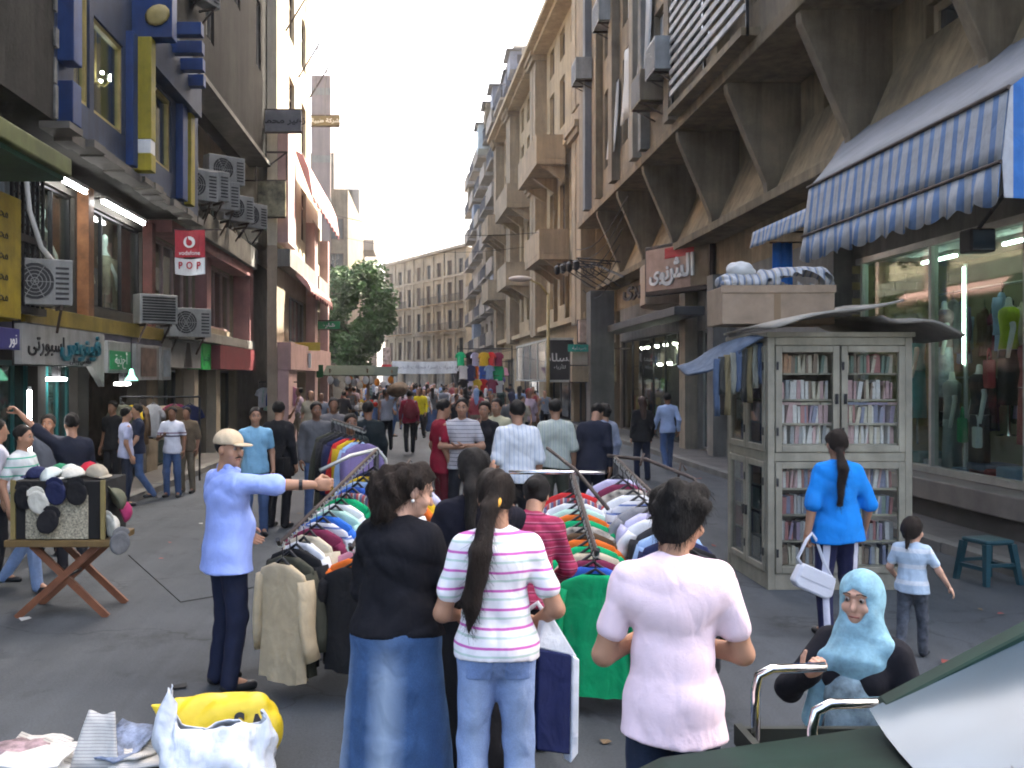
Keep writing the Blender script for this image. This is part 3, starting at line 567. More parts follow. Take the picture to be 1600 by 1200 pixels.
# sunlit stand of signs at the pink corner
for (px0, px1, py0, py1, Y, m, lab) in ((455, 500, 535, 548, 33, mat('yellow plate', (.55, .42, .05), .5, .2, 3), 'yellow plate sign sticking out at the pink corner'), (478, 486, 552, 575, 33, white, 'white hanging plate at the pink corner'), (470, 505, 570, 590, 36, mat('dark green awning', (.01, .09, .02), .7, .2, 3), 'dark green awning end below the yellow plate')):
    a, b2 = at(px0, py0, Y), at(px1, py1, Y); s = thing('projecting_sign', lab, 'sign', (a.x, Y, b2.z)); box('board', (0, b2.x-a.x, 0, .05, 0, a.z-b2.z), m, s, .006); MB().bar((-.5, .02, a.z-b2.z-.02), (0, .02, a.z-b2.z-.02), .03, .03).build('bracket', rust, s)
# --- tower behind and far sunlit block
t = thing('tower_building', 'tall narrow brown tower rising behind the pink building', 'building', (-7.0, 66, 0), R(180))
MB().box(0, 1.35, -6, 0, 0, 23.6).build('shaft', mat('pinkish brown render', (.22, .17, .155), .9, .15, .8, streak=.2), t)
for z in (22.2, 17.4, 14.4): MB().box(-.02, 1.37, -6, .02, z, z+.5).build('band', conc_l, t)
MB().box(-1.2, 1.9, -16, -.5, 0, 15.6).build('lower_block', greyc, t); MB().box(-.2, 1.9, -9, -.52, 15.601, 18.2).build('roof_room', conc_l, t)
for z in (3.5, 6.5, 9.5, 12): 
    for x in (-.9,): window(t, x, x+1.2, z, z+1.5, -.46, brownwin, dglass, '2')
t = thing('far_building', 'pale sunlit apartment block beyond the tree', 'building', (-6.6, 118, 0), OUT_L); ops = [(q*3.4+1, q*3.4+2.3, z, z+1.8) for q in range(8) for z in (5, 8.4, 11.8, 15.2)]
farm = mat('far grey stucco', (.26, .235, .21), .9, .2, .5, streak=.3)
MB().wall(0, 30, 0, 20, .3, ops).box(0, 30, -9, -.6, 0, 19.9).box(29.7, 30, -9, -.31, 0, 20).build('wall', farm, t)
for a, bq, z0, z1 in ops: window(t, a, bq, z0, z1, -.15, brownwin, dglass, '2')
for z in (8, 11.4, 14.8): MB().box(22, 27, .0, 1.2, z-.2, z+.8).build('balcony', farm, t)

# ================================================================ STREET END
ea, eb = Vector((-5.9, 127, 0)), Vector((4.4, 107, 0)); L = (eb-ea).length; ang = math.atan2(*(ea-eb).yx)
t = thing('end_building', 'cream classical apartment building closing the end of the street', 'building', eb, ang)
ops = []
for z, h in ((4.4, 2.4), (7.9, 2.3), (11.2, 2.3), (14.2, 1.9)):
    for k in range(8): ops.append((.9+k*2.75, 2.0+k*2.75, z, z+h))
endm = mat('old cream stucco', (.42, .36, .265), .9, .2, .35, .25, 16, streak=.3, grime=.25)
MB().wall(0, L, 0, 17.2, .35, ops+[(1+k*4.4, 4.2+k*4.4, .1, 3.2) for k in range(5)]).box(0, L, -8, -.8, 0, 17.1).box(0, .3, -8, -.36, 0, 17.2).build('wall', endm, t)
for k in range(9): MB().box(k*2.75-.12 if k else 0, k*2.75+.3, .001, .18, 4.05, 17.1).build('pilaster', endm, t)
for i, (a, bq, z0, z1) in enumerate(ops): window(t, a, bq, z0, z1, -.18, brownwin, brownwin if i % 3 else dglass, '2s' if i % 3 else '2')
for z, d in ((17.2, .6), (14.0, .2), (10.8, .2), (7.3, .25), (3.7, .35)): MB().box(-.2, L+.2, -.1, d, z, z+.3).build('cornice', endm, t)
for z in (7.62, 10.9): 
    for k in (0, 1, 2, 3, 5, 6, 7):
        b = MB().box(k*2.75+.5, k*2.75+2.4, .0, .9, z-.02, z+.1).build('balcony', ochre, t); r_ = MB()
        for i in range(10): r_.box(k*2.75+.55+i*.2, k*2.75+.58+i*.2, .82, .85, z+.1, z+.95)
        r_.box(k*2.75+.5, k*2.75+2.4, .8, .87, z+.95, z+1.0).build('railing', dmetal, b)
for k in range(5): window(t, 1+k*4.4, 4.2+k*4.4, .1, 3.2, -.3, dmetal, dglass, '3', name='shop_window')

# ================================================================ RIGHT SIDE
# --- concrete bracket building
RY = 7.0
t = thing('bracket_building', 'brown concrete building overhanging the street on big tapering brackets', 'building', (7.5, RY, 0), OUT_R); u = lambda Y: Y-RY
wops = [(u(38)-.2-31.0+k, 0, 0, 0) for k in ()]
ops = [(u(a), u(a)+w, z, z+h) for (a, w, z, h) in ((35.2, .5, 9.4, 1.7), (35.2, .5, 13.6, 1.7), (32.3, .6, 10.6, .9), (27.2, 1.5, 9.3, 2.6), (30.5, 1.2, 9.2, 2.6), (23.4, 1.3, 9.2, 2.5), (19.4, 2.4, 9.0, 2.6), (15, 2.5, 9, 2.6), (11, 2.5, 9, 2.6), (27.2, 1.5, 12.9, 2.4), (30.5, 1.2, 12.9, 2.4), (23.4, 1.3, 12.9, 2.4), (19.4, 2.4, 12.6, 2.4), (27.2, 1.5, 16.2, 2.2), (30.5, 1.2, 16.2, 2.2), (35.2, .5, 17, 1.7))]
MB().wall(0, u(37.1), 8.3, 33, .3, ops, y=1.5).build('upper_wall', greyc, t)
MB().box(.1, u(37.08), -6, 1.0, 8.32, 32.9).build('core', greyc, t)
MB().box(0, u(37.15), .0, 1.56, 8.05, 8.295).build('overhang_slab', brownc, t, bevel=.02)
cur = mat('pale curtain', (.45, .46, .45), .85, .2, 3, stretch=(1, 4, .3))
for i, (a, bq, z0, z1) in enumerate(ops): window(t, a, bq, z0, z1, 1.36, greyc, cur if i in (3, 4, 5, 9, 11) else dglass, '2' if bq-a > 1 else '1')
for Y, w, m in ((34.2, .45, mat('blue grey pier', (.17, .18, .19), .9, .2, 1.2, streak=.3)), (32.0, .3, brownc), (29.2, .55, greyc), (26.2, .5, mat('beige pier', (.30, .26, .2), .9, .2, 1, streak=.3)), (25.2, .35, conc_l), (22.3, .45, greyc), (18.5, .5, brownc), (14.6, .5, brownc)):
    MB().box(u(Y), u(Y)+w, 1.502, 1.75, 8.31, 33).build('pier', m, t)
MB().box(0, u(37.1), .001, .78, 5.60, 5.80).build('lower_ledge', brownc, t, bevel=.02)
mat('brown yellow render', (.36, .27, .155), .9, .3, 1, .3, 16, streak=.4, grime=.3)
fin_m = mat('fin concrete', (.25, .195, .125), .9, .25, 1.2, .35, 16, streak=.4, grime=.3)
finY = [33.2, 29.65, 26.1, 22.5, 18.8, 15.1, 11.4, 7.8]
for Y in finY:
    MB().prism([(1.5, 8.045), (1.48, 7.85), (.70, 6.02), (.68, 5.81), (.002, 5.81), (.002, 8.045)], lambda n, z: (u(Y)-.11, n, z), lambda n, z: (u(Y)+.11, n, z)).build('bracket', fin_m, t, bevel=.015)
    MB().prism([(.003, 5.81), (.6, 5.81), (.003, 7.2)], lambda n, z: (u(Y)+.12, n, z), lambda n, z: (u(Y)+3.4, n, z)).build('sloping_panel', MATS['brown yellow render'], t)
MB().wall(0, u(37.1), 4.75, 8.04, .3, [(u(16.2), u(17.6), 5.8, 7.7), (u(12.6), u(14.0), 5.8, 7.7), (u(8.8), u(10.2), 5.8, 7.7), (u(19.9), u(21.4), 5.8, 7.7)]).build('mezzanine_wall', mat('brown yellow render', (.36, .27, .155), .9, .3, 1, .3, 16, streak=.4, grime=.3), t)
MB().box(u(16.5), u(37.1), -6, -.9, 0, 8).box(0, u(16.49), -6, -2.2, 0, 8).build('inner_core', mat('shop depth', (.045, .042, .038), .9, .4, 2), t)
for a in (16.2, 12.6, 8.8, 19.9): window(t, u(a), u(a)+(1.4 if a != 19.9 else 1.5), 5.8, 7.7, -.15, mat('tan jamb', (.40, .31, .19), .8, .2, 2), dglass, '2', fw=.12)
# ground floor of it
MB().wall(0, u(37.1), 0, 4.74, .25, [(u(7.2), u(16.2), .75, 4.1), (u(17.2), u(23.2), .12, 3.5), (u(24.2), u(25.8), .12, 3.4), (u(26.6), u(36.2), .12, 3.5)]).build('ground_wall', mat('grey beige wall', (.22, .205, .18), .85, .25, 1.5, .2, 16, streak=.3), t)
window(t, u(26.6), u(36.2), .12, 3.5, -.1, dmetal, cglass, '6', name='display_window', fw=.05); window(t, u(24.2), u(25.8), .12, 3.4, -.15, alu, gglass, '2', name='display_window', fw=.06)
for k in range(5):   # reflecting display shelves with lit spots
    for j in range(3): MB().box(u(27.0+k*1.8), u(28.5+k*1.8), -.55, -.3, .8+j*.85, .83+j*.85).build('display_shelf', steel, t)
rng = random.Random(4)
cols = [cloth('display %d' % i, c) for i, c in enumerate(((.3, .05, .06), (.05, .12, .3), (.6, .58, .5), (.1, .3, .12), (.5, .35, .1), (.03, .03, .03), (.35, .3, .28)))]
for k in range(26):
    Y = rng.uniform(27, 35.6); z = rng.choice((.84, 1.69, 2.54)); w = rng.uniform(.15, .35); h = rng.uniform(.3, .6)
    b = MB().prism([(-w/2, 0), (w/2, 0), (w*.45, h*.5), (w*.62, h*.72), (w*.2, h), (-w*.2, h), (-w*.62, h*.72), (-w*.45, h*.5)], lambda a, zz: (7.86, Y+a, z+zz), lambda a, zz: (7.98, Y+a, z+zz))
    tag(b.build('display_shirt', cols[k % 7]), 'folded shirt on the shelves behind the lit shop window', 'shirt', 'shirts in the lit shop window')
for k, (px, py, Y) in enumerate(((1004, 507, 33.8), (1027, 507, 31.6), (1040, 508, 30.5), (1056, 508, 29.3), (1012, 507, 33.0), (1047, 566, 30.0), (1030, 568, 31.3))):
    p = at(px, py, Y); l = thing('spot_lamp', 'lit spot lamp inside the shop under the red sign', 'lamp', (7.78, Y, min(p.z, 3.2)), 0, 'spot lamps in the lit shop window')
    MB().lathe([(.04, .12), (.09, .02), (.1, 0)], 12).build('shade', alu, l, True); MB().sphere((0, 0, .0), .085, 12, 8).build('bulb', bulb_m, l, True); MB().tube([(0, 0, .1), (0, 0, 3.5-min(p.z, 3.2))], .012, 5).build('stem', dmetal, l)
# steps of the piers on the ground floor
for a, w, m in ((25.9, .6, mat('warm grey pier', (.27, .23, .17), .85, .2, 2, streak=.3)), (36.45, .6, greyc), (23.35, .5, conc_l), (16.4, .7, conc_l)): MB().box(u(a), u(a)+w, .002, .35, 0, 4.7).build('pier', m, t)
# dark canopy over the lit shop and shutters
MB().box(u(24.0), u(35.5), .36, 1.15, 3.72, 3.95).build('canopy', mat('dark grey canopy', (.06, .06, .06), .7, .3, 2), t, bevel=.02)
for k in range(14): MB().box(u(17.3), u(23.1), -.2, -.14, .4+k*.215, .4+k*.215+.2).build('shutter_slat', mat('grey roller slat', (.16, .16, .15), .6, .25, 3), t)
# red/white lit box sign and beige rounded fascia
a, b2 = at(1008, 0, 26.6), at(1114, 0, 24.2); a.z = b2.z = 0; dv = (b2-a); wS = dv.length; ang = math.atan2(-dv.y, -dv.x)
s = thing('box_sign', 'dark framed shop sign with white Arabic letters on red and cream', 'sign', b2, ang)
box('case', (0, wS, -.25, 0, 4.42, 5.82), black, s, .02); box('cream_face', (.12, wS-.06, .001, .02, 4.55, 5.72), mat('cream pink sign face', (.42, .29, .23), .4, .35, 1.6), s)
box('red_field', (wS*.25, wS*.68, .0205, .03, 5.4, 5.69), redp, s); box('olive_field', (.125, wS*.3, .0205, .028, 4.56, 5.7), mat('olive sign face', (.12, .10, .06), .4, .4, 2), s)
lettering('الش', .82, white, s, (wS*.47, .06, 5.1), FACE_OUT, .02, .9, .02); lettering('نوى', .55, white, s, (wS*.75, .06, 5.0), FACE_OUT, .02, 1, .015)
s = thing('rounded_fascia', 'rounded beige shop fascia with dark raised lettering', 'sign', (6.3, 27.5, 0))
n = 10; vs = []
for i in range(n+1):
    q = i/n*math.pi/2; vs.append((1.0-1.15*math.cos(q)*1.0-.0, 2.6*math.sin(q)))
b = MB(); pv = [(x+.25, y) for x, y in vs]+[(1.25, 2.6), (1.25, 0)]
b.prism(pv, lambda x, y: (x, y, 4.28), lambda x, y: (x, y, 5.45)); b.build('fascia', mat('beige fascia', (.40, .29, .20), .5, .2, 1.5, streak=.2), s)
lettering('كابرى', .62, black, s, (.10, 1.05, 4.85), (R(90), 0, R(-68)), .03, 1.1, .02)
# cloths hanging outside the dark shop (behind the kiosk)
for k in range(7):
    Y = 17.6+k*.8; c = MB(); rng = random.Random(k); h = rng.uniform(.9, 1.4); w = .5; vs = []; fs = []
    for j in range(7):
        for i in range(9): vs.append((7.05+.05*math.sin(i*1.7+j*.3+k), Y+(i/8-.5)*w*(1+.12*j/6), 2.5-h*j/6))
    for j in range(6):
        for i in range(8): fs.append((j*9+i, j*9+i+1, j*9+i+10, j*9+i+9))
    o = c.add(vs, fs).build('hanging_garment', cloth('dark garment %d' % (k % 4), ((.02, .025, .04), (.05, .07, .05), (.03, .03, .03), (.10, .12, .16))[k % 4]), None, True)
    so = o.modifiers.new('s', 'SOLIDIFY'); so.thickness = .02; MB().tube([(7.05, Y-.26, 2.51), (7.05, Y+.26, 2.51)], .012, 6).build('hanger', dmetal, o); MB().tube([(7.05, Y, 2.51), (7.05, Y, 2.62)], .006, 5).build('hook', dmetal, o)
    tag(o, 'dark garment hanging outside the shuttered shop behind the kiosk', 'garment', 'dark garments behind the kiosk')
MBr = MB().tube([(7.05, 17, 2.62), (7.05, 23.4, 2.62)], .02, 8)
for Y in (17.1, 23.3): MBr.tube([(7.05, Y, 2.62), (7.52, Y, 2.62)], .02, 6)
tag(MBr.build('clothes_rail', dmetal), 'iron rail for garments outside the shuttered shop', 'rail')
# louvred balcony front and air conditioners high up
s = thing('louvred_balcony', 'balcony with pale diagonal looking louvre slats above the brackets', 'balcony', (6.0, 16.8, 0), OUT_R)
for k in range(9): MB().box(0, 5.2, .26, .30, 8.75+k*.25, 8.87+k*.25).build('slat', mat('pale slat', (.45, .44, .42), .6, .25, 3, streak=.2), s)
for x in (0, 2.6, 5.16): MB().box(x, x+.05, .20, .258, 8.3, 11.1).build('post', dmetal, s)
MB().box(0, 5.2, .0, .35, 8.302, 8.45).build('base', brownc, s)
for (px, py, Y, w, lab) in ((918, 130, 34.5, 1.1, 'air conditioner on the blue grey pier of the bracket building'), (973, 42, 30.0, 1.2, 'air conditioner high on the bracket building near the pale curtains'), (1070, 118, 22.6, 1.0, 'air conditioner beside the louvred balcony'), (1043, 166, 24.2, 1.1, 'dark air conditioner just above the concrete overhang')):
    p = at(px, py, Y); ac_unit((5.98 if Y != 24.2 else 5.99, Y, p.z), OUT_R, lab, w, .8, .6, split=False, m=offw if Y != 24.2 else greyc)
for k, Y in enumerate((24.6, 26.7, 28.9)):     # pale cloths / blinds outside windows
    vs = []; fs = []
    for j in range(6):
        for i in range(7): vs.append((5.9+.03*math.sin(i*2.1+j*.8)-.02*j, Y+i*.22, 12.4-k*.5-2.2*j/5))
    for j in range(5):
        for i in range(6): fs.append((j*7+i, j*7+i+1, j*7+i+8, j*7+i+7))
    o = MB().add(vs, fs).build('hanging_sheet', cur, None, True); so = o.modifiers.new('s', 'SOLIDIFY'); so.thickness = .015
    MB().tube([(5.9, Y-.05, 12.42-k*.5), (5.9, Y+1.37, 12.42-k*.5)], .015, 6).build('line', rust, o); MB().tube([(5.9, Y+.6, 12.42-k*.5), (6.02, Y+.6, 12.42-k*.5)], .015, 6).build('hook', rust, o)
    tag(o, ('pale sheet hanging nearest the louvred balcony', 'pale sheet hanging between two others over the overhang', 'pale sheet hanging nearest the ochre building')[k], 'sheet', 'sheets hanging on the bracket building')
# --- awning shop (display window of the near shop)
s = thing('awning', 'blue and white striped awning with scalloped valance over the near shop', 'awning', (7.45, 8.0, 0))
strp = mat('awning canvas', (.20, .205, .215), .8, .15, 2, streak=.15, space='object')
blue_s = stripes('awning stripes', 1, [(0, (.33, .335, .34)), (.6, (.12, .19, .33))], .205)
blue_e = stripes('awning end stripes', 0, [(0, (.04, .14, .38)), (.45, (.36, .37, .39))], .21, offset=.55)
YF = 4.2
def strip(p0, p1, q0, q1, n, sag=0, nm='cloth', m=None, par=s, wave=0):
    p0, p1, q0, q1 = map(Vector, (p0, p1, q0, q1)); vs = []; fs = []
    for i in range(n+1):
        a = p0.lerp(p1, i/n); c = q0.lerp(q1, i/n)
        for j in range(5):
            w = a.lerp(c, j/4); w.z -= sag*math.sin(j/4*math.pi); w.x += wave*math.sin(i*1.3)*(j/4); vs.append(w)
    for i in range(n):
        for j in range(4): fs.append((i*5+j, i*5+5+j, i*5+6+j, i*5+j+1))
    o = MB().add(vs, fs).build(nm, m, par, True); so = o.modifiers.new('s', 'SOLIDIFY'); so.thickness = .012; return o
strip((-.05, 0, 6.42), (-.05, 8.4, 6.42), (-2.45, 0, 4.6), (-2.45, YF, 4.6), 24, .06, 'roof_cloth', strp)
strip((-2.455, .0, 4.585), (-2.455, YF, 4.585), (-2.52, 0, 3.97), (-2.52, YF, 3.97), 32, 0, 'striped_front', blue_s, wave=.015)
vs = []; fs = []; n = 96
for i in range(n+1):
    q = i/n; Y = q*YF; sc = abs(math.sin(q*math.pi*14)); vs += [(-2.525, Y, 3.955), (-2.54+.02*math.sin(i*.7), Y, 3.80), (-2.55+.03*math.sin(i*.7), Y, 3.66-.07*sc)]
for i in range(n):
    for j in range(2): fs.append((i*3+j, i*3+3+j, i*3+4+j, i*3+j+1))
o = MB().add(vs, fs).build('valance', blue_s, s, True); so = o.modifiers.new('s', 'SOLIDIFY'); so.thickness = .01
vs = [(-.05, -.01, 6.42), (-2.45, -.01, 4.6), (-2.52, -.01, 3.97), (-2.5, -.01, 3.65), (-1.6, -.01, 3.6), (-.1, -.01, 3.65)]
MB().add(vs+[(x, -.022, z) for x, y, z in vs], [(0, 1, 2, 3, 4, 5), (11, 10, 9, 8, 7, 6)]).build('end_cloth', blue_e, s)
MB().tube([(-2.46, -.02, 4.6), (-2.46, YF+.02, 4.6)], .022, 8).tube([(-2.53, -.02, 3.96), (-2.53, YF+.02, 3.96)], .018, 8).tube([(-.1, 0, 4.6), (-2.46, 0, 4.6)], .02, 8).tube([(-.1, YF, 4.6), (-2.46, YF, 4.6)], .02, 8).build('frame', rust, s)
box('black_gap_strip', (-.2, 0, -.3, 8.7, 6.46, 6.54), black, s)  # black strip stands in for the dark gap above the roof cloth
s = thing('small_awning', 'short striped awning over a blue curtain beyond the big awning', 'awning', (7.4, 13.3, 0))
strip((-.1, 0, 5.35), (-.1, 3.6, 5.35), (-1.5, 0, 4.75), (-1.5, 3.6, 4.75), 16, .04, 'cloth', blue_s, s); strip((-1.5, 0, 4.745), (-1.5, 3.6, 4.745), (-1.55, 0, 4.45), (-1.55, 3.6, 4.45), 24, 0, 'valance', blue_s, s, .03)
MB().tube([(-.1, 3.5, 4.74), (-1.5, 3.5, 4.74)], .02, 6).tube([(-.1, .1, 4.74), (-1.5, .1, 4.74)], .02, 6).build('frame', rust, s)
c = thing('blue_curtain', 'narrow bright blue curtain hanging below the short striped awning', 'curtain', (6.0, 16.2, 3.2))
vs = []; fs = []
for j in range(7):
    for i in range(9): vs.append((i/8*.34, .05*math.sin(i*2.0+j*.1), 1.25*(1-j/6)))
for j in range(6):
    for i in range(8): fs.append((j*9+i, j*9+i+1, j*9+i+10, j*9+i+9))
o = MB().add(vs, fs).build('cloth', cloth('blue curtain', (.02, .14, .5)), c, True); so = o.modifiers.new('s', 'SOLIDIFY'); so.thickness = .015
MB().tube([(-.05, 0, 1.26), (1.4, 0, 1.26)], .015, 6).build('rod', rust, c)
# display window of the near shop
s = thing('shop_window', 'long lit display window of the near clothes shop', 'window', (7.5, 7.2, 0), OUT_R)
for k in range(5): MB().box(k*2.2, k*2.2+.07, -.08, .03, .75, 4.1).build('mullion', alu, s)
for k in range(4): MB().box(k*2.2+.07, k*2.2+2.2, -.03, -.02, .80, 4.05).build('pane', cglass, s)
MB().box(0, 9, -.08, .05, .68, .78).box(0, 9, -.08, .05, 4.06, 4.16).build('rail', alu, s); box('ledge', (-.2, 9.2, -.05, .5, .38, .67), mat('stone ledge', (.17, .15, .13), .7, .25, 2, .1), s, .02)
box('plinth', (-.2, 9.2, -.05, .35, .11, .379), mat('dark plinth', (.07, .065, .06), .7, .3, 2), s)
MB().box(-.2, 9.0, -1.9, -1.8, .1, 4.4).build('back_wall', mat('yellow brick paper', (.2, .19, .11), .8, .2, 2), s); MB().box(-.2, 9, -1.79, -.1, .55, .66).build('display_floor', mat('display board', (.12, .14, .15), .6, .2, 2), s)
MB().box(-.2, 9, -1.79, -.1, 4.12, 4.3).build('ceiling', white, s)
bk = MB().box(0, .36, 0, .02, 0, .13).mesh('brick', mat('ochre wall brick', (.30, .26, .12), .85, .25, 5))
for j in range(20):
    for i in range(5): link('brick', bk, s, (8.98, -.42-i*.375+(j % 2)*.18, 1.25+j*.14), 0, (0, 0, R(90)))
MB().box(8.985, 9.1, -1.79, -.1, .66, 4.11).build('end_wall', mat('yellow brick paper', None), s)
for k, Y in enumerate((10.6, 12.9, 15.1)):
    l = thing('shop_tube_lamp', 'greenish tube lamp on the ceiling of the near display window', 'lamp', (8.3, Y, 4.02), 0, 'tube lamps in the near display window')
    MB().tube([(0, -.5, 0), (0, .5, 0)], .025, 8).build('tube', mat('lit greenish tube', (.75, 1, .85), emit=2.6), l, True); box('batten', (-.04, .04, -.5, .5, .03, .098), white, l)
def mannequin(x, y, z, rz, label, top, bottom, scale=1, stand=True):
    m = thing('mannequin', label, 'mannequin', (x, y, z), rz, 'mannequins in the near display window'); w = white
    body = [(.10, -.02), (.14, .12), (.155, .22), (.12, .42), (.135, .55), (.16, .68), (.15, .76), (.06, .83), (.05, .92), (.03, .94)]
    T = Matrix.Diagonal((1.15*scale, .72*scale, scale, 1))
    MB().lathe(body, 20, (0, 0, 0), T).build('torso', mat('mannequin shell', (.62, .60, .56), .4, .08, 4), m, True)
    MB().lathe([(r+.018, q) for r, q in body[2:7]]+[(.1, .80)], 20, (0, 0, 0), T).build('top', top, m, True)
    for sx in (-1, 1): 
        MB().tube([(sx*.15*scale, 0, .73*scale), (sx*.24*scale, .0, .5*scale), (sx*.25*scale, .05, .22*scale), (sx*.26*scale, .07, .1*scale)], .04*scale, 8, .026*scale).build('arm', mat('mannequin shell', None), m, True)
        MB().tube([(sx*.14*scale, 0, .75*scale), (sx*.215*scale, 0, .58*scale)], .062*scale, 10, .06*scale).build('sleeve', top, m, True)
    if bottom is not None: MB().lathe([(.19, -.55), (.18, -.2), (.165, .1), (.15, .26)], 20, (0, 0, 0), T).build('skirt', bottom, m, True)
    if stand: MB().tube([(0, 0, -.55*scale-.4), (0, 0, .1)], .02, 8).lathe([(.16, -.55*scale-.42), (.02, -.55*scale-.39)], 14).build('stand', steel, m)
    return m
mannequin(8.0, 14.4, 2.35, R(70), 'white mannequin in a pinkish printed top with white skirt', cloth('pinkish print', (.42, .28, .30), .5), cloth('white lace skirt', (.45, .5, .55), .4)); mannequin(8.0, 12.8, 2.27, R(70), 'mannequin in a bright yellow green top', cloth('yellow green top', (.45, .55, .03)), cloth('black shorts', (.02, .02, .02)))
mannequin(7.95, 15.1, 2.0, R(60), 'mannequin in pale turquoise beside the kiosk edge', cloth('turquoise top', (.25, .5, .5)), cloth('turquoise skirt', (.16, .38, .38))); mannequin(8.05, 12.45, 1.75, R(70), 'mannequin in a dark red dress at the photo edge', cloth('dark red dress', (.22, .02, .03)), cloth('dark red skirt', (.18, .02, .03)))
mannequin(7.92, 13.35, 1.35, R(75), 'low mannequin in black behind the white handbag', cloth('black dress', (.02, .02, .022)), cloth('black dress skirt', (.015, .015, .017))); mannequin(7.95, 14.1, 1.25, R(70), 'low mannequin in a pale grey dress', cloth('pale grey dress', (.3, .3, .29)), cloth('grey lace skirt', (.24, .25, .24)))
l = thing('upright_tube_lamp', 'upright greenish tube light between the mannequins', 'lamp', (7.98, 13.85, 2.3)); MB().tube([(0, 0, 0), (0, 0, 1.45)], .016, 8).build('tube', MATS['lit greenish tube'], l, True); MB().box(.02, .05, -.03, .03, -1.64, 1.5).build('batten', white, l)
rng = random.Random(12)
def bag(x, y, z, w, h, m, label, rz=0, group=None):
    b_ = thing('handbag', label, 'bag', (x, y, z), rz, group)
    MB().prism([(-w*.42, h), (w*.42, h), (w*.5, h*.3), (w*.44, 0), (-w*.44, 0), (-w*.5, h*.3)], lambda a, c_: (a, -.05, c_), lambda a, c_: (a, .05, c_)).build('body', m, b_, bevel=.02)
    MB().tube([(w*.3*math.cos(k*math.pi/8), 0, h+.16*math.sin(k*math.pi/8)) for k in range(9)], .012, 6).build('handle', m, b_, True); return b_
bag(7.85, 13.0, 1.95, .36, .4, cloth('red bag', (.35, .03, .04)), 'red bag hanging among the mannequins', R(70)); bag(7.82, 13.25, 1.1, .34, .3, cloth('white bag', (.5, .5, .48)), 'white handbag low in the display window', R(70)); bag(7.82, 13.6, 1.15, .3, .36, cloth('green bag', (.05, .3, .12)), 'green bag low in the display window', R(70))
for k in range(16):
    Y = rng.uniform(9.5, 15.2); w = rng.uniform(.3, .6); h = rng.uniform(.08, .3)
    o = MB().box(7.75, 8.25, Y, Y+w, .662, .662+h).build('folded_cloth', cloth('folded %d' % (k % 6), ((.12, .18, .26), (.3, .3, .32), (.35, .05, .05), (.05, .07, .12), (.3, .12, .08), (.08, .16, .16))[k % 6]), bevel=.03)
    tag(o, 'folded clothes heap on the floor of the near display window', 'clothes', 'folded clothes in the near display window')
f = thing('flood_lamp', 'black box flood lamp hanging under the big awning', 'lamp', at(1528, 392, 9.6)); box('housing', (-.13, .13, -.1, .12, -.02, .22), black, f, .02); MB().bar((0, 0, .22), (.3, 0, .62), .03, .03).build('arm', dmetal, f); box('lens', (-.11, .11, -.104, -.1005, 0, .2), bglass, f)
# plastic stool
st = thing('stool', 'dark teal plastic stool beside the shop window', 'stool', (5.75, 9.55, 0), R(12)); pl = mat('dark teal plastic', (.015, .06, .075), .45, .2, 4, space='object')
MB().box(-.17, .17, -.17, .17, .40, .45).build('seat', pl, st, bevel=.02)
for sx in (-1, 1):
    for sy in (-1, 1): MB().prism([(-.03, -.03), (.03, -.03), (.03, .03), (-.03, .03)], lambda a, c_: (sx*.15+a, sy*.15+c_, .41), lambda a, c_: (sx*.20+a*.8, sy*.20+c_*.8, 0)).build('leg', pl, st)
for sx in (-1, 1): MB().box(sx*.18-.015, sx*.18+.015, -.17, .17, .14, .18).build('rung', pl, st); MB().box(-.17, .17, sx*.18-.012, sx*.18+.012, .185, .22).build('rung', pl, st)

# --- ochre classical building
t = thing('ochre_building', 'ochre classical building with tall pilasters, balconies and deep cornice', 'building', (6.75, 37.4, 0), OUT_R+R(2.4)); Lr = 31.5
zs = ((5.6, 2.3), (8.9, 2.6), (14.2, 2.4), (16.6+.9, 1.4)); ops = []
bays = ((3.2, 11.6), (14.6, 22.0), (24.8, 30.0))
for a, b2 in bays:
    n = 3; st_ = (b2-a)/n
    for k in range(n):
        for z, h in zs: ops.append((a+k*st_+st_*.27, a+k*st_+st_*.73, z, z+h))
sops = [(1, 4.6, .1, 3.6), (5.2, 11.4, .1, 3.4), (14.4, 21.8, .1, 3.4), (24.6, 30, .1, 3.4)]
MB().wall(0, Lr, 0, 19.4, .35, ops+sops).box(0, Lr, -9, -.8, 0, 19.3).box(0, .3, -9, -.36, 0, 19.4).build('wall', ochre, t)
for a, b2, z0, z1 in ops: window(t, a, b2, z0, z1, -.2, brownwin, brownwin if (z0 < 14) else dglass, '2s' if z0 < 14 else '2', fw=.07)
for a, b2, z0, z1 in sops: window(t, a, b2, z0, z1, -.3, dmetal, dglass, '3', name='shop_window')
for a in (0, 11.75, 22.15, 30.1):
    for q in (.1, 1.15): 
        for z0, z1 in ((4.3, 12.0), (13.3, 18.9)): MB().box(a+q, a+q+.85 if a+q+.85 < Lr else Lr, .002, .62, z0, z1).build('pilaster', ochre_d, t, bevel=.02)
    for z in (12.0, 18.9): MB().box(a, min(a+2.2, Lr), .001, .78, z, z+.25).box(a-.05, min(a+2.3, Lr), .002, .9, z+.252, z+.5).build('capital', ochre_d, t)
    MB().box(a, min(a+2.15, Lr), .001, .55, 12.51, 13.29).build('pilaster_base', ochre_d, t)
for z, d in ((19.45, 1.1), (19.2, .75), (12.6, .5), (4.5, .5)): MB().box(-.1, Lr, -.2, d, z, z+.245).build('cornice', ochre, t)
MB().box(-.05, Lr, -8, .1, 19.7, 20.2).build('parapet', ochre_d, t)
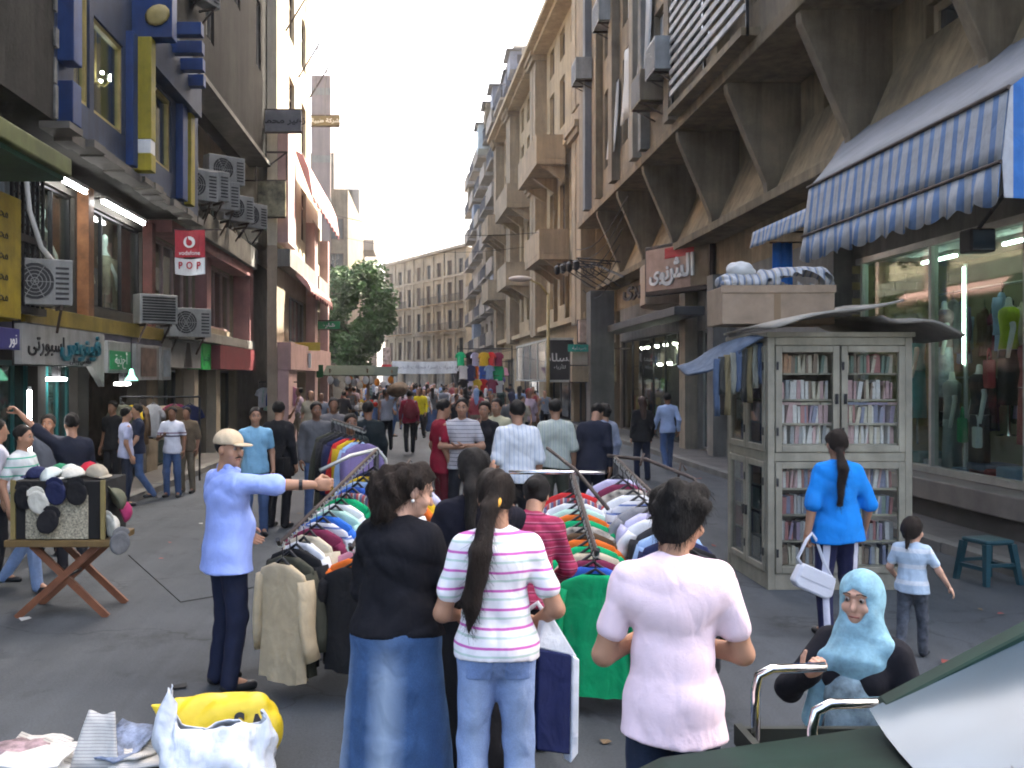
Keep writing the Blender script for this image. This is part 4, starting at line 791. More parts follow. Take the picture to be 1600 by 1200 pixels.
for (a, b2, z) in ((4.6, 10.6, 12.0), (3.8, 8.2, 7.6), (15.2, 21.0, 12.0), (15.6, 20, 7.6), (25.4, 29.6, 12.0), (25.4, 29.6, 7.6)):
    bal = MB().box(a, b2, .36, 1.7, z-.25, z+.02).build('balcony', ochre_d, t, bevel=.02)
    MB().box(a, b2, 1.55, 1.7, z+.022, z+1.1).box(a, a+.14, .36, 1.548, z+.022, z+1.1).box(b2-.14, b2, .36, 1.548, z+.022, z+1.1).build('parapet', ochre_d, bal)
    for q in (a+.4, (a+b2)/2, b2-.4): MB().prism([(.36, z-.26), (1.4, z-.26), (.5, z-.9), (.36, z-.95)], lambda n, zz: (q-.12, n, zz), lambda n, zz: (q+.12, n, zz)).build('corbel', ochre_d, bal)
for q in (5.6, 8.6, 16.6): MB().box(q, q+.12, .01, .2, 4.8, 12).build('drain_pipe', brownc, t)
# shop signs on it
s = thing('black_shop_sign', 'black shop sign with white Arabic script beside a glass canopy', 'sign', (5.15, 40.0, 0), R(180))
box('board', (-1.05, .02, -.35, 0, 2.0, 3.72), black, s, .02); lettering('السلام', .48, white, s, (-.5, .012, 2.95), FACE_OUT, .006, 1.1, .006); lettering('للأزياء', .2, white, s, (-.5, .012, 2.55), FACE_OUT, .004, 1.2)
box('top_trim', (-1.1, .06, -.4, .04, 3.722, 3.82), alu, s); box('bottom_trim', (-1.1, .06, -.4, .04, 1.9, 1.998), alu, s)
s = thing('glass_canopy', 'long dark glass shop canopy with pale trim along the street', 'canopy', (5.13, 40.45, 0), R(2))
box('trim_top', (-.04, .3, 0, 10, 3.7, 3.8), alu, s); box('trim_bottom', (-.04, .3, 0, 10, 1.92, 2.0), alu, s)
for k in range(5): box('mullion', (-.03, .1, k*2.45, k*2.45+.1, 2.0, 3.7), alu, s)
for k in range(4): box('pane', (0, .03, k*2.45+.1, k*2.45+2.45, 2.0, 3.7), bglass, s)
box('backing', (.12, 1.2, .05, 9.9, 2.02, 3.68), black, s)
s = thing('green_sign', 'small turquoise green sign sticking out over the shops', 'sign', (5.0, 33.2, 3.03), R(18)); box('board', (0, .85, 0, .06, 0, .26), mat('turquoise green', (.01, .27, .2), .5, .15, 3), s, .008); lettering('صيدلية', .16, white, s, (.42, -.006, .13), (R(90), 0, 0), .003, 1.2); MB().bar((.85, .03, .13), (2.5, .03, .13), .04, .04).build('arm', rust, s)
for k, (px0, px1, py0, py1, Y, m, lab) in enumerate(((893, 920, 572, 597, 33.4, ochre_d, 'lower beige shop panel beside the green sign'), (893, 918, 545, 570, 33.6, mat('pale panel', (.36, .31, .24), .6, .2, 2), 'upper beige shop panel beside the green sign'), (905, 920, 500, 535, 34.5, mat('picture panel', (.5, .36, .28), .5, .4, 3), 'small picture panel above the green sign'))):
    a, b2 = at(px0, py0, Y), at(px1, py1, Y); s = thing('panel_sign', lab, 'sign', (a.x, Y, b2.z)); box('board', (0, b2.x-a.x+1.0, 0, .3, 0, a.z-b2.z), m, s, .02); box('frame', (-.03, b2.x-a.x+1, .301, .36, -.03, a.z-b2.z+.03), dmetal, s)
s = thing('grey_pier', 'plain dark grey pier standing between the ochre shops', 'pier', (5.75, 33.0, 0)); box('shaft', (0, .85, 0, .9, 0, 5.2), mat('slate pier', (.12, .115, .105), .85, .25, 1.5, streak=.3), s, .02); box('base', (-.04, .89, -.04, .94, 0, .3), conc_l, s)
# --- grey balcony block
t = thing('balcony_block', 'tall grey apartment block with stacked railed balconies down the street', 'building', (6.35, 69.6, 0), OUT_R+R(2.2)); grey4 = mat('cool grey render', (.31, .275, .225), .9, .18, .8, streak=.25, grime=.2)
ops = [(2+k*4.2, 3.8+k*4.2, z+.6, z+2.3) for k in range(8) for z in range(5, 25, 3)]
MB().wall(0, 37, 0, 27, .3, ops).box(0, 37, -9, -.7, 0, 26.9).box(0, .3, -9, -.31, 0, 27).build('wall', grey4, t)
for a, b2, z0, z1 in ops: window(t, a, b2, z0, z1, -.15, brownwin, dglass, '2')
rail_m = mat('dark railing', (.10, .10, .11), .6, .2, 3)
for f_ in range(7):
    z = 5+f_*3.05
    for k in range(6):       # boxed balconies on the street face
        w0 = k*6.1+.6; bal = MB().box(w0, w0+4.6, .002, .95, z-.2, z).build('balcony', grey4, t)
        if (k+f_) % 2: MB().box(w0, w0+4.6, .86, .95, z+.001, z+1.0).box(w0, w0+.09, .01, .858, z+.001, z+1.0).build('parapet', grey4, bal)
        else:
            r_ = MB()
            for i in range(7): r_.box(w0+.01, w0+.05, .08+i*.13, .12+i*.13, z+.001, z+.95)
            for i in range(16): r_.box(w0+.1+i*.28, w0+.15+i*.28, .87, .92, z+.001, z+.95)
            r_.box(w0, w0+4.6, .85, .95, z+.951, z+1.03).box(w0, w0+.08, .02, .849, z+.951, z+1.03).build('railing', rail_m, bal)
        if (k*3+f_) % 4 == 0: MB().box(w0+.3, w0+2.6, .05, .8, z+.01, z+2.6).build('enclosure', (grey4, mat('blue panelling', (.16, .2, .26), .7, .2, 2), brownc)[k % 3], bal)
    # railed balconies on the end that faces the camera
    bal = MB().box(-1.25, -.002, -2.6, -.2, z-.2, z).build('balcony', grey4, t); r_ = MB()
    for i in range(12): r_.box(-1.22, -1.18, -2.55+i*.2, -2.5+i*.2, z+.001, z+1.0)
    r_.box(-1.25, -1.15, -2.6, -.2, z+1.001, z+1.08).build('railing', rail_m, bal); MB().box(-1.25, -.01, -.32, -.2, z+.001, z+2.84).build('side_wall', grey4, bal); window(t, 0, .04, z, z+.1, 0, rail_m, dglass, '1') if 0 else None
    MB().box(-.03, -.003, -2.2, -.8, z+.1, z+2.2).build('balcony_door', dglass, t)
box_m = mat('blue grey hut', (.10, .12, .17), .6, .3, 3)
for (px, py, Y, w, h, m, lab) in ((817, 108, 66, 2.0, 1.3, box_m, 'blue grey roof hut at the end of the ochre cornice'), (803, 135, 70, 1.4, 1.1, box_m, 'second blue grey roof hut lower down'), (789, 165, 75, 2.2, 1.6, box_m, 'wide blue grey hut on the balcony block'), (775, 190, 80, 2.0, 1.6, brownc, 'brown roof hut on the balcony block'), (762, 232, 84, 1.9, 2.2, mat('pale blue hut', (.5, .58, .6), .6, .2, 2), 'pale blue box balcony near the block top')):
    p = at(px, py, Y); h_ = thing('roof_hut', lab, 'hut', (p.x, Y, p.z)); box('body', (-w*.45, 6.6-p.x, 0, 2.5, 0, h), m, h_); box('roof', (-w*.6, 6.6-p.x, -.2, 2.7, h, h+.12), dmetal, h_); box('opening', (-w*.2, w*.3, -.01, .0, h*.3, h*.8), black, h_)
# --- street lamp
s = thing('street_lamp', 'tall pale street lamp on the right kerb before the ochre building', 'street lamp', (4.95, 38.5, 0))
MB().tube([(0, 0, 0), (0, 0, 5.6)], .085, 10, .06).build('pole', mat('ochre lamp post', (.36, .28, .12), .6, .25, 3), s, True); MB().lathe([(.16, 0), (.16, .5), (.1, .6)], 12).build('base', rust, s, True)
MB().tube([(0, 0, 5.5), (-.3, 0, 5.95), (-.75, 0, 6.15)], .045, 8).build('arm', mat('ochre lamp post', None), s, True); MB().sphere((-1.15, 0, 6.2), .5, 14, 8, (1, .32, .26)).build('lamp_head', mat('lamp head grey', (.42, .38, .33), .5, .15, 4), s, True)
# --- ironwork scrolls and cables over the shops
s = thing('ironwork', 'black wrought iron lantern brackets over the shops at the ochre corner', 'ironwork', (6.2, 34.5, 6.2)); g = MB()
for q in range(4):
    y0 = -q*1.5; z0 = -.12*q
    g.tube([(0, y0, z0), (-1.4, y0+.2, z0+.15)], .022, 6).tube([(0, y0, z0-.8), (-.6, y0+.1, z0-.4), (-1.35, y0+.2, z0+.12)], .022, 6); g.tube([(-.5+.2*math.cos(a*.7), y0+.1, z0-.15+.2*math.sin(a*.7)) for a in range(10)], .016, 6)
    g.lathe([(.03, .3), (.12, .22), (.10, 0), (.03, -.06)], 8, (-1.4, y0+.2, z0-.2)); g.build('scroll', black, s); g = MB()
0; MB().bar((0, -5, -.9), (0, 1, .3), .06, .06).build('rail', black, s)
cab = MB(); rng = random.Random(21)
for k in range(6):
    a = Vector((6.0, 37-k*.3, 7.2-k*.35)); b2 = Vector((5.9, 27+k*.4, 7.4-k*.42)); cab.tube([a.lerp(b2, i/8)-Vector((.1, 0, .5*math.sin(i/8*math.pi))) for i in range(9)], .015, 5)
tag(cab.build('cable_run', rubber), 'slack black cables under the concrete overhang', 'cable')
# --- white street banner
b_ = thing('street_banner', 'white lettered banner strung across the far street', 'banner', (0, 58, 0)); vs = []; fs = []; a, b2 = at(613, 564, 58), at(714, 583, 58)
for j in range(2):
    for i in range(21): vs.append((a.x+(b2.x-a.x)*i/20, .04*math.sin(i*.9), (b2.z, a.z)[j]-.05*math.sin(i/20*math.pi)))
for i in range(20): fs.append((i, i+1, i+22, i+21))
o = MB().add(vs, fs).build('sheet', white, b_); so = o.modifiers.new('s', 'SOLIDIFY'); so.thickness = .01
lettering('مع تحيات اسرة محلات النصر لكم', .30, mat('grey print', (.2, .2, .22), .6, .1, 3), b_, ((a.x+b2.x)/2, -.06, (a.z+b2.z)/2), (R(90), 0, 0), .003, 1.15)
MB().tube([(a.x, 0, a.z-.05), (-4.8, 0, a.z+.6)], .015, 5).tube([(b2.x, 0, a.z-.05), (5.7, 0, a.z+.8)], .015, 5).build('rope', rubber, b_)

# ================================================================ people: implicit surfaces meshed with surface nets
def nets(F, lo, h):
    S_ = F < 0; n = [d-1 for d in F.shape]
    cs = np.zeros(n, np.int8); off = [(i, j, k) for i in (0, 1) for j in (0, 1) for k in (0, 1)]
    sl = lambda o: tuple(slice(a, a+m) for a, m in zip(o, n))
    for o in off: cs += S_[sl(o)]
    act = (cs > 0) & (cs < 8); ii = np.argwhere(act); N = len(ii)
    if N == 0: return np.zeros((0, 3)), np.zeros((0, 4), int)
    idx = np.full(n, -1, np.int64); idx[act] = np.arange(N); acc = np.zeros((N, 3)); cnt = np.zeros(N)
    for o in off:
        for ax in range(3):
            if o[ax]: continue
            p = list(o); p[ax] = 1
            a = F[ii[:, 0]+o[0], ii[:, 1]+o[1], ii[:, 2]+o[2]]; b = F[ii[:, 0]+p[0], ii[:, 1]+p[1], ii[:, 2]+p[2]]
            m = (a < 0) != (b < 0); t = a[m]/(a[m]-b[m]); q = np.tile(np.array(o, float), (m.sum(), 1)); q[:, ax] += t
            acc[m] += q; cnt[m] += 1
    V = lo+h*(ii+acc/cnt[:, None]); Q = []
    for ax in range(3):
        o1, o2 = [(1, 2), (2, 0), (0, 1)][ax]
        a = [slice(None)]*3; b = [slice(None)]*3; a[ax] = slice(0, -1); b[ax] = slice(1, None)
        for d in (o1, o2): a[d] = slice(1, -1); b[d] = slice(1, -1)
        sa, sb = S_[tuple(a)], S_[tuple(b)]; e = np.argwhere(sa != sb); inn = sa[tuple(e.T)]
        e = e.copy(); e[:, o1] += 1; e[:, o2] += 1
        def c(d1, d2): q = e.copy(); q[:, o1] += d1; q[:, o2] += d2; return idx[tuple(q.T)]
        q = np.stack([c(-1, -1), c(0, -1), c(0, 0), c(-1, 0)], 1); q[~inn] = q[~inn][:, ::-1]; Q.append(q)
    return V, np.concatenate(Q)

def smin(a, b, k):
    if k <= 0: return np.minimum(a, b)
    h = np.maximum(k-np.abs(a-b), 0)/k; return np.minimum(a, b)-h*h*k*.25
class Field:
    def __init__(s): s.p = []
    def cap(s, a, b, ra, rb, k=.03, flat=None, T=None, sub=False, g=0):   # tapered limb; flat=(axis, factor) squashes the section
        s.p.append(('c', np.array(a, float), np.array(b, float), ra+g, rb+g, k, flat, T, sub)); return s
    def ell(s, c, r, k=.03, T=None, sub=False, g=0):
        s.p.append(('e', np.array(c, float), np.array(r, float)+g, None, None, k, None, T, sub)); return s
    def bounds(s):
        lo, hi = [], []
        for t, a, b, ra, rb, k, fl, T, sub in s.p:
            if sub: continue
            if t == 'c': l = np.minimum(a-ra, b-rb); u = np.maximum(a+ra, b+rb)
            else: l, u = a-b, a+b
            if T is not None:
                cs = np.array([(T @ Vector((x, y, z))) for x in (l[0], u[0]) for y in (l[1], u[1]) for z in (l[2], u[2])]); l, u = cs.min(0), cs.max(0)
            lo.append(l); hi.append(u)
        return np.min(lo, 0), np.max(hi, 0)
    def grid(s, h, pad=.0, clip=None, wrinkle=None):
        lo, hi = s.bounds(); lo = lo-2.5*h-pad; hi = hi+2.5*h+pad; n = np.ceil((hi-lo)/h).astype(int)+1
        F = np.full(n, 1.0, np.float32); ax = [lo[i]+h*np.arange(n[i]) for i in range(3)]
        for pr in sorted(s.p, key=lambda q: q[-1]):
            t, a, b, ra, rb, k, fl, T, sub = pr; m = k+2*h+pad+.01
            f = Field(); f.p = [pr[:-1]+(False,)]; l, u = f.bounds(); i0 = np.maximum(np.floor((l-m-lo)/h).astype(int), 0); i1 = np.minimum(np.ceil((u+m-lo)/h).astype(int)+1, n)
            if (i1 <= i0).any(): continue
            X, Y, Z = np.meshgrid(*[ax[i][i0[i]:i1[i]] for i in range(3)], indexing='ij', sparse=False)
            P = np.stack([X, Y, Z], -1)
            if T is not None:
                Ti = T.inverted(); M = np.array(Ti.to_3x3()); P = P @ M.T+np.array(Ti.translation)
            if t == 'c':
                ba = b-a; L2 = max(ba @ ba, 1e-9); pa = P-a; tt = np.clip((pa @ ba)/L2, 0, 1); d = pa-tt[..., None]*ba
                if fl is not None:
                    n_ = np.array(fl[0], float); n_ /= np.linalg.norm(n_); c_ = d @ n_; d = d+(c_*(fl[1]-1))[..., None]*n_
                D = np.linalg.norm(d, axis=-1)-(ra+(rb-ra)*tt)
            else:
                q = (P-a)/b; ln = np.linalg.norm(q, axis=-1); g = np.linalg.norm(q/b, axis=-1)+1e-9; D = ln*(ln-1)/g
            sl = tuple(slice(p_, q_) for p_, q_ in zip(i0, i1))
            if sub: F[sl] = -smin(-F[sl], D, k)
            else: F[sl] = smin(F[sl], D.astype(np.float32), k)
        if wrinkle:
            X, Y, Z = np.meshgrid(*ax, indexing='ij', sparse=True); F = F+wrinkle(X, Y, Z).astype(np.float32)
        if clip:
            X, Y, Z = np.meshgrid(*ax, indexing='ij', sparse=True)
            for c in clip: F = np.maximum(F, c(X, Y, Z).astype(np.float32))
        return F, lo
    def mesh(s, name, h, m, clip=None, wrinkle=None, pad=0):
        F, lo = s.grid(h, pad, clip, wrinkle); V, Q = nets(F, lo, h); return npmesh(name, V, Q, m)
def npmesh(name, V, Q, m, mi=None):
    me = bpy.data.meshes.new(name); me.vertices.add(len(V)); me.vertices.foreach_set('co', np.asarray(V, np.float32).ravel())
    me.loops.add(Q.size); me.loops.foreach_set('vertex_index', np.asarray(Q, np.int32).ravel()); me.polygons.add(len(Q)); me.polygons.foreach_set('loop_start', np.arange(len(Q), dtype=np.int32)*4)
    for x in (m if isinstance(m, (list, tuple)) else [m]): me.materials.append(x)
    if mi is not None: me.polygons.foreach_set('material_index', np.asarray(mi, np.int32))
    me.update(calc_edges=True); me.polygons.foreach_set('use_smooth', np.ones(len(Q), bool)); me.validate(); return me

# --- hands: fingers along +x, thumb on the +y side, palm towards -z
def hand_field(curl, spread=0.0):
    f = Field(); f.cap((-.02, 0, 0), (.03, 0, 0), .026, .033, .02, ((0, 0, 1), 1.5)); f.cap((.03, .012, 0), (.075, .015, 0), .030, .026, .02, ((0, 0, 1), 1.7)); f.cap((.03, -.012, 0), (.07, -.018, 0), .028, .024, .02, ((0, 0, 1), 1.7))
    for y, L, r in ((.030, .072, .0095), (.010, .080, .0098), (-.011, .074, .0092), (-.031, .058, .0082)):
        p = Vector((.082 if y > -.02 else .074, y, 0)); a = 0; sp = spread*y*9
        for seg, fr in enumerate((.45, .31, .24)):
            a += curl*(.7, 1.0, .8)[seg]; q = p+Vector((math.cos(a)*math.cos(sp), math.sin(sp), -math.sin(a)))*L*fr
            f.cap(p, q, r*(1-.08*seg), r*(1-.08*(seg+1)), .006); p = q
    p0 = Vector((.012, .028, -.004)); p1 = Vector((.040, .056, -.018-.02*curl)); p2 = Vector((.068, .062-.02*curl, -.028-.04*curl)); p3 = Vector((.088, .058-.03*curl, -.032-.05*curl))
    f.cap(p0, p1, .017, .013, .015); f.cap(p1, p2, .0125, .011, .006); f.cap(p2, p3, .011, .0085, .006); return f
HAND = {}; LAST = {}
def hand(kind):
    if kind not in HAND:
        F, lo = hand_field(*{'relax': (.35, 0), 'fist': (1.25, 0), 'flat': (.12, .25), 'grip': (.95, 0)}[kind]).grid(.0058); HAND[kind] = nets(F, lo, .0058)
    return HAND[kind]
def hand_at(kind, wrist, fdir, tdir, right, s=1.0):
    V, Q = hand(kind); x = Vector(fdir).normalized(); t = Vector(tdir); y = (t-x*t.dot(x)).normalized(); z = x.cross(y)
    V = V*s
    if not right: V = V*np.array([1, 1, -1]); Q = Q[:, ::-1]
    M = np.array([x, y, z]); return V @ M+np.array(wrist), Q

BASE = dict(pel=(0, 0, .93), hipR=(.095, 0, .90), kneeR=(.105, .025, .49), ankR=(.11, -.03, .085), shR=(.170, -.012, 1.385), elR=(.225, -.05, 1.12), wrR=(.235, .035, .885), hipL=(-.095, 0, .90), kneeL=(-.105, .025, .49), ankL=(-.11, -.03, .085), shL=(-.170, -.012, 1.385), elL=(-.225, -.05, 1.12), wrL=(-.235, .035, .885))
def rng_w(seed, amp):
    r = np.random.RandomState(seed); ws = [(r.uniform(6, 17, 3)*r.choice([-1, 1], 3)*np.array([1, 1, 1.1]), r.uniform(0, 6)) for _ in range(4)]; w2 = [(r.uniform(2, 6, 3)*r.choice([-1, 1], 3), r.uniform(0, 6)) for _ in range(4)]
    def f(X, Y, Z):
        o = 0
        for (w, ph), (v, p2) in zip(ws, w2): o = o+(np.abs(np.sin(w[0]*X+w[1]*Y+w[2]*Z+ph+1.2*np.sin(v[0]*X*2+v[2]*Z*2+p2)))-.6)*(.5+.5*np.sin(v[0]*X+v[1]*Y+v[2]*Z+p2))
        return -amp*.9*o
    return f
def hair_w(seed, amp):
    r = np.random.RandomState(seed); ws = [(r.uniform(25, 70, 3)*r.choice([-1, 1], 3)*np.array([1, 1, .35]), r.uniform(0, 6)) for _ in range(4)]
    def f(X, Y, Z):
        o = 0
        for w, ph in ws: o = o+np.sin(w[0]*X+w[1]*Y+w[2]*Z+ph+2*np.sin(.3*w[1]*X+.3*w[0]*Z))
        return amp*.45*o
    return f
def person(label, x, y, yaw, H=1.72, g=1.0, female=False, skin_m=None, top=None, bottom=None, hair=None, shoe=None, sleeve='tee', legs='trousers', hairstyle='short', lean=0, side=0, head_yaw=0, head_pitch=0, pose=None, h=None,
           hem=.84, hands=('relax', 'relax'), thumbs=None, group=None, sep=True, wr=.0035, z=0, extra=None, belly=0, flare=0, seed=1, skirt_w=.25, waist=.98, face=False, fdirs=None, head_s=.94):
    """yaw 0 looks away from the camera (+y); turns left for positive values. One root, the body mesh and its clothes and hair as children."""
    hs = H/1.72; J = {k: np.array(v, float) for k, v in BASE.items()}
    if female:
        for k in ('shR', 'shL', 'elR', 'elL', 'wrR', 'wrL'): J[k][0] *= .90
    for k, v in (pose or {}).items(): J[k] = np.array(v, float)
    h = (h or .022)/hs; pel = Vector(J['pel'])
    T = Matrix.Translation(pel) @ Matrix.Rotation(-R(lean), 4, 'X') @ Matrix.Rotation(R(side), 4, 'Y') @ Matrix.Translation(-pel)
    nk = Vector((0, -.015, 1.46)); TH = T @ Matrix.Translation(nk) @ Matrix.Rotation(R(head_yaw), 4, 'Z') @ Matrix.Rotation(-R(head_pitch), 4, 'X') @ Matrix.Translation(-nk) @ Matrix.Translation((0, .012, 1.602)) @ Matrix.Diagonal((head_s, head_s, head_s, 1))
    sk, tp, bt, hr, sh = Field(), Field(), Field(), Field(), Field(); fm = 1 if female else 0
    # skin
    sk.ell((0, -.012, .035), (.077, .096, .090), .02, TH).ell((0, .022, -.035), (.060, .066, .082), .03, TH).ell((0, .055, -.090), (.030, .028, .026), .03, TH)
    sk.cap((0, .085, .012), (0, .106, -.030), .009, .014, .012, None, TH)
    for s in (-1, 1): sk.ell((s*.078, -.012, -.010), (.010, .022, .032), .008, TH)
    if face:
        for s in (-1, 1): sk.ell((s*.032, .098, .012), (.020, .02, .013), .012, TH, True); sk.ell((s*.045, .062, -.03), (.022, .026, .024), .02, TH); sk.ell((s*.032, .076, .012), (.015, .014, .012), .006, TH); sk.cap((s*.012, .088, .034), (s*.05, .076, .034), .009, .007, .012, None, TH)
        sk.cap((-.02, .083, -.060), (.02, .083, -.060), .008, .008, .008, None, TH); sk.cap((-.018, .081, -.073), (.018, .081, -.073), .009, .009, .008, None, TH); sk.cap((-.022, .095, -.0665), (.022, .095, -.0665), .0035, .0035, .004, None, TH, True)
    sk.cap((0, -.02, 1.42), (0, .0, 1.55), .056*g**.3, .052, .03, None, T)
    r_ = lambda v: (np.array(v)*np.array([g, g, 1]))
    torso = [((0, -.008, 1.29), r_((.152-.012*fm, .104, .155))), ((0, .0, 1.10), r_((.132-.008*fm, .096, .16))), ((0, -.008, .94), r_((.152+.016*fm, .112+.008*fm, .12)))]
    if belly: torso.append(((0, .03+belly*.5, 1.08), r_((.12, .09+belly, .14))))
    if female: torso += [((s*.07, .085, 1.26), (.062, .055, .062)) for s in (-1, 1)]
    for c, r in torso: r = np.array(r); sk.ell(c, r-.014, .06, T); tp.ell(c, r, .06, T, g=.014)
    tp.cap((0, -.006, 1.06), (0, -.010, .80), .128*g+.012*fm, .192*g+.016*fm, .06, ((0, 1, 0), 1.38), T)
    for s, L in (('R', 1), ('L', -1)):
        a, e, w = J['sh'+s], J['el'+s], J['wr'+s]
        sk.cap((L*.05, -.015, 1.40), a, .048, .046, .04, None, T); sk.cap(a, e, .048*g**.5, .040*g**.4, .03, None, T); sk.cap(e, w, .040*g**.4, .027, .02, None, T)
        tp.cap((L*.035, -.022, 1.432), a-np.array([L*.02, 0, .004]), .046, .052*g**.4, .05, None, T); tp.cap((L*.05, -.02, 1.36), a-np.array([L*.05, 0, .06]), .075, .072*g**.4, .06, None, T)
        if sleeve == 'tee': q = a+(e-a)*.66; tp.cap(a, q, .052*g**.5, .056*g**.4, .045, None, T)
        elif sleeve == 'half': q = e+(w-e)*.06; tp.cap(a, e, .056*g**.5, .064*g**.4, .05, None, T)
        elif sleeve == 'long': tp.cap(a, e, .055*g**.5, .053*g**.4, .05, None, T); tp.cap(e, e+(w-e)*.93, .053*g**.4, .041, .03, None, T)
        hp, kn, an = J['hip'+s], J['knee'+s], J['ank'+s]
        sk.cap(hp-np.array([L*.014, 0, 0]), kn, .064*g**.5, .048, .04); sk.cap(kn, an, .050, .036, .02); sk.cap(an, an+np.array([L*.012, .12, -.045]), .036, .026, .02)
        if legs == 'trousers': bt.cap(hp-np.array([L*.012*g, 0, .02]), kn, .086*g**.7+.008*fm, .070, .05); bt.cap(kn, an+np.array([0, -.008, -.025]), .068, .058+flare, .03)
        sh.cap(an+np.array([0, -.03, -.042]), an+np.array([L*.015, .15, -.050]), .042, .036, .01, ((0, 0, 1), 1.1))
    bt.ell((0, -.012, .92), r_((.148+.016*fm, .108+.012*fm, .12)), .05)
    if legs == 'skirt': bt.cap((0, -.01, .90), (0, 0, .16), .17*g, skirt_w, .06, ((0, 1, 0), 1.35))
    # hair
    if hairstyle in ('short', 'long', 'pony', 'bun', 'curly'):
        k_ = .006 if hairstyle == 'short' else .012
        hr.ell((0, -.020, .046), (.083+k_, .098+k_, .090+k_), .02, TH)
        if hairstyle != 'short': hr.ell((0, -.055, -.01), (.078, .065, .08), .03, TH)
        if hairstyle == 'long': hr.cap((0, -.085, -.02), (0, -.14, -.30), .085, .062, .04, ((0, 1, 0), 1.7), TH)
        if hairstyle == 'pony': hr.cap((0, -.10, -.01), (.0, -.155, -.10), .035, .040, .03, None, TH); hr.cap((0, -.155, -.10), (.0, -.165, -.38), .040, .026, .03, None, TH)
        if hairstyle == 'bun': hr.ell((0, -.13, .02), (.05, .05, .05), .03, TH)
        if hairstyle == 'curly': hr.ell((0, -.12, -.01), (.10, .09, .105), .05, TH); hr.ell((0, -.12, -.11), (.09, .07, .09), .05, TH); hr.ell((.0, -.19, -.03), (.05, .05, .07), .05, TH)
    Ti = TH.inverted(); A = np.array(Ti)
    def facecut(X, Y, Z):
        yy = A[1, 0]*X+A[1, 1]*Y+A[1, 2]*Z+A[1, 3]; zz = A[2, 0]*X+A[2, 1]*Y+A[2, 2]*Z+A[2, 3]; xx = A[0, 0]*X+A[0, 1]*Y+A[0, 2]*Z+A[0, 3]
        c1 = np.where(zz > -.13, (yy*.8-(zz-.055)*.6)-.038, yy+.03)
        return np.maximum(c1, np.where((np.abs(xx) > .06) & (zz > -.13), (yy-.02)*.9-(zz-.02)*.4, -1)) if hairstyle != 'short' else np.maximum(c1, (-.055-zz)*.8+(yy)*.25)
    Tt = np.array(T.inverted())
    def hemcut(X, Y, Z): return hem-(Tt[2, 0]*X+Tt[2, 1]*Y+Tt[2, 2]*Z+Tt[2, 3])+.012*np.sin(9*X+seed)
    def waistcut(X, Y, Z): return (Z-waist)+0*X+0*Y
    if extra: extra(dict(sk=sk, tp=tp, bt=bt, hr=hr, sh=sh, TH=TH, T=T, J=J))
    LAST.update(sk=sk, tp=tp, bt=bt, hr=hr)
    hv = []
    for s, rt in (('R', True), ('L', False)):
        i = 0 if rt else 1
        if hands[i] is None: continue
        e, w = Vector(J['el'+s]), Vector(J['wr'+s]); d = (w-e).normalized(); th = (thumbs or {}).get(s) or ((0, 1, 0) if abs(d.y) < .8 else (0, 0, 1))
        d = Vector((fdirs or {}).get(s) or d); V, Q = hand_at(hands[i], w+d.normalized()*.005, d, th, rt, .98 if not female else .9)
        V = V @ np.array(T.to_3x3()).T+np.array(T.translation); hv.append((V, Q))
    skin_m = skin_m or skin; shoe = shoe or black
    if sep:
        root = thing('person', label, 'person', (x, y, z), R(yaw), group); root.scale = (hs, hs, hs)
        F, lo = sk.grid(h); V, Q = nets(F, lo, h); V, Q = _cat([(V, Q)]+hv); link('body', npmesh('body', V, Q, skin_m), root)
        if top: link('top', tp.mesh('top', h, top, [hemcut], rng_w(seed, wr*1.7)), root)
        if legs != 'none' and bottom: link('skirt' if legs == 'skirt' else 'trousers', bt.mesh('trousers', h, bottom, [waistcut], rng_w(seed+9, wr*.8)), root)
        if hr.p: link('hair', hr.mesh('hair', h*.8, hair, [facecut], hair_w(seed+3, .006 if hairstyle != 'curly' else .017), pad=.03), root)
        if legs != 'none': link('shoes', sh.mesh('shoes', max(h, .012), shoe), root)
        root['_T'] = 0; del root['_T']
        return root, TH, T
    # far figures: one mesh, faces coloured by the nearest garment
    fs = [(sk, None), (tp, [hemcut]), (bt, [waistcut]), (hr, [facecut]), (sh, None)]; ms = [skin_m, top, bottom, hair, shoe]
    fs2 = [(f, c, m) for (f, c), m in zip(fs, ms) if f.p]; los = [f.bounds() for f, _, _ in fs2]; lo = np.min([l for l, _ in los], 0)-3*h; hi = np.max([u for _, u in los], 0)+3*h; n = np.ceil((hi-lo)/h).astype(int)+1
    G = []
    for f, c, m in fs2:
        F, l = f.grid(h, 0, c); o = np.round((l-lo)/h).astype(int); full = np.full(n, 1., np.float32)
        a = np.maximum(o, 0); b = np.minimum(o+np.array(F.shape), n); full[tuple(slice(p, q) for p, q in zip(a, b))] = F[tuple(slice(p-o_, q-o_) for p, q, o_ in zip(a, b, o))]; G.append(full)
    G = np.stack(G); V, Q = nets(G.min(0), lo, h); cc = V[Q].mean(1); ci = np.clip(np.round((cc-lo)/h).astype(int), 0, np.array(n)-1); am = G[:, ci[:, 0], ci[:, 1], ci[:, 2]].argmin(0)
    nb = len(Q); V, Q = _cat([(V, Q)]+hv); mi = np.zeros(len(Q), int); mi[:nb] = am
    o = link('person', npmesh('person', V*hs, Q, [m for _, _, m in fs2], mi), None, (x, y, z), 0, (0, 0, R(yaw))); tag(o, label, 'person', group); return o, TH, T
def _cat(L):
    V = []; Q = []; o = 0
    for v, q in L: V.append(v); Q.append(q+o); o += len(v)
    return np.concatenate(V), np.concatenate(Q)
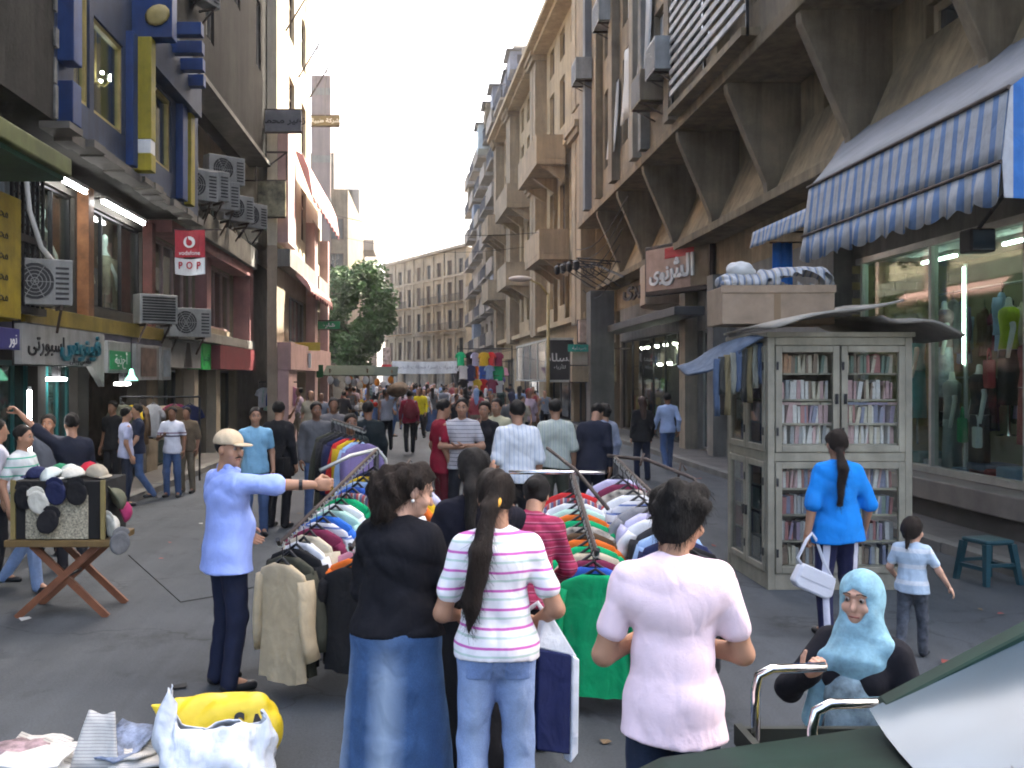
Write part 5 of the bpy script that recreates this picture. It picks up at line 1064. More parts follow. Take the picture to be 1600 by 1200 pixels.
def strands(root, n, length, m, seed=1, spread=.5):
    """loose hairs standing off the hair mass"""
    h_ = [c for c in root.children if c.name.startswith('hair') and not c.name.startswith('hair_tie')]
    if not h_: return
    me = h_[0].data; r = np.random.RandomState(seed); k = len(me.vertices); co = np.zeros(k*3, np.float32); me.vertices.foreach_get('co', co); co = co.reshape(-1, 3); no = np.zeros(k*3, np.float32); me.vertex_normals.foreach_get('vector', no) if hasattr(me, 'vertex_normals') else me.vertices.foreach_get('normal', no); no = no.reshape(-1, 3)
    ids = r.randint(0, k, n); V = []; Q = []
    for i in ids:
        p = co[i]; nn = no[i]; t = np.array([r.normal(0, .35), r.normal(0, .35), -1.0]); t = t-nn*(t @ nn)*.9; t /= np.linalg.norm(t)+1e-6; L_ = length*r.uniform(.4, 1.2); sd = np.cross(t, nn); sd /= np.linalg.norm(sd)+1e-6; w = .0011; cu = r.uniform(-.4, .4); b0 = len(V)
        for j in range(5):
            q = j/4; c = p-nn*.004+t*L_*q+nn*(spread*L_*(q*.5-.35*q*q)*r.uniform(.8, 1.2))+sd*cu*L_*q*q; ww = w*(1-.6*q); V += [c-sd*ww, c+sd*ww]
        for j in range(4): Q.append((b0+2*j, b0+2*j+1, b0+2*j+3, b0+2*j+2))
    o = link('loose_hair', npmesh('loose_hair', np.array(V), np.array(Q), m), root); o['kind'] = 'stuff'
hair_b = mat('black hair', (.010, .008, .007), .6, .5, 30, .8, 130, space='object', stretch=(1, 1, .15), spec=.22)
hair_br = mat('dark brown hair', (.020, .012, .008), .6, .5, 30, .8, 130, space='object', stretch=(1, 1, .15), spec=.22)
hair_red = mat('reddish brown hair', (.055, .024, .014), .5, .5, 30, .5, 120, space='object', stretch=(1, 1, .15))
def denim(name, col, fade=None, gain=1.0):
    if name in MATS: return MATS[name]
    m, nt, b = _new(name); tc = nt.nodes.new('ShaderNodeTexCoord'); sp = nt.nodes.new('ShaderNodeSeparateXYZ'); nt.links.new(tc.outputs['Object'], sp.inputs[0])
    c = _mix(nt, col, _ramp(nt, _noise(nt, tc.outputs['Object'], 7, 5), [(.3, .8), (.7, 1.15)])); c = _mix(nt, c, _ramp(nt, _noise(nt, tc.outputs['Object'], 160, 2), [(.3, .85), (.7, 1.15)]))
    if fade:          # washed-out bands running down the cloth
        for cx, wd, amt in fade:
            d = nt.nodes.new('ShaderNodeMath'); d.operation = 'SUBTRACT'; nt.links.new(sp.outputs[0], d.inputs[0]); d.inputs[1].default_value = cx
            a = nt.nodes.new('ShaderNodeMath'); a.operation = 'ABSOLUTE'; nt.links.new(d.outputs[0], a.inputs[0]); f = _ramp(nt, a.outputs[0], [(0, amt), (wd*.5, amt*.7), (wd*1.5, 0)])
            z = _ramp(nt, sp.outputs[2], [(.12, 0), (.35, 1), (.75, .9), (.9, .2)]); f = _mix(nt, f, z); c = _mix(nt, c, (.42, .50, .58), f, 'MIX')
    nt.links.new(c, b.inputs['Base Color']); b.inputs['Roughness'].default_value = .9; b.inputs['Specular IOR Level'].default_value = .15; folds(m, .5); MATS[name] = m; return m

# ---------------------------------------------------------------- people in front
def child_mesh(root, name, f, h, m, clip=None, wr=None): return link(name, f.mesh(name, h, m, clip, wr), root)
def headclip(TH, fn):
    A = np.array(TH.inverted())
    def c(X, Y, Z):
        q = [A[i, 0]*X+A[i, 1]*Y+A[i, 2]*Z+A[i, 3] for i in range(3)]; return fn(*q)
    return c
def face_parts(root, TH, moustache=False, brow=True):
    eyew = mat('eye white', (.25, .22, .20), .3, .05, 5); iris = mat('dark iris', (.02, .012, .008), .2, .1, 5)
    for s in (-1, 1):
        c = TH @ Vector((s*.032, .0815, .012)); MB().sphere(c, .0112, 12, 8).build('eye', eyew, root, True); d = (TH.to_3x3() @ Vector((0, 1, 0))).normalized()
        MB().sphere(c+d*.0048, .0078, 8, 6).build('iris', iris, root, True)
        if brow: MB().tube([TH @ Vector((s*q, y_, z_)) for q, y_, z_ in ((.013, .098, .040), (.032, .095, .044), (.052, .080, .036))], .003, 6).build('eyebrow', hair_b, root, True)
    MB().tube([TH @ Vector((q, .0925-abs(q)*.25, -.0665)) for q in (-.024, -.012, 0, .012, .024)], .0045, 6).build('lips', mat('lip', (.25, .08, .06), .4, .1, 8), root, True)
    if moustache: MB().tube([TH @ Vector((q, .102-abs(q)*.5, -.047-abs(q)*.25)) for q in (-.034, -.018, 0, .018, .034)], [.002, .005, .005, .005, .002], 6).build('moustache', hair_b, root, True)

HF = .0095
# the vendor
sh_blue = cloth('periwinkle shirt', (.30, .39, .78), .08); navy_t = cloth('navy trousers', (.014, .018, .04))
vend, TH, T = person('man in pale blue shirt and beige cap reaching to the clothes rack', -1.36, 6.28, -55, 1.74, 1.2, skin_m=skin, top=sh_blue, bottom=navy_t, hair=hair_b, sleeve='half', hem=.80, head_yaw=-66, head_pitch=3, h=HF, face=True, wr=.0045, belly=.02, hands=('grip', 'relax'), seed=4,
    pose=dict(elR=(.325, .20, 1.375), wrR=(.455, .415, 1.375), elL=(-.24, .02, 1.13), wrL=(-.20, .2, 1.0)), thumbs={'R': (0, 0, 1)})
face_parts(vend, TH, True)
capm = cloth('beige cap', (.50, .40, .27), .1)
f = Field().ell((0, -.014, .052), (.098, .114, .092), .02, TH); child_mesh(vend, 'cap', f, .008, capm, [headclip(TH, lambda x_, y_, z_: .036-z_+.05*y_)])
f = Field().ell((0, .125, .040), (.072, .072, .012), .01, TH); child_mesh(vend, 'cap_peak', f, .008, capm)
for z_ in (1.37, 1.22, 1.07, .92): 0 and MB().sphere((0.002, .135 if z_ > 1.1 else .15, z_), .008, 8, 6).build('button', white, vend)
# collar
f = Field().cap((-.06, -.02, 1.475), (.06, -.02, 1.475), .03, .03, .02, None, T).cap((.06, -.02, 1.475), (.03, .06, 1.455), .026, .02, .02, None, T).cap((-.06, -.02, 1.475), (-.03, .06, 1.455), .026, .02, .02, None, T); child_mesh(vend, 'collar', f, .009, sh_blue)
MB().tube([Vector((.40, .325, 1.375))+Vector((0, 0, 0)), Vector((.412, .346, 1.375))], .036, 10).build('wristwatch', dmetal, vend)

# woman in black with denim skirt
blk = cloth('black knit', (.010, .010, .013), .2); skirt_m = denim('blue denim with washed bands', (.042, .088, .19), [(.03, .07, .6), (-.25, .06, .5)])
w1, TH, T = person('woman in black top and long washed denim skirt turned to the right', -.15, 4.35, -24, 1.69, 1.28, True, skin_l, blk, skirt_m, hair_br, sleeve='long', legs='skirt', hairstyle='curly', hem=.92, head_yaw=-52, head_pitch=16, lean=5, h=HF, face=True, wr=.006, seed=6, skirt_w=.30, waist=1.02,
    pose=dict(elR=(.25, .08, 1.10), wrR=(.12, .27, 1.08), elL=(-.23, .06, 1.10), wrL=(-.10, .27, 1.06)), belly=.03)
face_parts(w1, TH)
MB().sphere(TH @ Vector((.088, -.012, -.045)), .009, 8, 6).build('earring', mat('pearl', (.7, .68, .62), .25, .05, 4), w1, True)
# woman in striped tee
tee = stripes('white tee with magenta and green stripes', 2, [(0, (.78, .76, .78)), (.22, (.48, .60, .54)), (.34, (.78, .76, .78)), (.66, (.56, .13, .42)), (.80, (.78, .76, .78))], .082, wob=.012)
jeans_l = denim('pale blue jeans', (.19, .27, .47), [(-.1, .06, .4), (.1, .06, .4)])
def pony3(d):
    TH = d['TH']; a = TH @ Vector((-.02, -.095, -.005)); b = TH @ Vector((-.055, -.15, -.06)); c = Vector((-.085, -.160, 1.38)); e = Vector((-.125, -.15, 1.17)); g_ = Vector((-.135, -.135, 1.03))
    d['hr'].cap(a, b, .036, .030, .03).cap(b, c, .032, .046, .03).cap(c, e, .046, .040, .03).cap(e, g_, .040, .010, .03)
w2, TH, T = person('woman with long ponytail in white tee with magenta stripes and pale jeans', .30, 4.12, 2, 1.685, 1.0, True, skin, tee, jeans_l, hair_br, sleeve='tee', hairstyle='bun2', hem=.885, head_yaw=4, head_pitch=10, h=HF, wr=.004, seed=8, extra=lambda d: (d['hr'].ell((0, -.020, .046), (.092, .106, .098), .02, d['TH']).ell((0, -.05, -.0), (.078, .06, .075), .03, d['TH']), pony3(d)), 
    pose=dict(elR=(.265, -.03, 1.10), wrR=(.20, .16, .99), elL=(-.245, -.01, 1.08), wrL=(-.16, .19, 1.02)), flare=.02, waist=.99)
p = TH @ Vector((-.035, -.122, -.03)); MB().lathe([(.030, -.01), (.045, -.004), (.045, .006), (.030, .012)], 14, p, Matrix.Rotation(R(38), 4, 'X') @ Matrix.Rotation(R(-25), 4, 'Y')).build('hair_tie', mat('yellow hair tie', (.6, .30, .03), .6, .1, 6), w2, True)
for s in (-1, 1):
    f = Field(); f.p = [q[:3]+(q[3]+.005, q[4]+.005)+q[5:] if q[0] == 'c' else q[:2]+(q[2]+.005,)+q[3:] for q in LAST['bt'].p]
    child_mesh(w2, 'pocket', f, .008, denim('pale pocket denim', (.17, .25, .45)), [lambda X, Y, Z: np.maximum(np.maximum(np.abs(X-s*.085)-.058, np.abs(Z-.865)-.065-.0*X), Y+.06)])
# woman with hand on her head
w3, TH, T = person('woman in black holding a hand to the back of her head', .24, 4.98, -8, 1.71, 1.1, True, skin, cloth('dark navy knit', (.012, .012, .02), .2), cloth('black skirt', (.012, .012, .014)), hair_b, sleeve='half', legs='skirt', hairstyle='pony', hem=.86, head_pitch=8, h=.011, seed=11, wr=.006, hands=('relax', 'relax'),
    pose=dict(elR=(.215, .10, 1.34), wrR=(.135, -.075, 1.53), elL=(-.22, .05, 1.12), wrL=(-.1, .22, 1.05)), thumbs={'R': (-.3, .9, -.2)}, fdirs={'R': (-.35, .02, .93)})
MB().lathe([(.034, 0), (.036, .015), (.034, .03)], 12, (.15, -.05, 1.495), Matrix.Rotation(R(-25), 4, 'Y')).build('bracelet', steel, w3, True)
# plaid back
plaid = stripes('crimson plaid', 2, [(0, (.26, .02, .06)), (.45, (.34, .04, .10)), (.7, (.14, .012, .035)), (.85, (.36, .10, .16))], .05)
person('stooping person in crimson plaid shirt beside the green shirts', .56, 5.30, -20, 1.56, 1.0, True, skin, plaid, cloth('dark trousers', (.015, .015, .02)), hair_b, sleeve='long', hairstyle='bun', lean=20, head_pitch=15, h=.012, seed=13, wr=.005, pose=dict(elR=(.22, .14, 1.15), wrR=(.1, .33, 1.1), elL=(-.22, .12, 1.15), wrL=(-.1, .3, 1.1)))
# man in pink tee
pinkt = cloth('pale pink tee', (.80, .62, .67), .05)
m1, TH, T = person('man with folded arms in pale pink T-shirt seen from behind', .90, 3.42, -6, 1.70, 1.03, skin_m=skin, top=pinkt, bottom=denim('dark jeans', (.02, .028, .05)), hair=hair_b, sleeve='tee', hairstyle='curly2', hem=.80, head_yaw=-38, head_pitch=14, h=HF, face=True, wr=.0055, seed=17, extra=lambda d: d['hr'].ell((0, -.025, .045), (.105, .118, .104), .03, d['TH']).ell((0, -.07, -.03), (.085, .06, .08), .04, d['TH']).ell((.0, .05, .10), (.08, .06, .045), .03, d['TH']) and [d['hr'].ell((.095*math.cos(q*2.4)*(.6+.4*((q*37) % 10)/10), .09*math.sin(q*2.4)-.03, .02+.11*((q*53) % 10)/10), (.036, .036, .03), .02, d['TH']) for q in range(26)],
    pose=dict(elR=(.255, .01, 1.10), wrR=(.04, .20, 1.09), elL=(-.255, .01, 1.08), wrL=(-.04, .21, 1.12)), waist=.97)
face_parts(m1, TH)
# woman in bright blue blouse
brblue = cloth('bright blue blouse', (.010, .20, .62), .08)
def navyside():
    if 'navy white side' in MATS: return MATS['navy white side']
    return stripes('navy trousers with white side panels', 0, [(0, (.018, .02, .06)), (.20, (.6, .6, .68)), (.30, (.018, .02, .06)), (.705, (.6, .6, .68)), (.80, (.018, .02, .06))], .50, offset=.5)
w4, TH, T = person('woman with ponytail in bright blue blouse facing the book kiosk', 3.30, 7.5, 4, 1.675, 1.08, True, skin, brblue, navyside(), hair_br, sleeve='half', hairstyle='bun2', hem=.80, head_pitch=4, head_yaw=-8, h=.0105, seed=19, wr=.006, hands=('relax', 'fist'), extra=lambda d: (d['hr'].ell((0, -.020, .046), (.090, .104, .096), .02, d['TH']).ell((0, -.055, -.0), (.076, .06, .075), .03, d['TH']), d['hr'].cap(d['TH'] @ Vector((-.01, -.10, -.06)), (-.03, -.15, 1.42), .032, .036, .03).cap((-.03, -.15, 1.42), (-.055, -.15, 1.13), .040, .026, .03)),
    pose=dict(elR=(.26, -.03, 1.11), wrR=(.27, .07, .88), elL=(-.235, -.05, 1.11), wrL=(-.27, -.03, .86)), waist=.99)
MB().tube([TH @ Vector((-.01+.03*math.cos(a), -.11+.025*math.sin(a), -.075)) for a in np.linspace(0, 6.3, 12)], .006, 6).build('hair_tie', mat('red hair tie', (.35, .05, .03), .6, .1, 6), w4)
# her white bag
hb = thing('white_handbag', 'white handbag hanging from the hand of the woman in blue', 'bag', (3.02, 7.42, .36), R(8)); wl = mat('white leather', (.62, .63, .68), .5, .1, 5, .15, 40, space='object')
Tb = Matrix.Rotation(R(24), 4, 'Y')
MB().prism([(-.17, .06), (-.12, .03), (.15, .03), (.19, .07), (.17, .20), (.13, .225), (-.12, .225), (-.16, .20)], lambda a, c_: Tb @ Vector((a, -.045, c_)), lambda a, c_: Tb @ Vector((a, .045, c_))).build('body', wl, hb, bevel=.02); MB().box(-.14, .15, -.049, -.0455, .12, .215, Tb).build('flap', wl, hb, bevel=.003)
MB().tube([Tb @ Vector((-.14, 0, .21)), Vector((.01-.085, 0, .30)), Vector((.0, 0, .44)), Vector((.045, .0, .495)), Vector((.085, 0, .44)), Vector((.15, 0, .26)), Tb @ Vector((.17, 0, .19))], .013, 8).build('strap', wl, hb, True)
# girl
g1, TH, T = person('little girl in pale blue tee with a ponytail walking past the kiosk', 3.62, 6.95, -38, 1.02, 1.12, False, skin_l, stripes('pale blue tee with white bands', 2, [(0, (.42, .52, .62)), (.72, (.60, .63, .66))], .2), cloth('grey patterned trousers', (.10, .11, .13), .5), hair_br, sleeve='tee', hairstyle='bun2', hem=.84, h=.0105, head_yaw=-12, face=True, head_s=1.38, seed=23, wr=.004, extra=lambda d: (d['hr'].ell((0, -.020, .046), (.088, .102, .096), .02, d['TH']).ell((0, -.055, -.0), (.074, .06, .075), .03, d['TH']), d['hr'].cap(d['TH'] @ Vector((0, -.10, -.02)), d['TH'] @ Vector((0, -.13, -.14)), .03, .018, .03)),
    pose=dict(elR=(.30, .02, 1.13), wrR=(.40, .10, .93), elL=(-.26, .0, 1.12), wrL=(-.22, .15, .98), kneeR=(.10, .10, .5), ankR=(.10, .14, .09), kneeL=(-.1, -.02, .5), ankL=(-.1, -.2, .1)), waist=1.0)
# seated woman in pale blue headscarf
scarf = mat('pale blue scarf', (.24, .44, .53), .85, .28, 22, .2, 60, space='object'); folds(scarf, .35)
w5, TH, T = person('seated woman in pale blue headscarf calling out', 1.80, 3.86, 132, 1.60, 1.02, True, skin_l, cloth('black cardigan', (.012, .012, .016)), cloth('white skirt', (.4, .42, .46)), hair_b, sleeve='long', hairstyle='none', hem=.86, h=.0085, face=True, z=-.335*1.6/1.72, seed=29, wr=.004, head_yaw=4,
    pose=dict(kneeR=(.13, .40, .93), ankR=(.13, .42, .50), kneeL=(-.13, .40, .93), ankL=(-.13, .42, .50), elR=(.24, .20, 1.19), wrR=(.06, .34, 1.33), elL=(-.26, .02, 1.12), wrL=(-.2, .22, 1.02)), hands=('fist', 'relax'))
face_parts(w5, TH)
sc = Field().ell((0, -.02, .020), (.100, .116, .122), .03, TH).cap(TH @ Vector((0, .0, -.08)), (0, -.005, 1.42), .088, .105, .05).cap((0, .01, 1.42), (0, .03, 1.34), .115, .15, .05, ((0, 1, 0), 1.1)).cap((.10, .12, 1.33), (.17, .12, 1.05), .045, .05, .05, ((0, 1, 0), 1.6)).cap((-.12, .02, 1.40), (-.18, .0, 1.34), .05, .02, .05)
sc.ell((0, .115, -.022), (.060, .075, .084), .012, TH, True)
child_mesh(w5, 'headscarf', sc, .0085, scarf, None, rng_w(5, .006))
sc = Field().ell((0, .065, 1.17), (.135, .125, .17), .03).ell((0, .06, 1.02), (.13, .125, .14), .04); child_mesh(w5, 'printed_bib', sc, .010, mat('white teal print', (.35, .47, .52), .85, .9, 7, .1, space='object'))

for r0, n_, L_, m_, sp in ((w1, 1500, .075, hair_br, .9), (w2, 1300, .09, hair_br, .35), (w3, 700, .08, hair_b, .4), (m1, 1500, .055, hair_b, .8), (w4, 700, .08, hair_br, .4), (g1, 500, .07, hair_br, .5)): strands(r0, n_, L_, m_, 3, sp)
# ---------------------------------------------------------------- people in the middle distance
cl = lambda n, c: cloth(n, c)
jeans = denim('mid blue jeans', (.06, .10, .20)); dk = cl('charcoal trousers', (.02, .02, .024)); blackt = cl('black trousers', (.012, .012, .014)); khaki = cl('khaki trousers', (.16, .13, .09))
vstr = stripes('white shirt with blue pinstripes', 0, [(0, (.62, .64, .66)), (.6, (.42, .47, .56)), (.8, (.62, .64, .66))], .045)
chk = stripes('pale green checked shirt', 0, [(0, (.50, .53, .45)), (.5, (.36, .42, .36)), (.62, (.52, .54, .47)), (.85, (.40, .44, .42))], .07)
hstr = stripes('grey striped tee', 2, [(0, (.45, .43, .44)), (.6, (.16, .15, .17)), (.78, (.45, .43, .44))], .05)
folded = dict(elR=(.26, .05, 1.12), wrR=(.02, .22, 1.12), elL=(-.26, .05, 1.12), wrL=(-.02, .22, 1.14)); phone = dict(elR=(.24, .04, 1.12), wrR=(.10, .24, 1.18))
walk = dict(kneeR=(.10, .16, .51), ankR=(.10, .22, .09), kneeL=(-.10, -.02, .49), ankL=(-.10, -.26, .14), elR=(.23, -.10, 1.13), wrR=(.24, -.02, .89), elL=(-.23, .06, 1.12), wrL=(-.23, .2, .92))
M_ = [  # label, px, Y, yaw, H, g, female, skin, top, bottom, hair, kwargs
    ('man in white pinstriped short sleeved shirt seen from behind', 808, 10.4, 6, 1.84, 1.22, 0, skin, vstr, blackt, hair_b, dict(sleeve='half', hem=.86)),
    ('man in pale green checked shirt walking away', 868, 12.4, -4, 1.80, 1.15, 0, skin, chk, cl('olive trousers', (.05, .055, .04)), hair_b, dict(sleeve='half', hem=.86)),
    ('man in dark suit bending forward beside the clothes rail', 925, 12.6, -30, 1.78, 1.15, 0, skin, cl('navy suit', (.018, .021, .035)), cl('navy suit trousers', (.016, .018, .03)), hair_b, dict(sleeve='long', hem=.78, lean=14, head_pitch=18)),
    ('person in dark jacket and white blouse beyond the suited man', 945, 14.0, 20, 1.70, 1.0, 1, skin, cl('white navy print', (.3, .32, .4)), blackt, hair_b, dict(sleeve='long', hairstyle='bun')),
    ('woman with long reddish hair in black outside the lit shop', 1003, 19.0, 5, 1.70, 1.05, 1, skin, cl('black jacket', (.014, .014, .016)), cl('dark skirt', (.02, .025, .045)), hair_red, dict(sleeve='long', hairstyle='long', hem=.80)),
    ('man in pale blue shirt and jeans walking off near the kiosk', 1043, 21.0, 0, 1.74, 1.0, 0, skin_d, cl('pale blue shirt', (.36, .44, .62)), jeans, hair_b, dict(sleeve='long', pose=walk)),
    ('man in dark red T-shirt standing sideways in the street', 690, 12.6, -70, 1.80, 1.05, 0, skin, cl('dark red tee', (.24, .012, .03)), cl('maroon trousers', (.12, .012, .02)), hair_b, dict(sleeve='tee', hem=.78, head_pitch=10)),
    ('man in grey striped tee with folded arms facing the camera', 722, 12.4, 172, 1.82, 1.08, 0, skin, hstr, dk, hair_b, dict(sleeve='tee', pose=folded, face=True)),
    ('woman in black with a hand at her mouth', 757, 13.6, 165, 1.74, 1.0, 1, skin, cl('black tunic', (.015, .015, .018)), blackt, hair_br, dict(sleeve='long', hairstyle='bun', pose=dict(elR=(.24, .12, 1.14), wrR=(.06, .18, 1.40)), face=True)),
    ('young man in pale yellow shirt behind the woman in black', 776, 14.0, 150, 1.78, 1.0, 0, skin, cl('pale yellow shirt', (.5, .46, .30)), khaki, hair_b, dict(sleeve='half', face=True)),
    ('man in grey sweater looking over the far rack', 494, 13.6, 200, 1.74, 1.05, 0, skin_d, cl('grey sweater', (.11, .11, .115)), jeans, hair_b, dict(sleeve='long', face=True)),
    ('man in grey shirt behind the far rack', 521, 15.5, 190, 1.76, 1.05, 0, skin_d, cl('mid grey shirt', (.14, .13, .13)), dk, hair_b, dict(sleeve='long')),
    ('dark haired man in green black jacket behind the far rack', 548, 11.2, 196, 1.66, 1.1, 0, skin_d, cl('green black jacket', (.012, .02, .02)), dk, hair_b, dict(sleeve='long', face=True)),
    ('man in dark jacket with his back turned behind the far rack', 575, 13.4, 10, 1.75, 1.1, 0, skin_d, cl('black green jacket', (.014, .02, .022)), dk, hair_b, dict(sleeve='long')),
    ('man in light blue T-shirt behind the capped vendor', 399, 12.3, 195, 1.70, 1.05, 0, skin, cl('light blue tee', (.20, .40, .56)), jeans, hair_b, dict(sleeve='tee', face=True)),
    ('man in black suit carrying a dark bag seen from behind', 436, 13.0, -20, 1.76, 1.1, 0, skin, cl('black suit', (.014, .014, .016)), blackt, hair_b, dict(sleeve='long', hem=.76)),
    ('man in white printed T-shirt and jeans before the shops', 269, 16.3, 180, 1.58, 1.0, 0, skin_d, stripes('white tee with dark chest print', 2, [(0, (.66, .66, .72)), (.575, (.10, .08, .12)), (.592, (.66, .66, .72)), (.608, (.2, .1, .15)), (.62, (.66, .66, .72))], 2.0), jeans, hair_b, dict(sleeve='tee', pose=dict(elR=(.25, .06, 1.12), wrR=(.12, .22, 1.18)))),
    ('man in olive brown shirt half hidden behind the white T-shirt', 292, 16.9, 170, 1.56, 1.1, 0, skin_d, cl('olive brown shirt', (.12, .09, .06)), khaki, hair_b, dict(sleeve='half')),
    ('young man in pale violet shirt talking before the shop door', 197, 15.2, -60, 1.60, 1.0, 0, skin, cl('pale violet shirt', (.40, .42, .58)), cl('dark jeans', (.02, .026, .045)), hair_b, dict(sleeve='tee', face=True)),
    ('man in dark navy tee behind the violet shirt', 214, 15.8, 120, 1.64, 1.05, 0, skin, cl('dark navy tee', (.015, .02, .04)), jeans, hair_b, dict(sleeve='tee', pose=walk)),
    ('man in black printed tee at the back of the group', 176, 16.4, 160, 1.68, 1.05, 0, skin_d, cl('black tee', (.018, .018, .02)), dk, hair_b, dict(sleeve='tee')),
    ('man in dark navy jumper raising an arm to the tube light', 112, 10.2, 40, 1.70, 1.15, 0, skin, cl('dark navy jumper', (.015, .018, .03)), dk, hair_b, dict(sleeve='half', pose=dict(elL=(-.36, .08, 1.56), wrL=(-.52, .12, 1.74), elR=(.23, .05, 1.12), wrR=(.15, .25, 1.1)), hands=('relax', 'grip'))),
    ('bearded man in grey jacket beyond the cap stand', 76, 11.0, 190, 1.66, 1.15, 0, skin_d, cl('grey blue jacket', (.06, .065, .08)), dk, hair_b, dict(sleeve='long', face=True)),
    ('man in green and white striped polo walking behind the cap stand', 36, 9.15, -95, 1.62, 1.02, 0, skin, stripes('green white polo', 2, [(0, (.55, .58, .58)), (.45, (.04, .35, .22)), (.6, (.55, .58, .58))], .09), denim('light jeans', (.20, .29, .48)), hair_b, dict(sleeve='tee', pose=walk, face=True)),
    ('person in white shirt cut by the photo edge', -4, 9.6, -60, 1.66, 1.1, 0, skin, cl('white shirt', (.5, .5, .58)), dk, hair_b, dict(sleeve='half')),
]
for i, (lab, px, Y, yaw, H, g, fm, sk_, tp_, bt_, hr_, kw) in enumerate(M_):
    kw.setdefault('h', .014 if Y < 13 else .0175)
    r0, TH, T = person(lab, (px-VX)/FPX*Y, Y, yaw, H, g, bool(fm), sk_, tp_, bt_, hr_, seed=40+i, **kw)
    if kw.get('face'): face_parts(r0, TH)
# things they carry
b_ = bag((448-VX)/FPX*12.9, 12.9, .72, .34, .28, cloth('black leather bag', (.015, .014, .014)), 'dark bag beside the man in the black suit', R(70))
l = thing('held_tube_light', 'bright upright fluorescent tube beside the man with the raised arm', 'lamp', at(46, 708, 10.3)); MB().tube([(0, 0, 0), (0, 0, .70)], .022, 8).build('tube', tube_m, l, True); MB().tube([(0, 0, -.04), (0, 0, .0)], .022, 8).tube([(0, 0, .7), (0, 0, .74)], .022, 8).build('end_cap', alu, l); MB().tube([(0, .02, -.04), (0, .03, -1.3)], .02, 8).build('stand', mat('blue pipe', (.03, .08, .3), .5, .1, 4), l)
# far crowd
rng = random.Random(77); tops = [cl('crowd %d' % i, c) for i, c in enumerate(((.02, .02, .025), (.45, .45, .48), (.10, .14, .28), (.30, .05, .06), (.12, .12, .12), (.5, .5, .52), (.05, .08, .07), (.35, .30, .22), (.22, .30, .45), (.03, .03, .05), (.45, .34, .38), (.18, .2, .24)))]
names = ('black', 'white', 'blue', 'red', 'dark grey', 'pale', 'dark green', 'beige', 'light blue', 'near black', 'pinkish', 'slate')
special = [('man with crimson backpack shirt walking away down the street', 640, 25.5, 5, cl('crimson shirt', (.22, .02, .04)), blackt, 1.74), ('man in grey carrying a brown bundle on his shoulder', 604, 27.0, 10, cl('grey sweatshirt', (.25, .25, .28)), blackt, 1.72), ('person in bright yellow shirt in the street crowd', 656, 31, 170, cl('bright yellow shirt', (.62, .50, .02)), dk, 1.74)]
for i, (lab, px, Y, yaw, tp_, bt_, H) in enumerate(special):
    person(lab, (px-VX)/FPX*Y, Y, yaw, H, 1.05, False, skin_d, tp_, bt_, hair_b, seed=i, h=.026, sep=False, sleeve='long', pose=walk if i != 1 else dict(elR=(.32, .08, 1.52), wrR=(.2, .1, 1.72)))
o = Field().ell((0, 0, 0), (.30, .42, .20), .05).ell((.1, .1, .08), (.2, .25, .16), .05).mesh('bundle', .03, mat('brown sacking', (.13, .085, .05), .9, .4, 5), None, rng_w(8, .02)); o = link('bundle', o, None, ((620-VX)/FPX*27, 26.95, 1.74)); tag(o, 'brown cloth bundle carried on the shoulder of the man in grey', 'bundle')
b_ = MB().sphere((0, 0, 0), .2, 14, 10, (1, .6, 1.25)).build('backpack', cloth('crimson pack', (.16, .02, .03)), None, True, loc=((642-VX)/FPX*25.3, 25.27, 1.22)); tag(b_, 'crimson backpack on the man walking away', 'backpack'); MB().tube([(-.1, .02, .2), (-.12, .14, .24), (-.12, .2, 0)], .02, 6).tube([(.1, .02, .2), (.12, .14, .24), (.12, .2, 0)], .02, 6).build('strap', dmetal, b_)
placed = []
for i in range(122):
    for tr in range(30):
        Y = rng.uniform(22, 66)**1.0; x_ = rng.uniform(-4.2, 4.4) if Y > 30 else rng.uniform(-4.4, 3.8)
        if Y < 36 and (rng.random() < .45): continue
        if Y < 30 and -2.6 < x_ < .4: continue
        if all((x_-a)**2+(Y-c)**2 > .55 for a, c in placed): break
    placed.append((x_, Y)); k = rng.randrange(12); fm = rng.random() < .45; veil = fm and rng.random() < .5
    side_ = 'beside the left shops' if x_ < -1.8 else 'beside the right shops' if x_ > 1.8 else 'in mid street'; person('%s clad %s far down the street %s' % (names[k], 'woman in headscarf' if veil else 'woman' if fm else 'man', side_), x_, Y, rng.choice((0, 180, 170, 10, -15, 200, 90, -90)), rng.uniform(1.58, 1.80), rng.uniform(.95, 1.2), fm, rng.choice((skin, skin_d)), tops[k], rng.choice((jeans, dk, blackt, khaki)), tops[(k+5) % 12] if veil else hair_b, seed=i, h=.034, sep=False, sleeve=rng.choice(('tee', 'long', 'half')), hairstyle='long' if fm else 'short', legs='skirt' if fm and rng.random() < .6 else 'trousers', pose=walk if rng.random() < .5 else None, group='crowd far down the street: '+names[k]+(' veil ' if veil else ' woman ' if fm else ' man ')+side_)

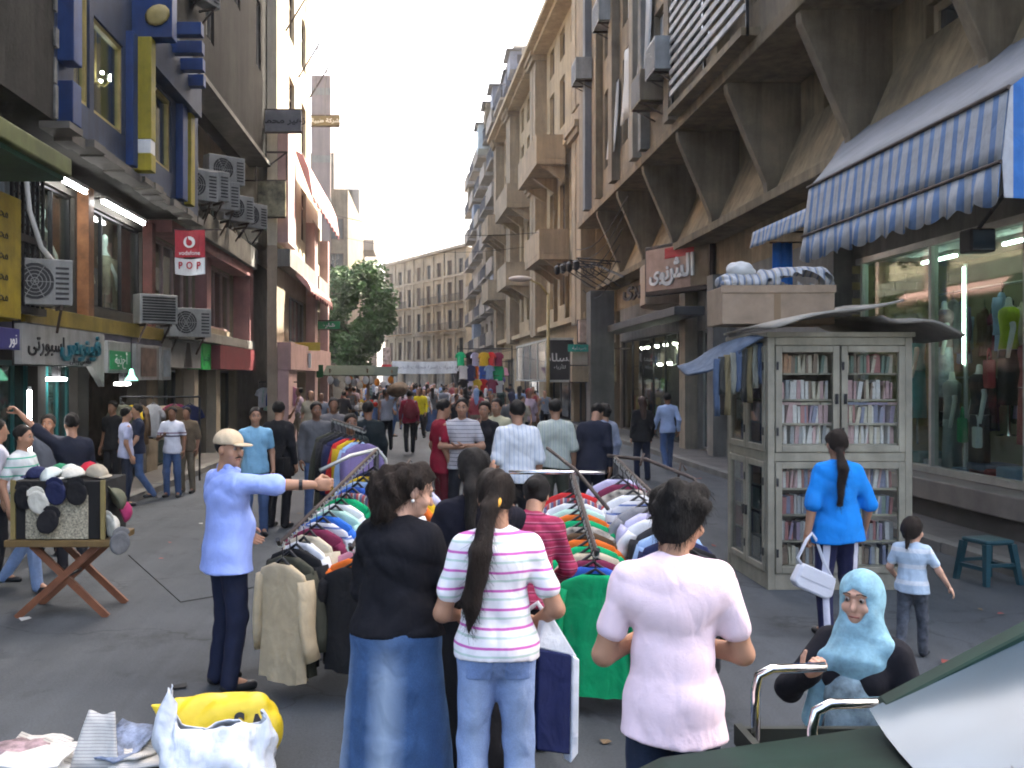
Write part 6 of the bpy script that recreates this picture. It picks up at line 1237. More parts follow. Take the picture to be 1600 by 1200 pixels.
# ================================================================ clothes on hangers
GM = {}
def garment_mesh(kind, seed, m):
    """cloth hanging from a hanger: width along x, hook point at the origin"""
    r = random.Random(seed); wid = {'tee': .215, 'shirt': .225, 'jacket': .245}[kind]; ln = {'tee': .66, 'shirt': .76, 'jacket': .86}[kind]; b = MB(); N = 28
    rows = [(0, .055, .020, -.115), (.15, .085, .026, -.118), (.4, .135, .030, -.138), (.75, wid*.93, .032, -.168), (1, wid, .032, -.20)]
    nb = 11; ph = r.uniform(0, 6); fr = r.choice((3, 4, 5))
    for k in range(1, nb+1): q = k/nb; rows.append((1+q, wid*(.93-.06*q+.10*q*q), .034+.026*q, -.20-(ln-.1)*q))
    vs = []; fs = []
    for t, w, d, z in rows:
        fold = max(0, t-1)
        for k in range(N):
            a = 2*math.pi*k/N; x = w*math.copysign(abs(math.cos(a))**.7, math.cos(a)); y = d*math.copysign(abs(math.sin(a))**.8, math.sin(a))
            y += fold*.024*math.sin(fr*3.1*x/w+ph+t)*(1 if math.sin(a) > 0 else .8); x += fold*.012*math.sin(7*a+ph); zz = z+fold*.012*math.sin(2*a+ph)
            vs.append((x, y, zz))
    for i in range(len(rows)-1):
        for k in range(N): fs.append((i*N+k, (i+1)*N+k, (i+1)*N+(k+1) % N, i*N+(k+1) % N))
    b.add(vs, fs)
    for s in (-1, 1):
        L = {'tee': .20, 'shirt': .52, 'jacket': .56}[kind]; out = .35 if kind == 'tee' else .12+.05*r.random(); pts = []; n = 6
        for k in range(n): q = k/(n-1); pts.append((s*(wid*.86+L*q*out+.012*math.sin(q*4+ph)), .015*math.sin(q*5+ph)+.02*q, -.205-L*q*(1-out*.3)))
        o0 = len(b.v); b.tube(pts, [.068, .072, .070, .066, .062, .058] if kind != 'tee' else [.066, .076, .078, .078, .078, .078], 10, flat=.55)
    return b.mesh('garment', m, True)
hang_me = None
def garment(loc, rotz, kind, m, label, group, seed, tilt=0):
    global hang_me
    if hang_me is None:
        h_ = MB().tube([(-.18, 0, -.185), (-.1, 0, -.145), (-.03, 0, -.10), (0, 0, -.08), (.03, 0, -.10), (.1, 0, -.145), (.18, 0, -.185)], .010, 6).tube([(0, 0, -.08), (0, 0, -.02), (-.022, 0, .008), (-.018, 0, .03), (.004, 0, .036), (.02, 0, .022)], .004, 6); hang_me = h_.mesh('hanger', dmetal, True)
    k = (kind, seed % 4, m.name)
    if k not in GM: GM[k] = garment_mesh(kind, seed % 4, m)
    o = link('garment', GM[k], None, loc, 0, (tilt, 0, rotz)); tag(o, label, 'garment', group); link('hanger', hang_me, o); return o
ORD = ('lowest', 'second from the low end', 'third from the low end', 'fourth from the low end', 'fifth from the low end', 'sixth from the low end', 'seventh from the low end', 'eighth from the low end', 'ninth from the low end', 'tenth from the low end', 'eleventh from the low end', 'twelfth from the low end', 'thirteenth from the low end', 'fourteenth from the low end', 'fifteenth from the low end', 'sixteenth from the low end', 'seventeenth from the low end', 'eighteenth from the low end')
GC = {n: cloth('rack '+n, c) for n, c in dict(beige=(.42, .34, .22), olive=(.05, .05, .035), black=(.013, .013, .014), white=(.66, .66, .66), cream=(.5, .44, .32), maroon=(.17, .025, .06), blue=(.03, .13, .48), green=(.005, .32, .12), mint=(.40, .60, .50), royal=(.03, .10, .42), orange=(.62, .13, .02), navy=(.02, .025, .07), yellow=(.55, .36, .02), red=(.50, .03, .03), lavender=(.48, .46, .62), grey=(.22, .22, .23), pink=(.5, .22, .28), brown=(.09, .055, .03), sky=(.30, .42, .62), plum=(.18, .14, .28), charcoal=(.03, .03, .033)).items()}
GC['striped'] = stripes('rack striped', 2, [(0, (.5, .5, .52)), (.5, (.10, .14, .3)), (.7, (.5, .5, .52))], .06); GC['checked'] = stripes('rack checked', 0, [(0, (.35, .07, .07)), (.4, (.5, .45, .4)), (.6, (.12, .12, .2))], .05); GC['printed'] = mat('cloth rack printed', (.40, .36, .30), .9, .95, 16, .1, space='object')
def arm(p_low, p_top, cols, where, group, rot_off=0, kinds=None, seed0=0, sag=0):
    p0, p1 = Vector(p_low), Vector(p_top); d = p1-p0; ang = math.atan2(d.y, d.x)-math.pi/2; n = len(cols); rng = random.Random(seed0)
    for i, c in enumerate(cols):
        q = (i+.5)/n; p = p0.lerp(p1, q); p.z -= sag*math.sin(q*math.pi)
        kd = kinds[i] if kinds else 'tee'
        o = garment(p-Vector((0, 0, .035)), ang+rot_off+rng.uniform(-.18, .18), kd, GC[c], '%s %s on the %s, %s' % (c, {'tee': 'T-shirt', 'shirt': 'shirt', 'jacket': 'jacket'}[kd], where, ORD[i]), group, seed0+i, rng.uniform(-.05, .05))
def rack(p_low, p_top, label, foot_y=None):
    """a waterfall rack: foot, post, sloping arm with a chain of rings for the hangers"""
    p0, p1 = Vector(p_low), Vector(p_top); t = thing('clothes_rack', label, 'clothes rack', (p1.x, p1.y, 0)); o = Vector((p1.x, p1.y, 0))
    MB().tube([(0, 0, .03), (0, 0, p1.z)], .022, 10).build('post', dmetal, t, True); ft = MB().tube([(-.35, -.3, .03), (.35, .3, .03)], .02, 8); ft.build('foot', dmetal, t, True); MB().tube([(-.35, .3, .035), (.35, -.3, .035)], .02, 8).build('foot', dmetal, t, True)
    MB().tube([p1-o+Vector((0, 0, 0)), p1.lerp(p0, .5)-o, p0-o], .014, 8).build('arm', rust, t, True)
    c = MB(); n = int((p1-p0).length/.055)
    for i in range(n):
        p = p0.lerp(p1, (i+.5)/n)-o; c.tube([(p.x+.02*math.cos(a*math.pi/4), p.y+.006*(i % 2), p.z+.02*math.sin(a*math.pi/4)-.015) for a in range(9)], .005, 5)
    c.build('chain', alu, t)['kind'] = 'stuff'; MB().tube([p0-o, p0-o+Vector((0, -.06, .04))], .014, 8).build('stop', dmetal, t); return t
# left rack under the vendor's hand
L0, L1 = at(436, 850, 6.0), at(588, 703, 7.3)
rack(L0, L1, 'sloping clothes rack held by the vendor in the cap')
arm(L0, L1, ['beige', 'olive', 'black', 'white', 'cream', 'maroon', 'striped', 'blue', 'mint', 'white', 'green', 'checked', 'royal', 'sky', 'yellow', 'navy'], 'rack held by the vendor', 'clothes on the vendor\'s rack', -.22, ['shirt', 'shirt', 'shirt', 'shirt', 'shirt']+['tee']*11, 3)
# second arm on its right, mostly behind the women
L2, L3 = at(548, 858, 5.9), at(640, 720, 7.2)
rack(L2, L3, 'sloping clothes rack behind the woman in black')
arm(L2, L3, ['black', 'orange', 'pink', 'mint', 'grey', 'maroon', 'sky', 'green', 'white', 'orange', 'yellow', 'lavender'], 'rack behind the woman in black', 'clothes on the rack behind the woman in black', 0, ['tee']*12, 31)
# right rack with the green shirts facing the street
R0, R1 = at(932, 866, 5.75), at(893, 735, 7.05)
rk = rack(R0, R1, 'sloping clothes rack with green shirts facing the camera')
arm(R0, R1, ['green', 'royal', 'maroon', 'cream', 'green', 'orange', 'brown', 'printed', 'green', 'orange', 'mint', 'white', 'checked', 'red'], 'rack with the green shirts', 'clothes on the rack with green shirts', 0, ['shirt']+['tee']*13, 57)
a, b2 = at(795, 738, 7.0), at(945, 738, 7.0); o = Vector((R1.x, R1.y, 0)); MB().tube([a-o, b2-o], .016, 8).build('cross_bar', steel, rk, True)
# third rack sloping to the right behind the man in pink
Q0, Q1 = at(1085, 835, 5.7), at(962, 715, 7.3)
rk = rack(Q0, Q1, 'sloping clothes rack with pale and dark shirts behind the man in pink')
arm(Q0, Q1, ['charcoal', 'black', 'navy', 'sky', 'charcoal', 'white', 'lavender', 'grey', 'striped', 'white', 'printed', 'maroon', 'lavender'], 'rack behind the man in pink', 'clothes on the rack behind the man in pink', .15, ['shirt']*4+['tee']*9, 83)
o = Vector((Q1.x, Q1.y, 0))
MB().tube([at(950, 712, 7.4)-o, at(1010, 718, 7.1)-o, at(1085, 748, 6.8)-o, at(1095, 775, 6.75)-o], .014, 8).tube([at(1000, 728, 7.1)-o, at(1006, 708, 7.1)-o], .01, 6).tube([at(1060, 745, 6.9)-o, at(1064, 722, 6.9)-o, at(1072, 735, 6.9)-o], .01, 6).build('hooked_rail', rust, rk, True)
MB().tube([at(855, 700, 7.5)-o, at(900, 735, 7.0)-o, at(950, 795, 6.3)-o], .014, 8).build('side_arm', rust, rk, True)
# far rack by the grey sweater man
F0, F1 = at(570, 672, 9.6), at(520, 655, 11.0)
rk = rack(F0, F1, 'far clothes rack among the men in dark jackets'); arm(F0, F1, ['plum', 'sky', 'yellow', 'red', 'navy', 'black', 'charcoal', 'olive'], 'far rack among the men', 'clothes on the far rack', .35, ['shirt']*4+['jacket']*4, 101)
o = Vector((F1.x, F1.y, 0)); MB().tube([at(500, 735, 8.2)-o, at(548, 712, 8.4)-o, at(590, 702, 8.6)-o, at(603, 718, 8.6)-o, at(604, 745, 8.6)-o], .018, 8).build('curved_bar', alu, rk, True)
# clothes hung outside the far shops on the right and the sunlit shop on the left
def wall_clothes(px0, px1, rows, Y, cols, where, group, ph, seed):
    rng = random.Random(seed); i = 0
    for py in rows:
        px = px0
        while px < px1:
            c = cols[i % len(cols)]; p = at(px, py, Y); p.x += rng.uniform(-.08, .08); p.y += rng.uniform(-.15, .15); p.z += rng.uniform(-.04, .0); garment(p, rng.uniform(-.9, .9), rng.choice(('tee', 'tee', 'shirt')), GC[c], '%s garment hung %s' % (c, where), group+': '+c, seed+i); px += ph; i += 1
wall_clothes(722, 785, (546, 566, 588), 44, ['green', 'black', 'lavender', 'yellow', 'red', 'maroon', 'white', 'navy', 'orange', 'royal', 'sky'], 'high outside the far shops on the right', 'garments outside the far right shops', 11, 200)
fr = MB()
for py in (546, 566, 588): a, b2 = at(715, py-1, 44.05), at(800, py-1, 44.05); fr.tube([a, b2], .02, 6)
for px in (715, 800): a = at(px, 540, 44.05); fr.tube([a, Vector((a.x, a.y, 0))], .03, 6)
tag(fr.build('garment_stand', dmetal), 'tall pole frame of hung clothes outside the far right shops', 'frame')
wall_clothes(412, 458, (598,), 29.8, ['white', 'mint', 'royal', 'red', 'pink'], 'in the lit doorway of the pink building', 'garments in the pink building doorway', 10, 300)
a, b2 = at(405, 597, 29.85), at(465, 597, 29.85); d_ = MB().tube([a, b2], .02, 6)
for p in (a, b2): d_.tube([p, Vector((p.x, p.y, 0))], .02, 6)
tag(d_.build('garment_stand', dmetal), 'low pole frame of bright clothes at the pink building doorway', 'frame')

wall_clothes(196, 300, (622,), 17.9, ['olive', 'yellow', 'brown', 'charcoal', 'grey', 'beige', 'maroon', 'brown', 'navy'], 'in the dark shop front behind the young men', 'garments in the dark shop front', 12, 400)
a, b2 = at(188, 620, 17.95), at(312, 620, 17.95); d_ = MB().tube([a, b2], .02, 6)
for p in (a, b2): d_.tube([p, Vector((p.x, p.y, .11))], .02, 6)
tag(d_.build('garment_stand', dmetal), 'iron garment stand in the dark shop front behind the young men', 'frame')
# ================================================================ book kiosk
K = thing('book_kiosk', 'pale metal and glass book kiosk with cluttered roof', 'kiosk', (3.35, 9.17, 0)); KW, KD, KH = 1.43, 1.23, 2.5
def kbox(n, *d, m=beigef, par=K, bv=.006): return box(n, d, m, par, bv)
for x in (0, KW-.07):
    for y in (0, KD-.07): kbox('post', x, x+.07, y, y+.07, 0, KH)
for z0, z1, n in ((0, .16, 'plinth'), (1.27, 1.36, 'rail'), (KH-.08, KH, 'head_rail')):
    kbox(n, .071, KW-.071, .005, .06, z0, z1); kbox(n, .005, .06, .071, KD-.071, z0, z1); kbox(n, KW-.06, KW-.005, .071, KD-.071, z0, z1); kbox(n, .071, KW-.071, KD-.06, KD-.005, z0, z1)
kbox('floor', .06, KW-.06, .06, KD-.06, .1, .14); kbox('roof_deck', -.02, KW+.02, -.02, KD+.02, KH+.001, KH+.05); kbox('back_panel', .06, KW-.06, KD-.1, KD-.08, .14, KH-.05, m=mat('dark board', (.05, .045, .04), .8, .2, 4))
def kdoor(u0, u1, z0, z1, front=True):
    w = .065
    f = (lambda a, b_, c, d_: (a, b_, -.012, .03, c, d_)) if front else (lambda a, b_, c, d_: (-.012, .03, a, b_, c, d_))
    d = MB().box(*f(u0, u0+w, z0, z1)).box(*f(u1-w, u1, z0, z1)).box(*f(u0+w, u1-w, z0, z0+w)).box(*f(u0+w, u1-w, z1-w, z1)).build('door', beigef, K, bevel=.006)
    g = (u0+w, u1-w, .005, .011, z0+w, z1-w) if front else (.005, .011, u0+w, u1-w, z0+w, z1-w); box('pane', g, kglass if front else sglass, d)
    hx = u1-.035 if u0 < KW*.4 else u0+.035; hz = (z0+z1)/2
    box('handle', (hx-.012, hx+.012, -.035, -.0125, hz-.05, hz+.05) if front else (-.035, -.0125, hx-.012, hx+.012, hz-.05, hz+.05), dmetal, d)
    for hz in (z0+.2, z1-.2): box('hinge', (u0+.005, u0+.025, -.022, -.0125, hz-.04, hz+.04) if front else (-.022, -.0125, u0+.005, u0+.025, hz-.04, hz+.04), dmetal, d)
mid = KW/2
for z0, z1 in ((.165, 1.265), (1.365, KH-.085)):
    kdoor(.075, mid-.008, z0, z1); kdoor(mid+.008, KW-.075, z0, z1); kdoor(.075, KD/2-.006, z0, z1, False); kdoor(KD/2+.006, KD-.075, z0, z1, False)
kbox('partition', mid-.012, mid+.012, .07, .5, .14, KH-.1)
BC = {n: mat('book '+n, c, .6, .25, 30, space='object') for n, c in dict(red=(.34, .14, .13), white=(.55, .53, .5), cream=(.48, .43, .33), blue=(.17, .19, .28), green=(.15, .21, .17), pink=(.45, .29, .29), brown=(.22, .16, .12), grey=(.30, .30, .30), orange=(.42, .24, .14), violet=(.25, .2, .29)).items()}
bks = list(BC); bme = {}; rng = random.Random(31)
pal = {0: ['brown', 'orange', 'cream', 'red', 'green'], 1: ['cream', 'white', 'grey', 'pink', 'brown'], 2: ['pink', 'white', 'red', 'violet', 'blue', 'cream'], 3: ['white', 'pink', 'grey', 'white', 'cream'], 4: ['red', 'pink', 'white', 'blue', 'brown'], 5: ['white', 'grey', 'blue', 'red', 'green'], 6: ['red', 'blue', 'grey', 'white', 'violet'], 7: ['blue', 'grey', 'brown', 'cream']}
shelf_z = [2.145, 1.885, 1.645, 1.44, 1.0, .74, .48, .235]; SN = ('top', 'second', 'third', 'fourth', 'fifth', 'sixth', 'seventh', 'lowest')
for si, z in enumerate(shelf_z):
    for ci, (a, b2) in enumerate(((.08, mid-.015), (mid+.015, KW-.08))):
        kbox('shelf', a, b2, .045, .34, z-.016, z, bv=0); x = a+.045
        while x < b2-.09:
            w = rng.choice((.022, .028, .034, .042)); h_ = rng.choice((.165, .175, .18, .19)); c = rng.choice(pal[si])
            if rng.random() < .03: x += .03; continue
            k = (w, h_, c)
            if k not in bme: bme[k] = MB().box(0, w-.003, 0, .13, 0, h_).box(.0025, w-.0055, -.003, -.0002, h_*.70, h_*.82).mesh('book', [BC[c]])
            o = link('book', bme[k], None, (3.35+x, 9.17+.075+rng.uniform(0, .02), z+.001), 0, (0, rng.uniform(-.04, .04) if rng.random() < .8 else rng.uniform(.05, .2), 0)); lab = '%s book on the %s shelf behind the %s kiosk doors' % (c, SN[si], ('left', 'right')[ci]); tag(o, lab, 'book', lab); x += w+rng.choice((0, .001, .004))
        if si in (2, 3):        # books laid flat on the rows
            for k in range(3):
                c = rng.choice(pal[si]); kk = ('flat', c)
                if kk not in bme: bme[kk] = MB().box(0, .2, 0, .13, 0, .024).mesh('book', BC[c])
                lab = '%s book lying flat on the %s shelf behind the %s kiosk doors' % (c, SN[si], ('left', 'right')[ci])
                tag(link('book', bme[kk], None, (3.35+a+.08+.2*k, 9.25, z+.184+.0*k), 0, (0, 0, rng.uniform(-.2, .2))), lab, 'book', lab)
for si, z in enumerate(shelf_z):        # magazines behind the side doors
    for k in range(4):
        c = rng.choice(bks); kk = ('mag', c)
        if kk not in bme: bme[kk] = MB().box(0, .012, 0, .17, 0, .21).mesh('magazine', BC[c])
        lab = '%s magazine standing on the %s shelf behind the kiosk side doors' % (c, SN[si]); tag(link('magazine', bme[kk], None, (3.35+.055+rng.uniform(0, .01), 9.17+.42+k*.19, z+.001), 0, (0, .0, 0)), lab, 'magazine', lab)
    kbox('side_shelf', .045, .1, .36, KD-.12, z-.014, z, bv=0)
# roof clutter
def sheet(name, pts, th, m, label, cat, nu=10, nv=6, amp=.02, seed=1):
    a, b_, c, d = [Vector(p) for p in pts]; r = random.Random(seed); ph = [r.uniform(0, 6) for _ in range(4)]; vs = []; fs = []
    for j in range(nv+1):
        for i in range(nu+1):
            u_, v_ = i/nu, j/nv; p = a.lerp(b_, u_).lerp(d.lerp(c, u_), v_); p.z += amp*(math.sin(u_*7+ph[0])+math.sin(v_*5+u_*4+ph[1])); vs.append(p)
    for j in range(nv):
        for i in range(nu): k = j*(nu+1)+i; fs.append((k, k+1, k+nu+2, k+nu+1))
    o = MB().add(vs, fs).build(name, m, None, True); s_ = o.modifiers.new('s', 'SOLIDIFY'); s_.thickness = th; return tag(o, label, cat)
gb = mat('weathered grey board', (.28, .26, .22), .85, .3, 3, .2)
sheet('roof_board', ((3.25, 8.75, 2.60), (4.45, 8.7, 2.84), (4.5, 10.3, 2.86), (3.3, 10.4, 2.62)), .025, gb, 'warped grey board over the front of the kiosk roof', 'board', amp=.018, seed=2)
sheet('roof_board', ((4.3, 8.8, 2.74), (5.12, 8.85, 2.52), (5.12, 10.3, 2.56), (4.3, 10.3, 2.72)), .03, mat('sagging tarpaulin', (.2, .18, .15), .7, .3, 3, .2), 'sagging dark tarpaulin on the shop side of the kiosk roof', 'tarpaulin', amp=.03, seed=5)
cb = thing('cardboard_box', 'flat brown cardboard box lying on the kiosk roof', 'box', (3.08, 9.75, 2.66), R(-2)); box('body', (0, 1.17, 0, .6, 0, .40), card, cb, .01); box('flap', (-.01, 1.18, -.012, -.001, .33, .41), card, cb, 0); box('tape', (.54, .61, -.0025, -.0005, 0, .32), mat('brown tape', (.2, .13, .07), .3, .1, 5), cb)
fold_m = stripes('grey striped canvas', 0, [(0, (.36, .37, .38)), (.55, (.13, .16, .22)), (.8, (.28, .26, .22))], .075)
f = Field().cap((.05, 0, .05), (1.05, 0, .07), .09, .11, .05, ((0, 1, 0), .55)).cap((.45, 0, .12), (1.0, 0, .13), .08, .10, .06, ((0, 1, 0), .6)); o = link('folded_canvas', f.mesh('folded_canvas', .02, fold_m, [lambda X, Y, Z: -Z+0*X+0*Y+.002], rng_w(41, .03), pad=.03), None, (3.15, 9.98, 3.062)); tag(o, 'folded grey striped canvas heaped on the cardboard box', 'canvas')
o = link('white_sack', Field().ell((0, 0, .07), (.14, .11, .09), .03).ell((.06, .0, .05), (.12, .1, .06), .03).mesh('white_sack', .015, mat('white sack', (.5, .5, .48), .8, .15, 5), None, rng_w(4, .012)), None, (3.34, 10.0, 3.19)); tag(o, 'small white sack on top of the folded canvas', 'sack')
sheet('tarpaulin', ((2.72, 9.5, 2.12), (3.32, 9.2, 2.52), (3.34, 10.3, 2.52), (2.78, 10.4, 2.2)), .02, cloth('blue grey tarp', (.10, .13, .18), .3), 'blue grey tarpaulin awning on the kiosk street side', 'tarpaulin', amp=.03, seed=9)
for k in range(9):
    x0 = 2.86+k*.055; h_ = random.Random(k).uniform(.35, .62); vs = []; fs = []
    for j in range(6):
        for i in range(4): vs.append((x0+i*.02, 9.32+.02*math.sin(i*2+j+k), 2.45-.04*(8-k)/2-h_*j/5))
    for j in range(5):
        for i in range(3): fs.append((j*4+i, j*4+i+1, j*4+i+5, j*4+i+4))
    c = ((.07, .10, .16), (.05, .05, .045), (.16, .13, .07), (.22, .22, .18))[k % 4]; o = MB().add(vs, fs).build('hanging_strip', cloth('rag %d' % (k % 4), c), None, True); s_ = o.modifiers.new('s', 'SOLIDIFY'); s_.thickness = .008
    tag(o, ('blue', 'black', 'brown', 'pale')[k % 4]+' cloth strip hanging from the kiosk tarpaulin', 'cloth strip', 'cloth strips on the kiosk: '+('blue', 'black', 'brown', 'pale')[k % 4])

rng = random.Random(55)      # clothes crowding the near display window
for k in range(22):
    c = ('black', 'charcoal', 'navy', 'maroon', 'brown', 'grey', 'plum', 'black', 'cream', 'sky', 'olive')[k % 11]; Y = 11.9+k*.175; x_ = rng.uniform(8.25, 8.9); z = rng.choice((2.05, 2.3, 3.3, 3.45))
    garment((x_, Y, z), R(60)+rng.uniform(-.5, .5), rng.choice(('shirt', 'jacket', 'tee')), GC[c], '%s garment hanging inside the near display window' % c, 'garments in the near display window: '+c, 500+k)
for z in (2.1, 3.5): tag(MB().tube([(8.6, 11.6, z), (8.6, 15.95, z)], .02, 6).build('hanging_rail', alu), ('lower', 'upper')[z > 3]+' rail for clothes inside the near display window', 'rail')
# ================================================================ cap stand
cs = thing('cap_stand', 'folding wooden stand with a dark display box for caps', 'stand', (-3.2, 8.35, 0)); X0, X1 = -.42, .38
box('tray', (X0-.06, X1+.06, -.32, .36, .63, .69), mat('tray wood', (.16, .10, .035), .6, .3, 5, .2), cs, .008)
box('display_box', (X0, X1, -.28, .30, .692, 1.20), mat('black felt', (.012, .012, .012), .95, .3, 8), cs, .01)
box('patterned_panel', (X0+.12, X1-.14, -.296, -.2805, .70, 1.08), mat('speckled cloth', (.40, .36, .26), .9, .9, 60, space='object'), cs, 0)
for x in (X0-.01, X1-.03): box('edge_strip', (x, x+.04, -.30, -.2805, .695, 1.21), mat('brass strip', (.22, .17, .06), .5, .2, 5), cs)
for y in (-.24, .26):
    for a, b2 in (((X0+.02, y, .0), (X1-.08, y, .63)), ((X1+.0, y+.035, .0), (X0+.14, y+.035, .63))): MB().bar(a, b2, .035, .06).build('leg', redwood, cs)
MB().tube([(-.02, -.24, .33), (-.02, .3, .33)], .014, 8).build('pivot', dmetal, cs)
cap_f = Field().ell((0, 0, 0), (.092, .108, .105), .02)
cap_me = cap_f.mesh('cap', .012, white, [lambda X, Y, Z: -Z+0*X+0*Y]); peak_me = Field().ell((0, .080, .0), (.080, .078, .030), .01).mesh('peak', .008, white, [lambda X, Y, Z: np.maximum(.075-Y+0*X+0*Z, np.abs(Z-.018+2.2*X*X)-.006+0*Y)])
CAPC = dict(white=(.6, .58, .5), navy=(.02, .025, .07), black=(.014, .014, .016), beige=(.33, .29, .22), red=(.4, .02, .04), khaki=(.12, .12, .08), grey=(.16, .16, .16), green=(.03, .2, .1), pale=(.5, .55, .52), crimson=(.3, .03, .1))
def cap_obj(loc, rot, c, label):
    m = cloth('cap '+c, CAPC[c]); a = cap_me.copy(); a.materials[0] = m; p = peak_me.copy(); p.materials[0] = m
    o = link('baseball_cap', a, None, loc, 0, rot); link('peak', p, o); MB().sphere((0, 0, .105), .008, 8, 6).build('button', m, o); tag(o, label, 'cap', 'caps on the cap stand'); return o
bx, by = -3.2, 8.35
cap_obj((bx-.17, by-.35, 1.02), (R(80), R(12), R(180)), 'white', 'white cap hanging peak down on the front of the cap stand'); cap_obj((bx-.02, by-.36, 1.10), (R(80), 0, R(178)), 'navy', 'navy cap hanging beside the white one'); cap_obj((bx+.16, by-.36, 1.10), (R(82), 0, R(183)), 'black', 'black cap at the upper front of the cap stand'); cap_obj((bx-.08, by-.38, .86), (R(95), R(-25), R(180)), 'black', 'black mesh cap hanging lowest on the cap stand front'); cap_obj((bx-.3, by-.33, 1.06), (R(85), 0, R(180)), 'black', 'black cap at the dark corner of the cap stand')
cap_obj((bx+.25, by-.10, 1.23), (R(-8), R(5), R(-110)), 'beige', 'beige cap on top of the cap stand box'); cap_obj((bx-.30, by-.05, 1.205), (0, 0, R(90)), 'navy', 'navy cap on top at the near corner of the box'); cap_obj((bx+.42, by-.15, 1.02), (R(60), R(20), R(120)), 'khaki', 'khaki cap hanging on the end of the box'); cap_obj((bx+.44, by-.05, .9), (R(70), R(10), R(110)), 'crimson', 'crimson cap hanging on the end of the box'); cap_obj((bx+.40, by-.25, .80), (R(75), R(-15), R(150)), 'white', 'white cap hanging low on the end of the box'); cap_obj((bx+.52, by-.28, .66), (R(80), R(0), R(-140)), 'grey', 'grey cap hanging below the tray end')
for k, (dx, dy, dz, c) in enumerate(((-.05, .05, 1.215, 'pale'), (.05, -.12, 1.215, 'white'), (.1, .12, 1.23, 'red'), (-.18, .16, 1.21, 'green'), (-.12, -.16, 1.21, 'pale'))): cap_obj((bx+dx, by+dy, dz), (R(-20+k*11), R(15-k*9), R(40+70*k)), c, '%s cap in the heap on the cap stand, %s' % (c, ('in the middle', 'towards the front', 'beside the beige cap', 'at the back', 'at the front edge')[k]))
cord = MB().tube([(-2.62, 8.1, .55), (-2.3, 8.6, .02), (-1.9, 9.0, .012), (-1.55, 9.6, .012)], .005, 6); tag(cord.build('cord', rubber, None, True), 'thin black cord trailing from the cap stand', 'cord')

# ================================================================ bags and newspapers in the near corner
pw = mat('white plastic bag', (.62, .66, .72), .45, .12, 5, .2, 30, space='object', spec=.5); py_ = mat('yellow plastic bag', (.70, .52, .02), .4, .15, 5, .2, 30, space='object', spec=.5)
NB, RB = 64, 20; rg = np.random.RandomState(5); ph = rg.uniform(0, 6, 12); vs = []; fs = []
for j in range(RB):
    q = j/(RB-1)
    for k in range(NB):
        th = 2*math.pi*k/NB; c_, s_ = math.cos(th), math.sin(th); top = .33+.02*c_+.22*math.exp(-((abs(th-math.pi)-.35)/.30)**2)+.05*math.exp(-(min(th, 2*math.pi-th)/.35)**2)+.012*math.sin(5*th+1)
        rx = .27+.04*math.sin(q*2.6)-.05*q; ry = .17+.03*math.sin(q*3)-.145*q*q
        fo = .016*math.sin(7*th+3*q+ph[0])*q+.012*math.sin(13*th-6*q+ph[1])+.018*math.sin(4*th+9*q+ph[2])*math.sin(q*3.1)+.008*math.sin(23*th+14*q+ph[3])
        vs.append(((rx+fo)*c_-.03*q*(1 if c_ < -.5 else 0), (ry+fo)*s_, .004+top*q))
for j in range(RB-1):
    for k in range(NB): fs.append((j*NB+k, j*NB+(k+1) % NB, (j+1)*NB+(k+1) % NB, (j+1)*NB+k))
fs.append(tuple(reversed(range(NB))))
o = MB().add(vs, fs).build('plastic_bag', pw, None, True, loc=(-1.07, 4.72, 0)); s_ = o.modifiers.new('s', 'SOLIDIFY'); s_.thickness = .006; tag(o, 'full white plastic bag standing in the near corner', 'bag', 'plastic bags in the near corner'); folds(pw, .7)
f = Field().cap((-.16, 0, .12), (.24, 0, .13), .13, .14, .10, ((0, 1, 0), 1.0)).cap((-.24, -.02, .2), (-.33, -.04, .25), .07, .012, .08, ((0, 1, 0), 1.6)).cap((-.1, 0, .2), (.2, 0, .21), .08, .08, .06)
o = link('plastic_bag', f.mesh('plastic_bag', .011, py_, [lambda X, Y, Z: -Z+0*X+0*Y+.002], rng_w(23, .018), pad=.02), None, (-1.16, 5.02, .04)); o.scale = (.98, 1, 1.2); tag(o, 'bulging yellow plastic bag with black letters behind the white bag', 'bag', 'plastic bags in the near corner')
lettering('S', .12, black, o, (.17, -.152, .20), (R(60), 0, R(12)), .003, 1, .006); lettering('A', .13, black, o, (.265, -.135, .185), (R(62), 0, R(24)), .003, 1, .006)
news = stripes('printed newsprint', 1, [(0, (.50, .49, .46)), (.45, (.22, .22, .22)), (.62, (.50, .49, .46))], .018)
rng = random.Random(14)
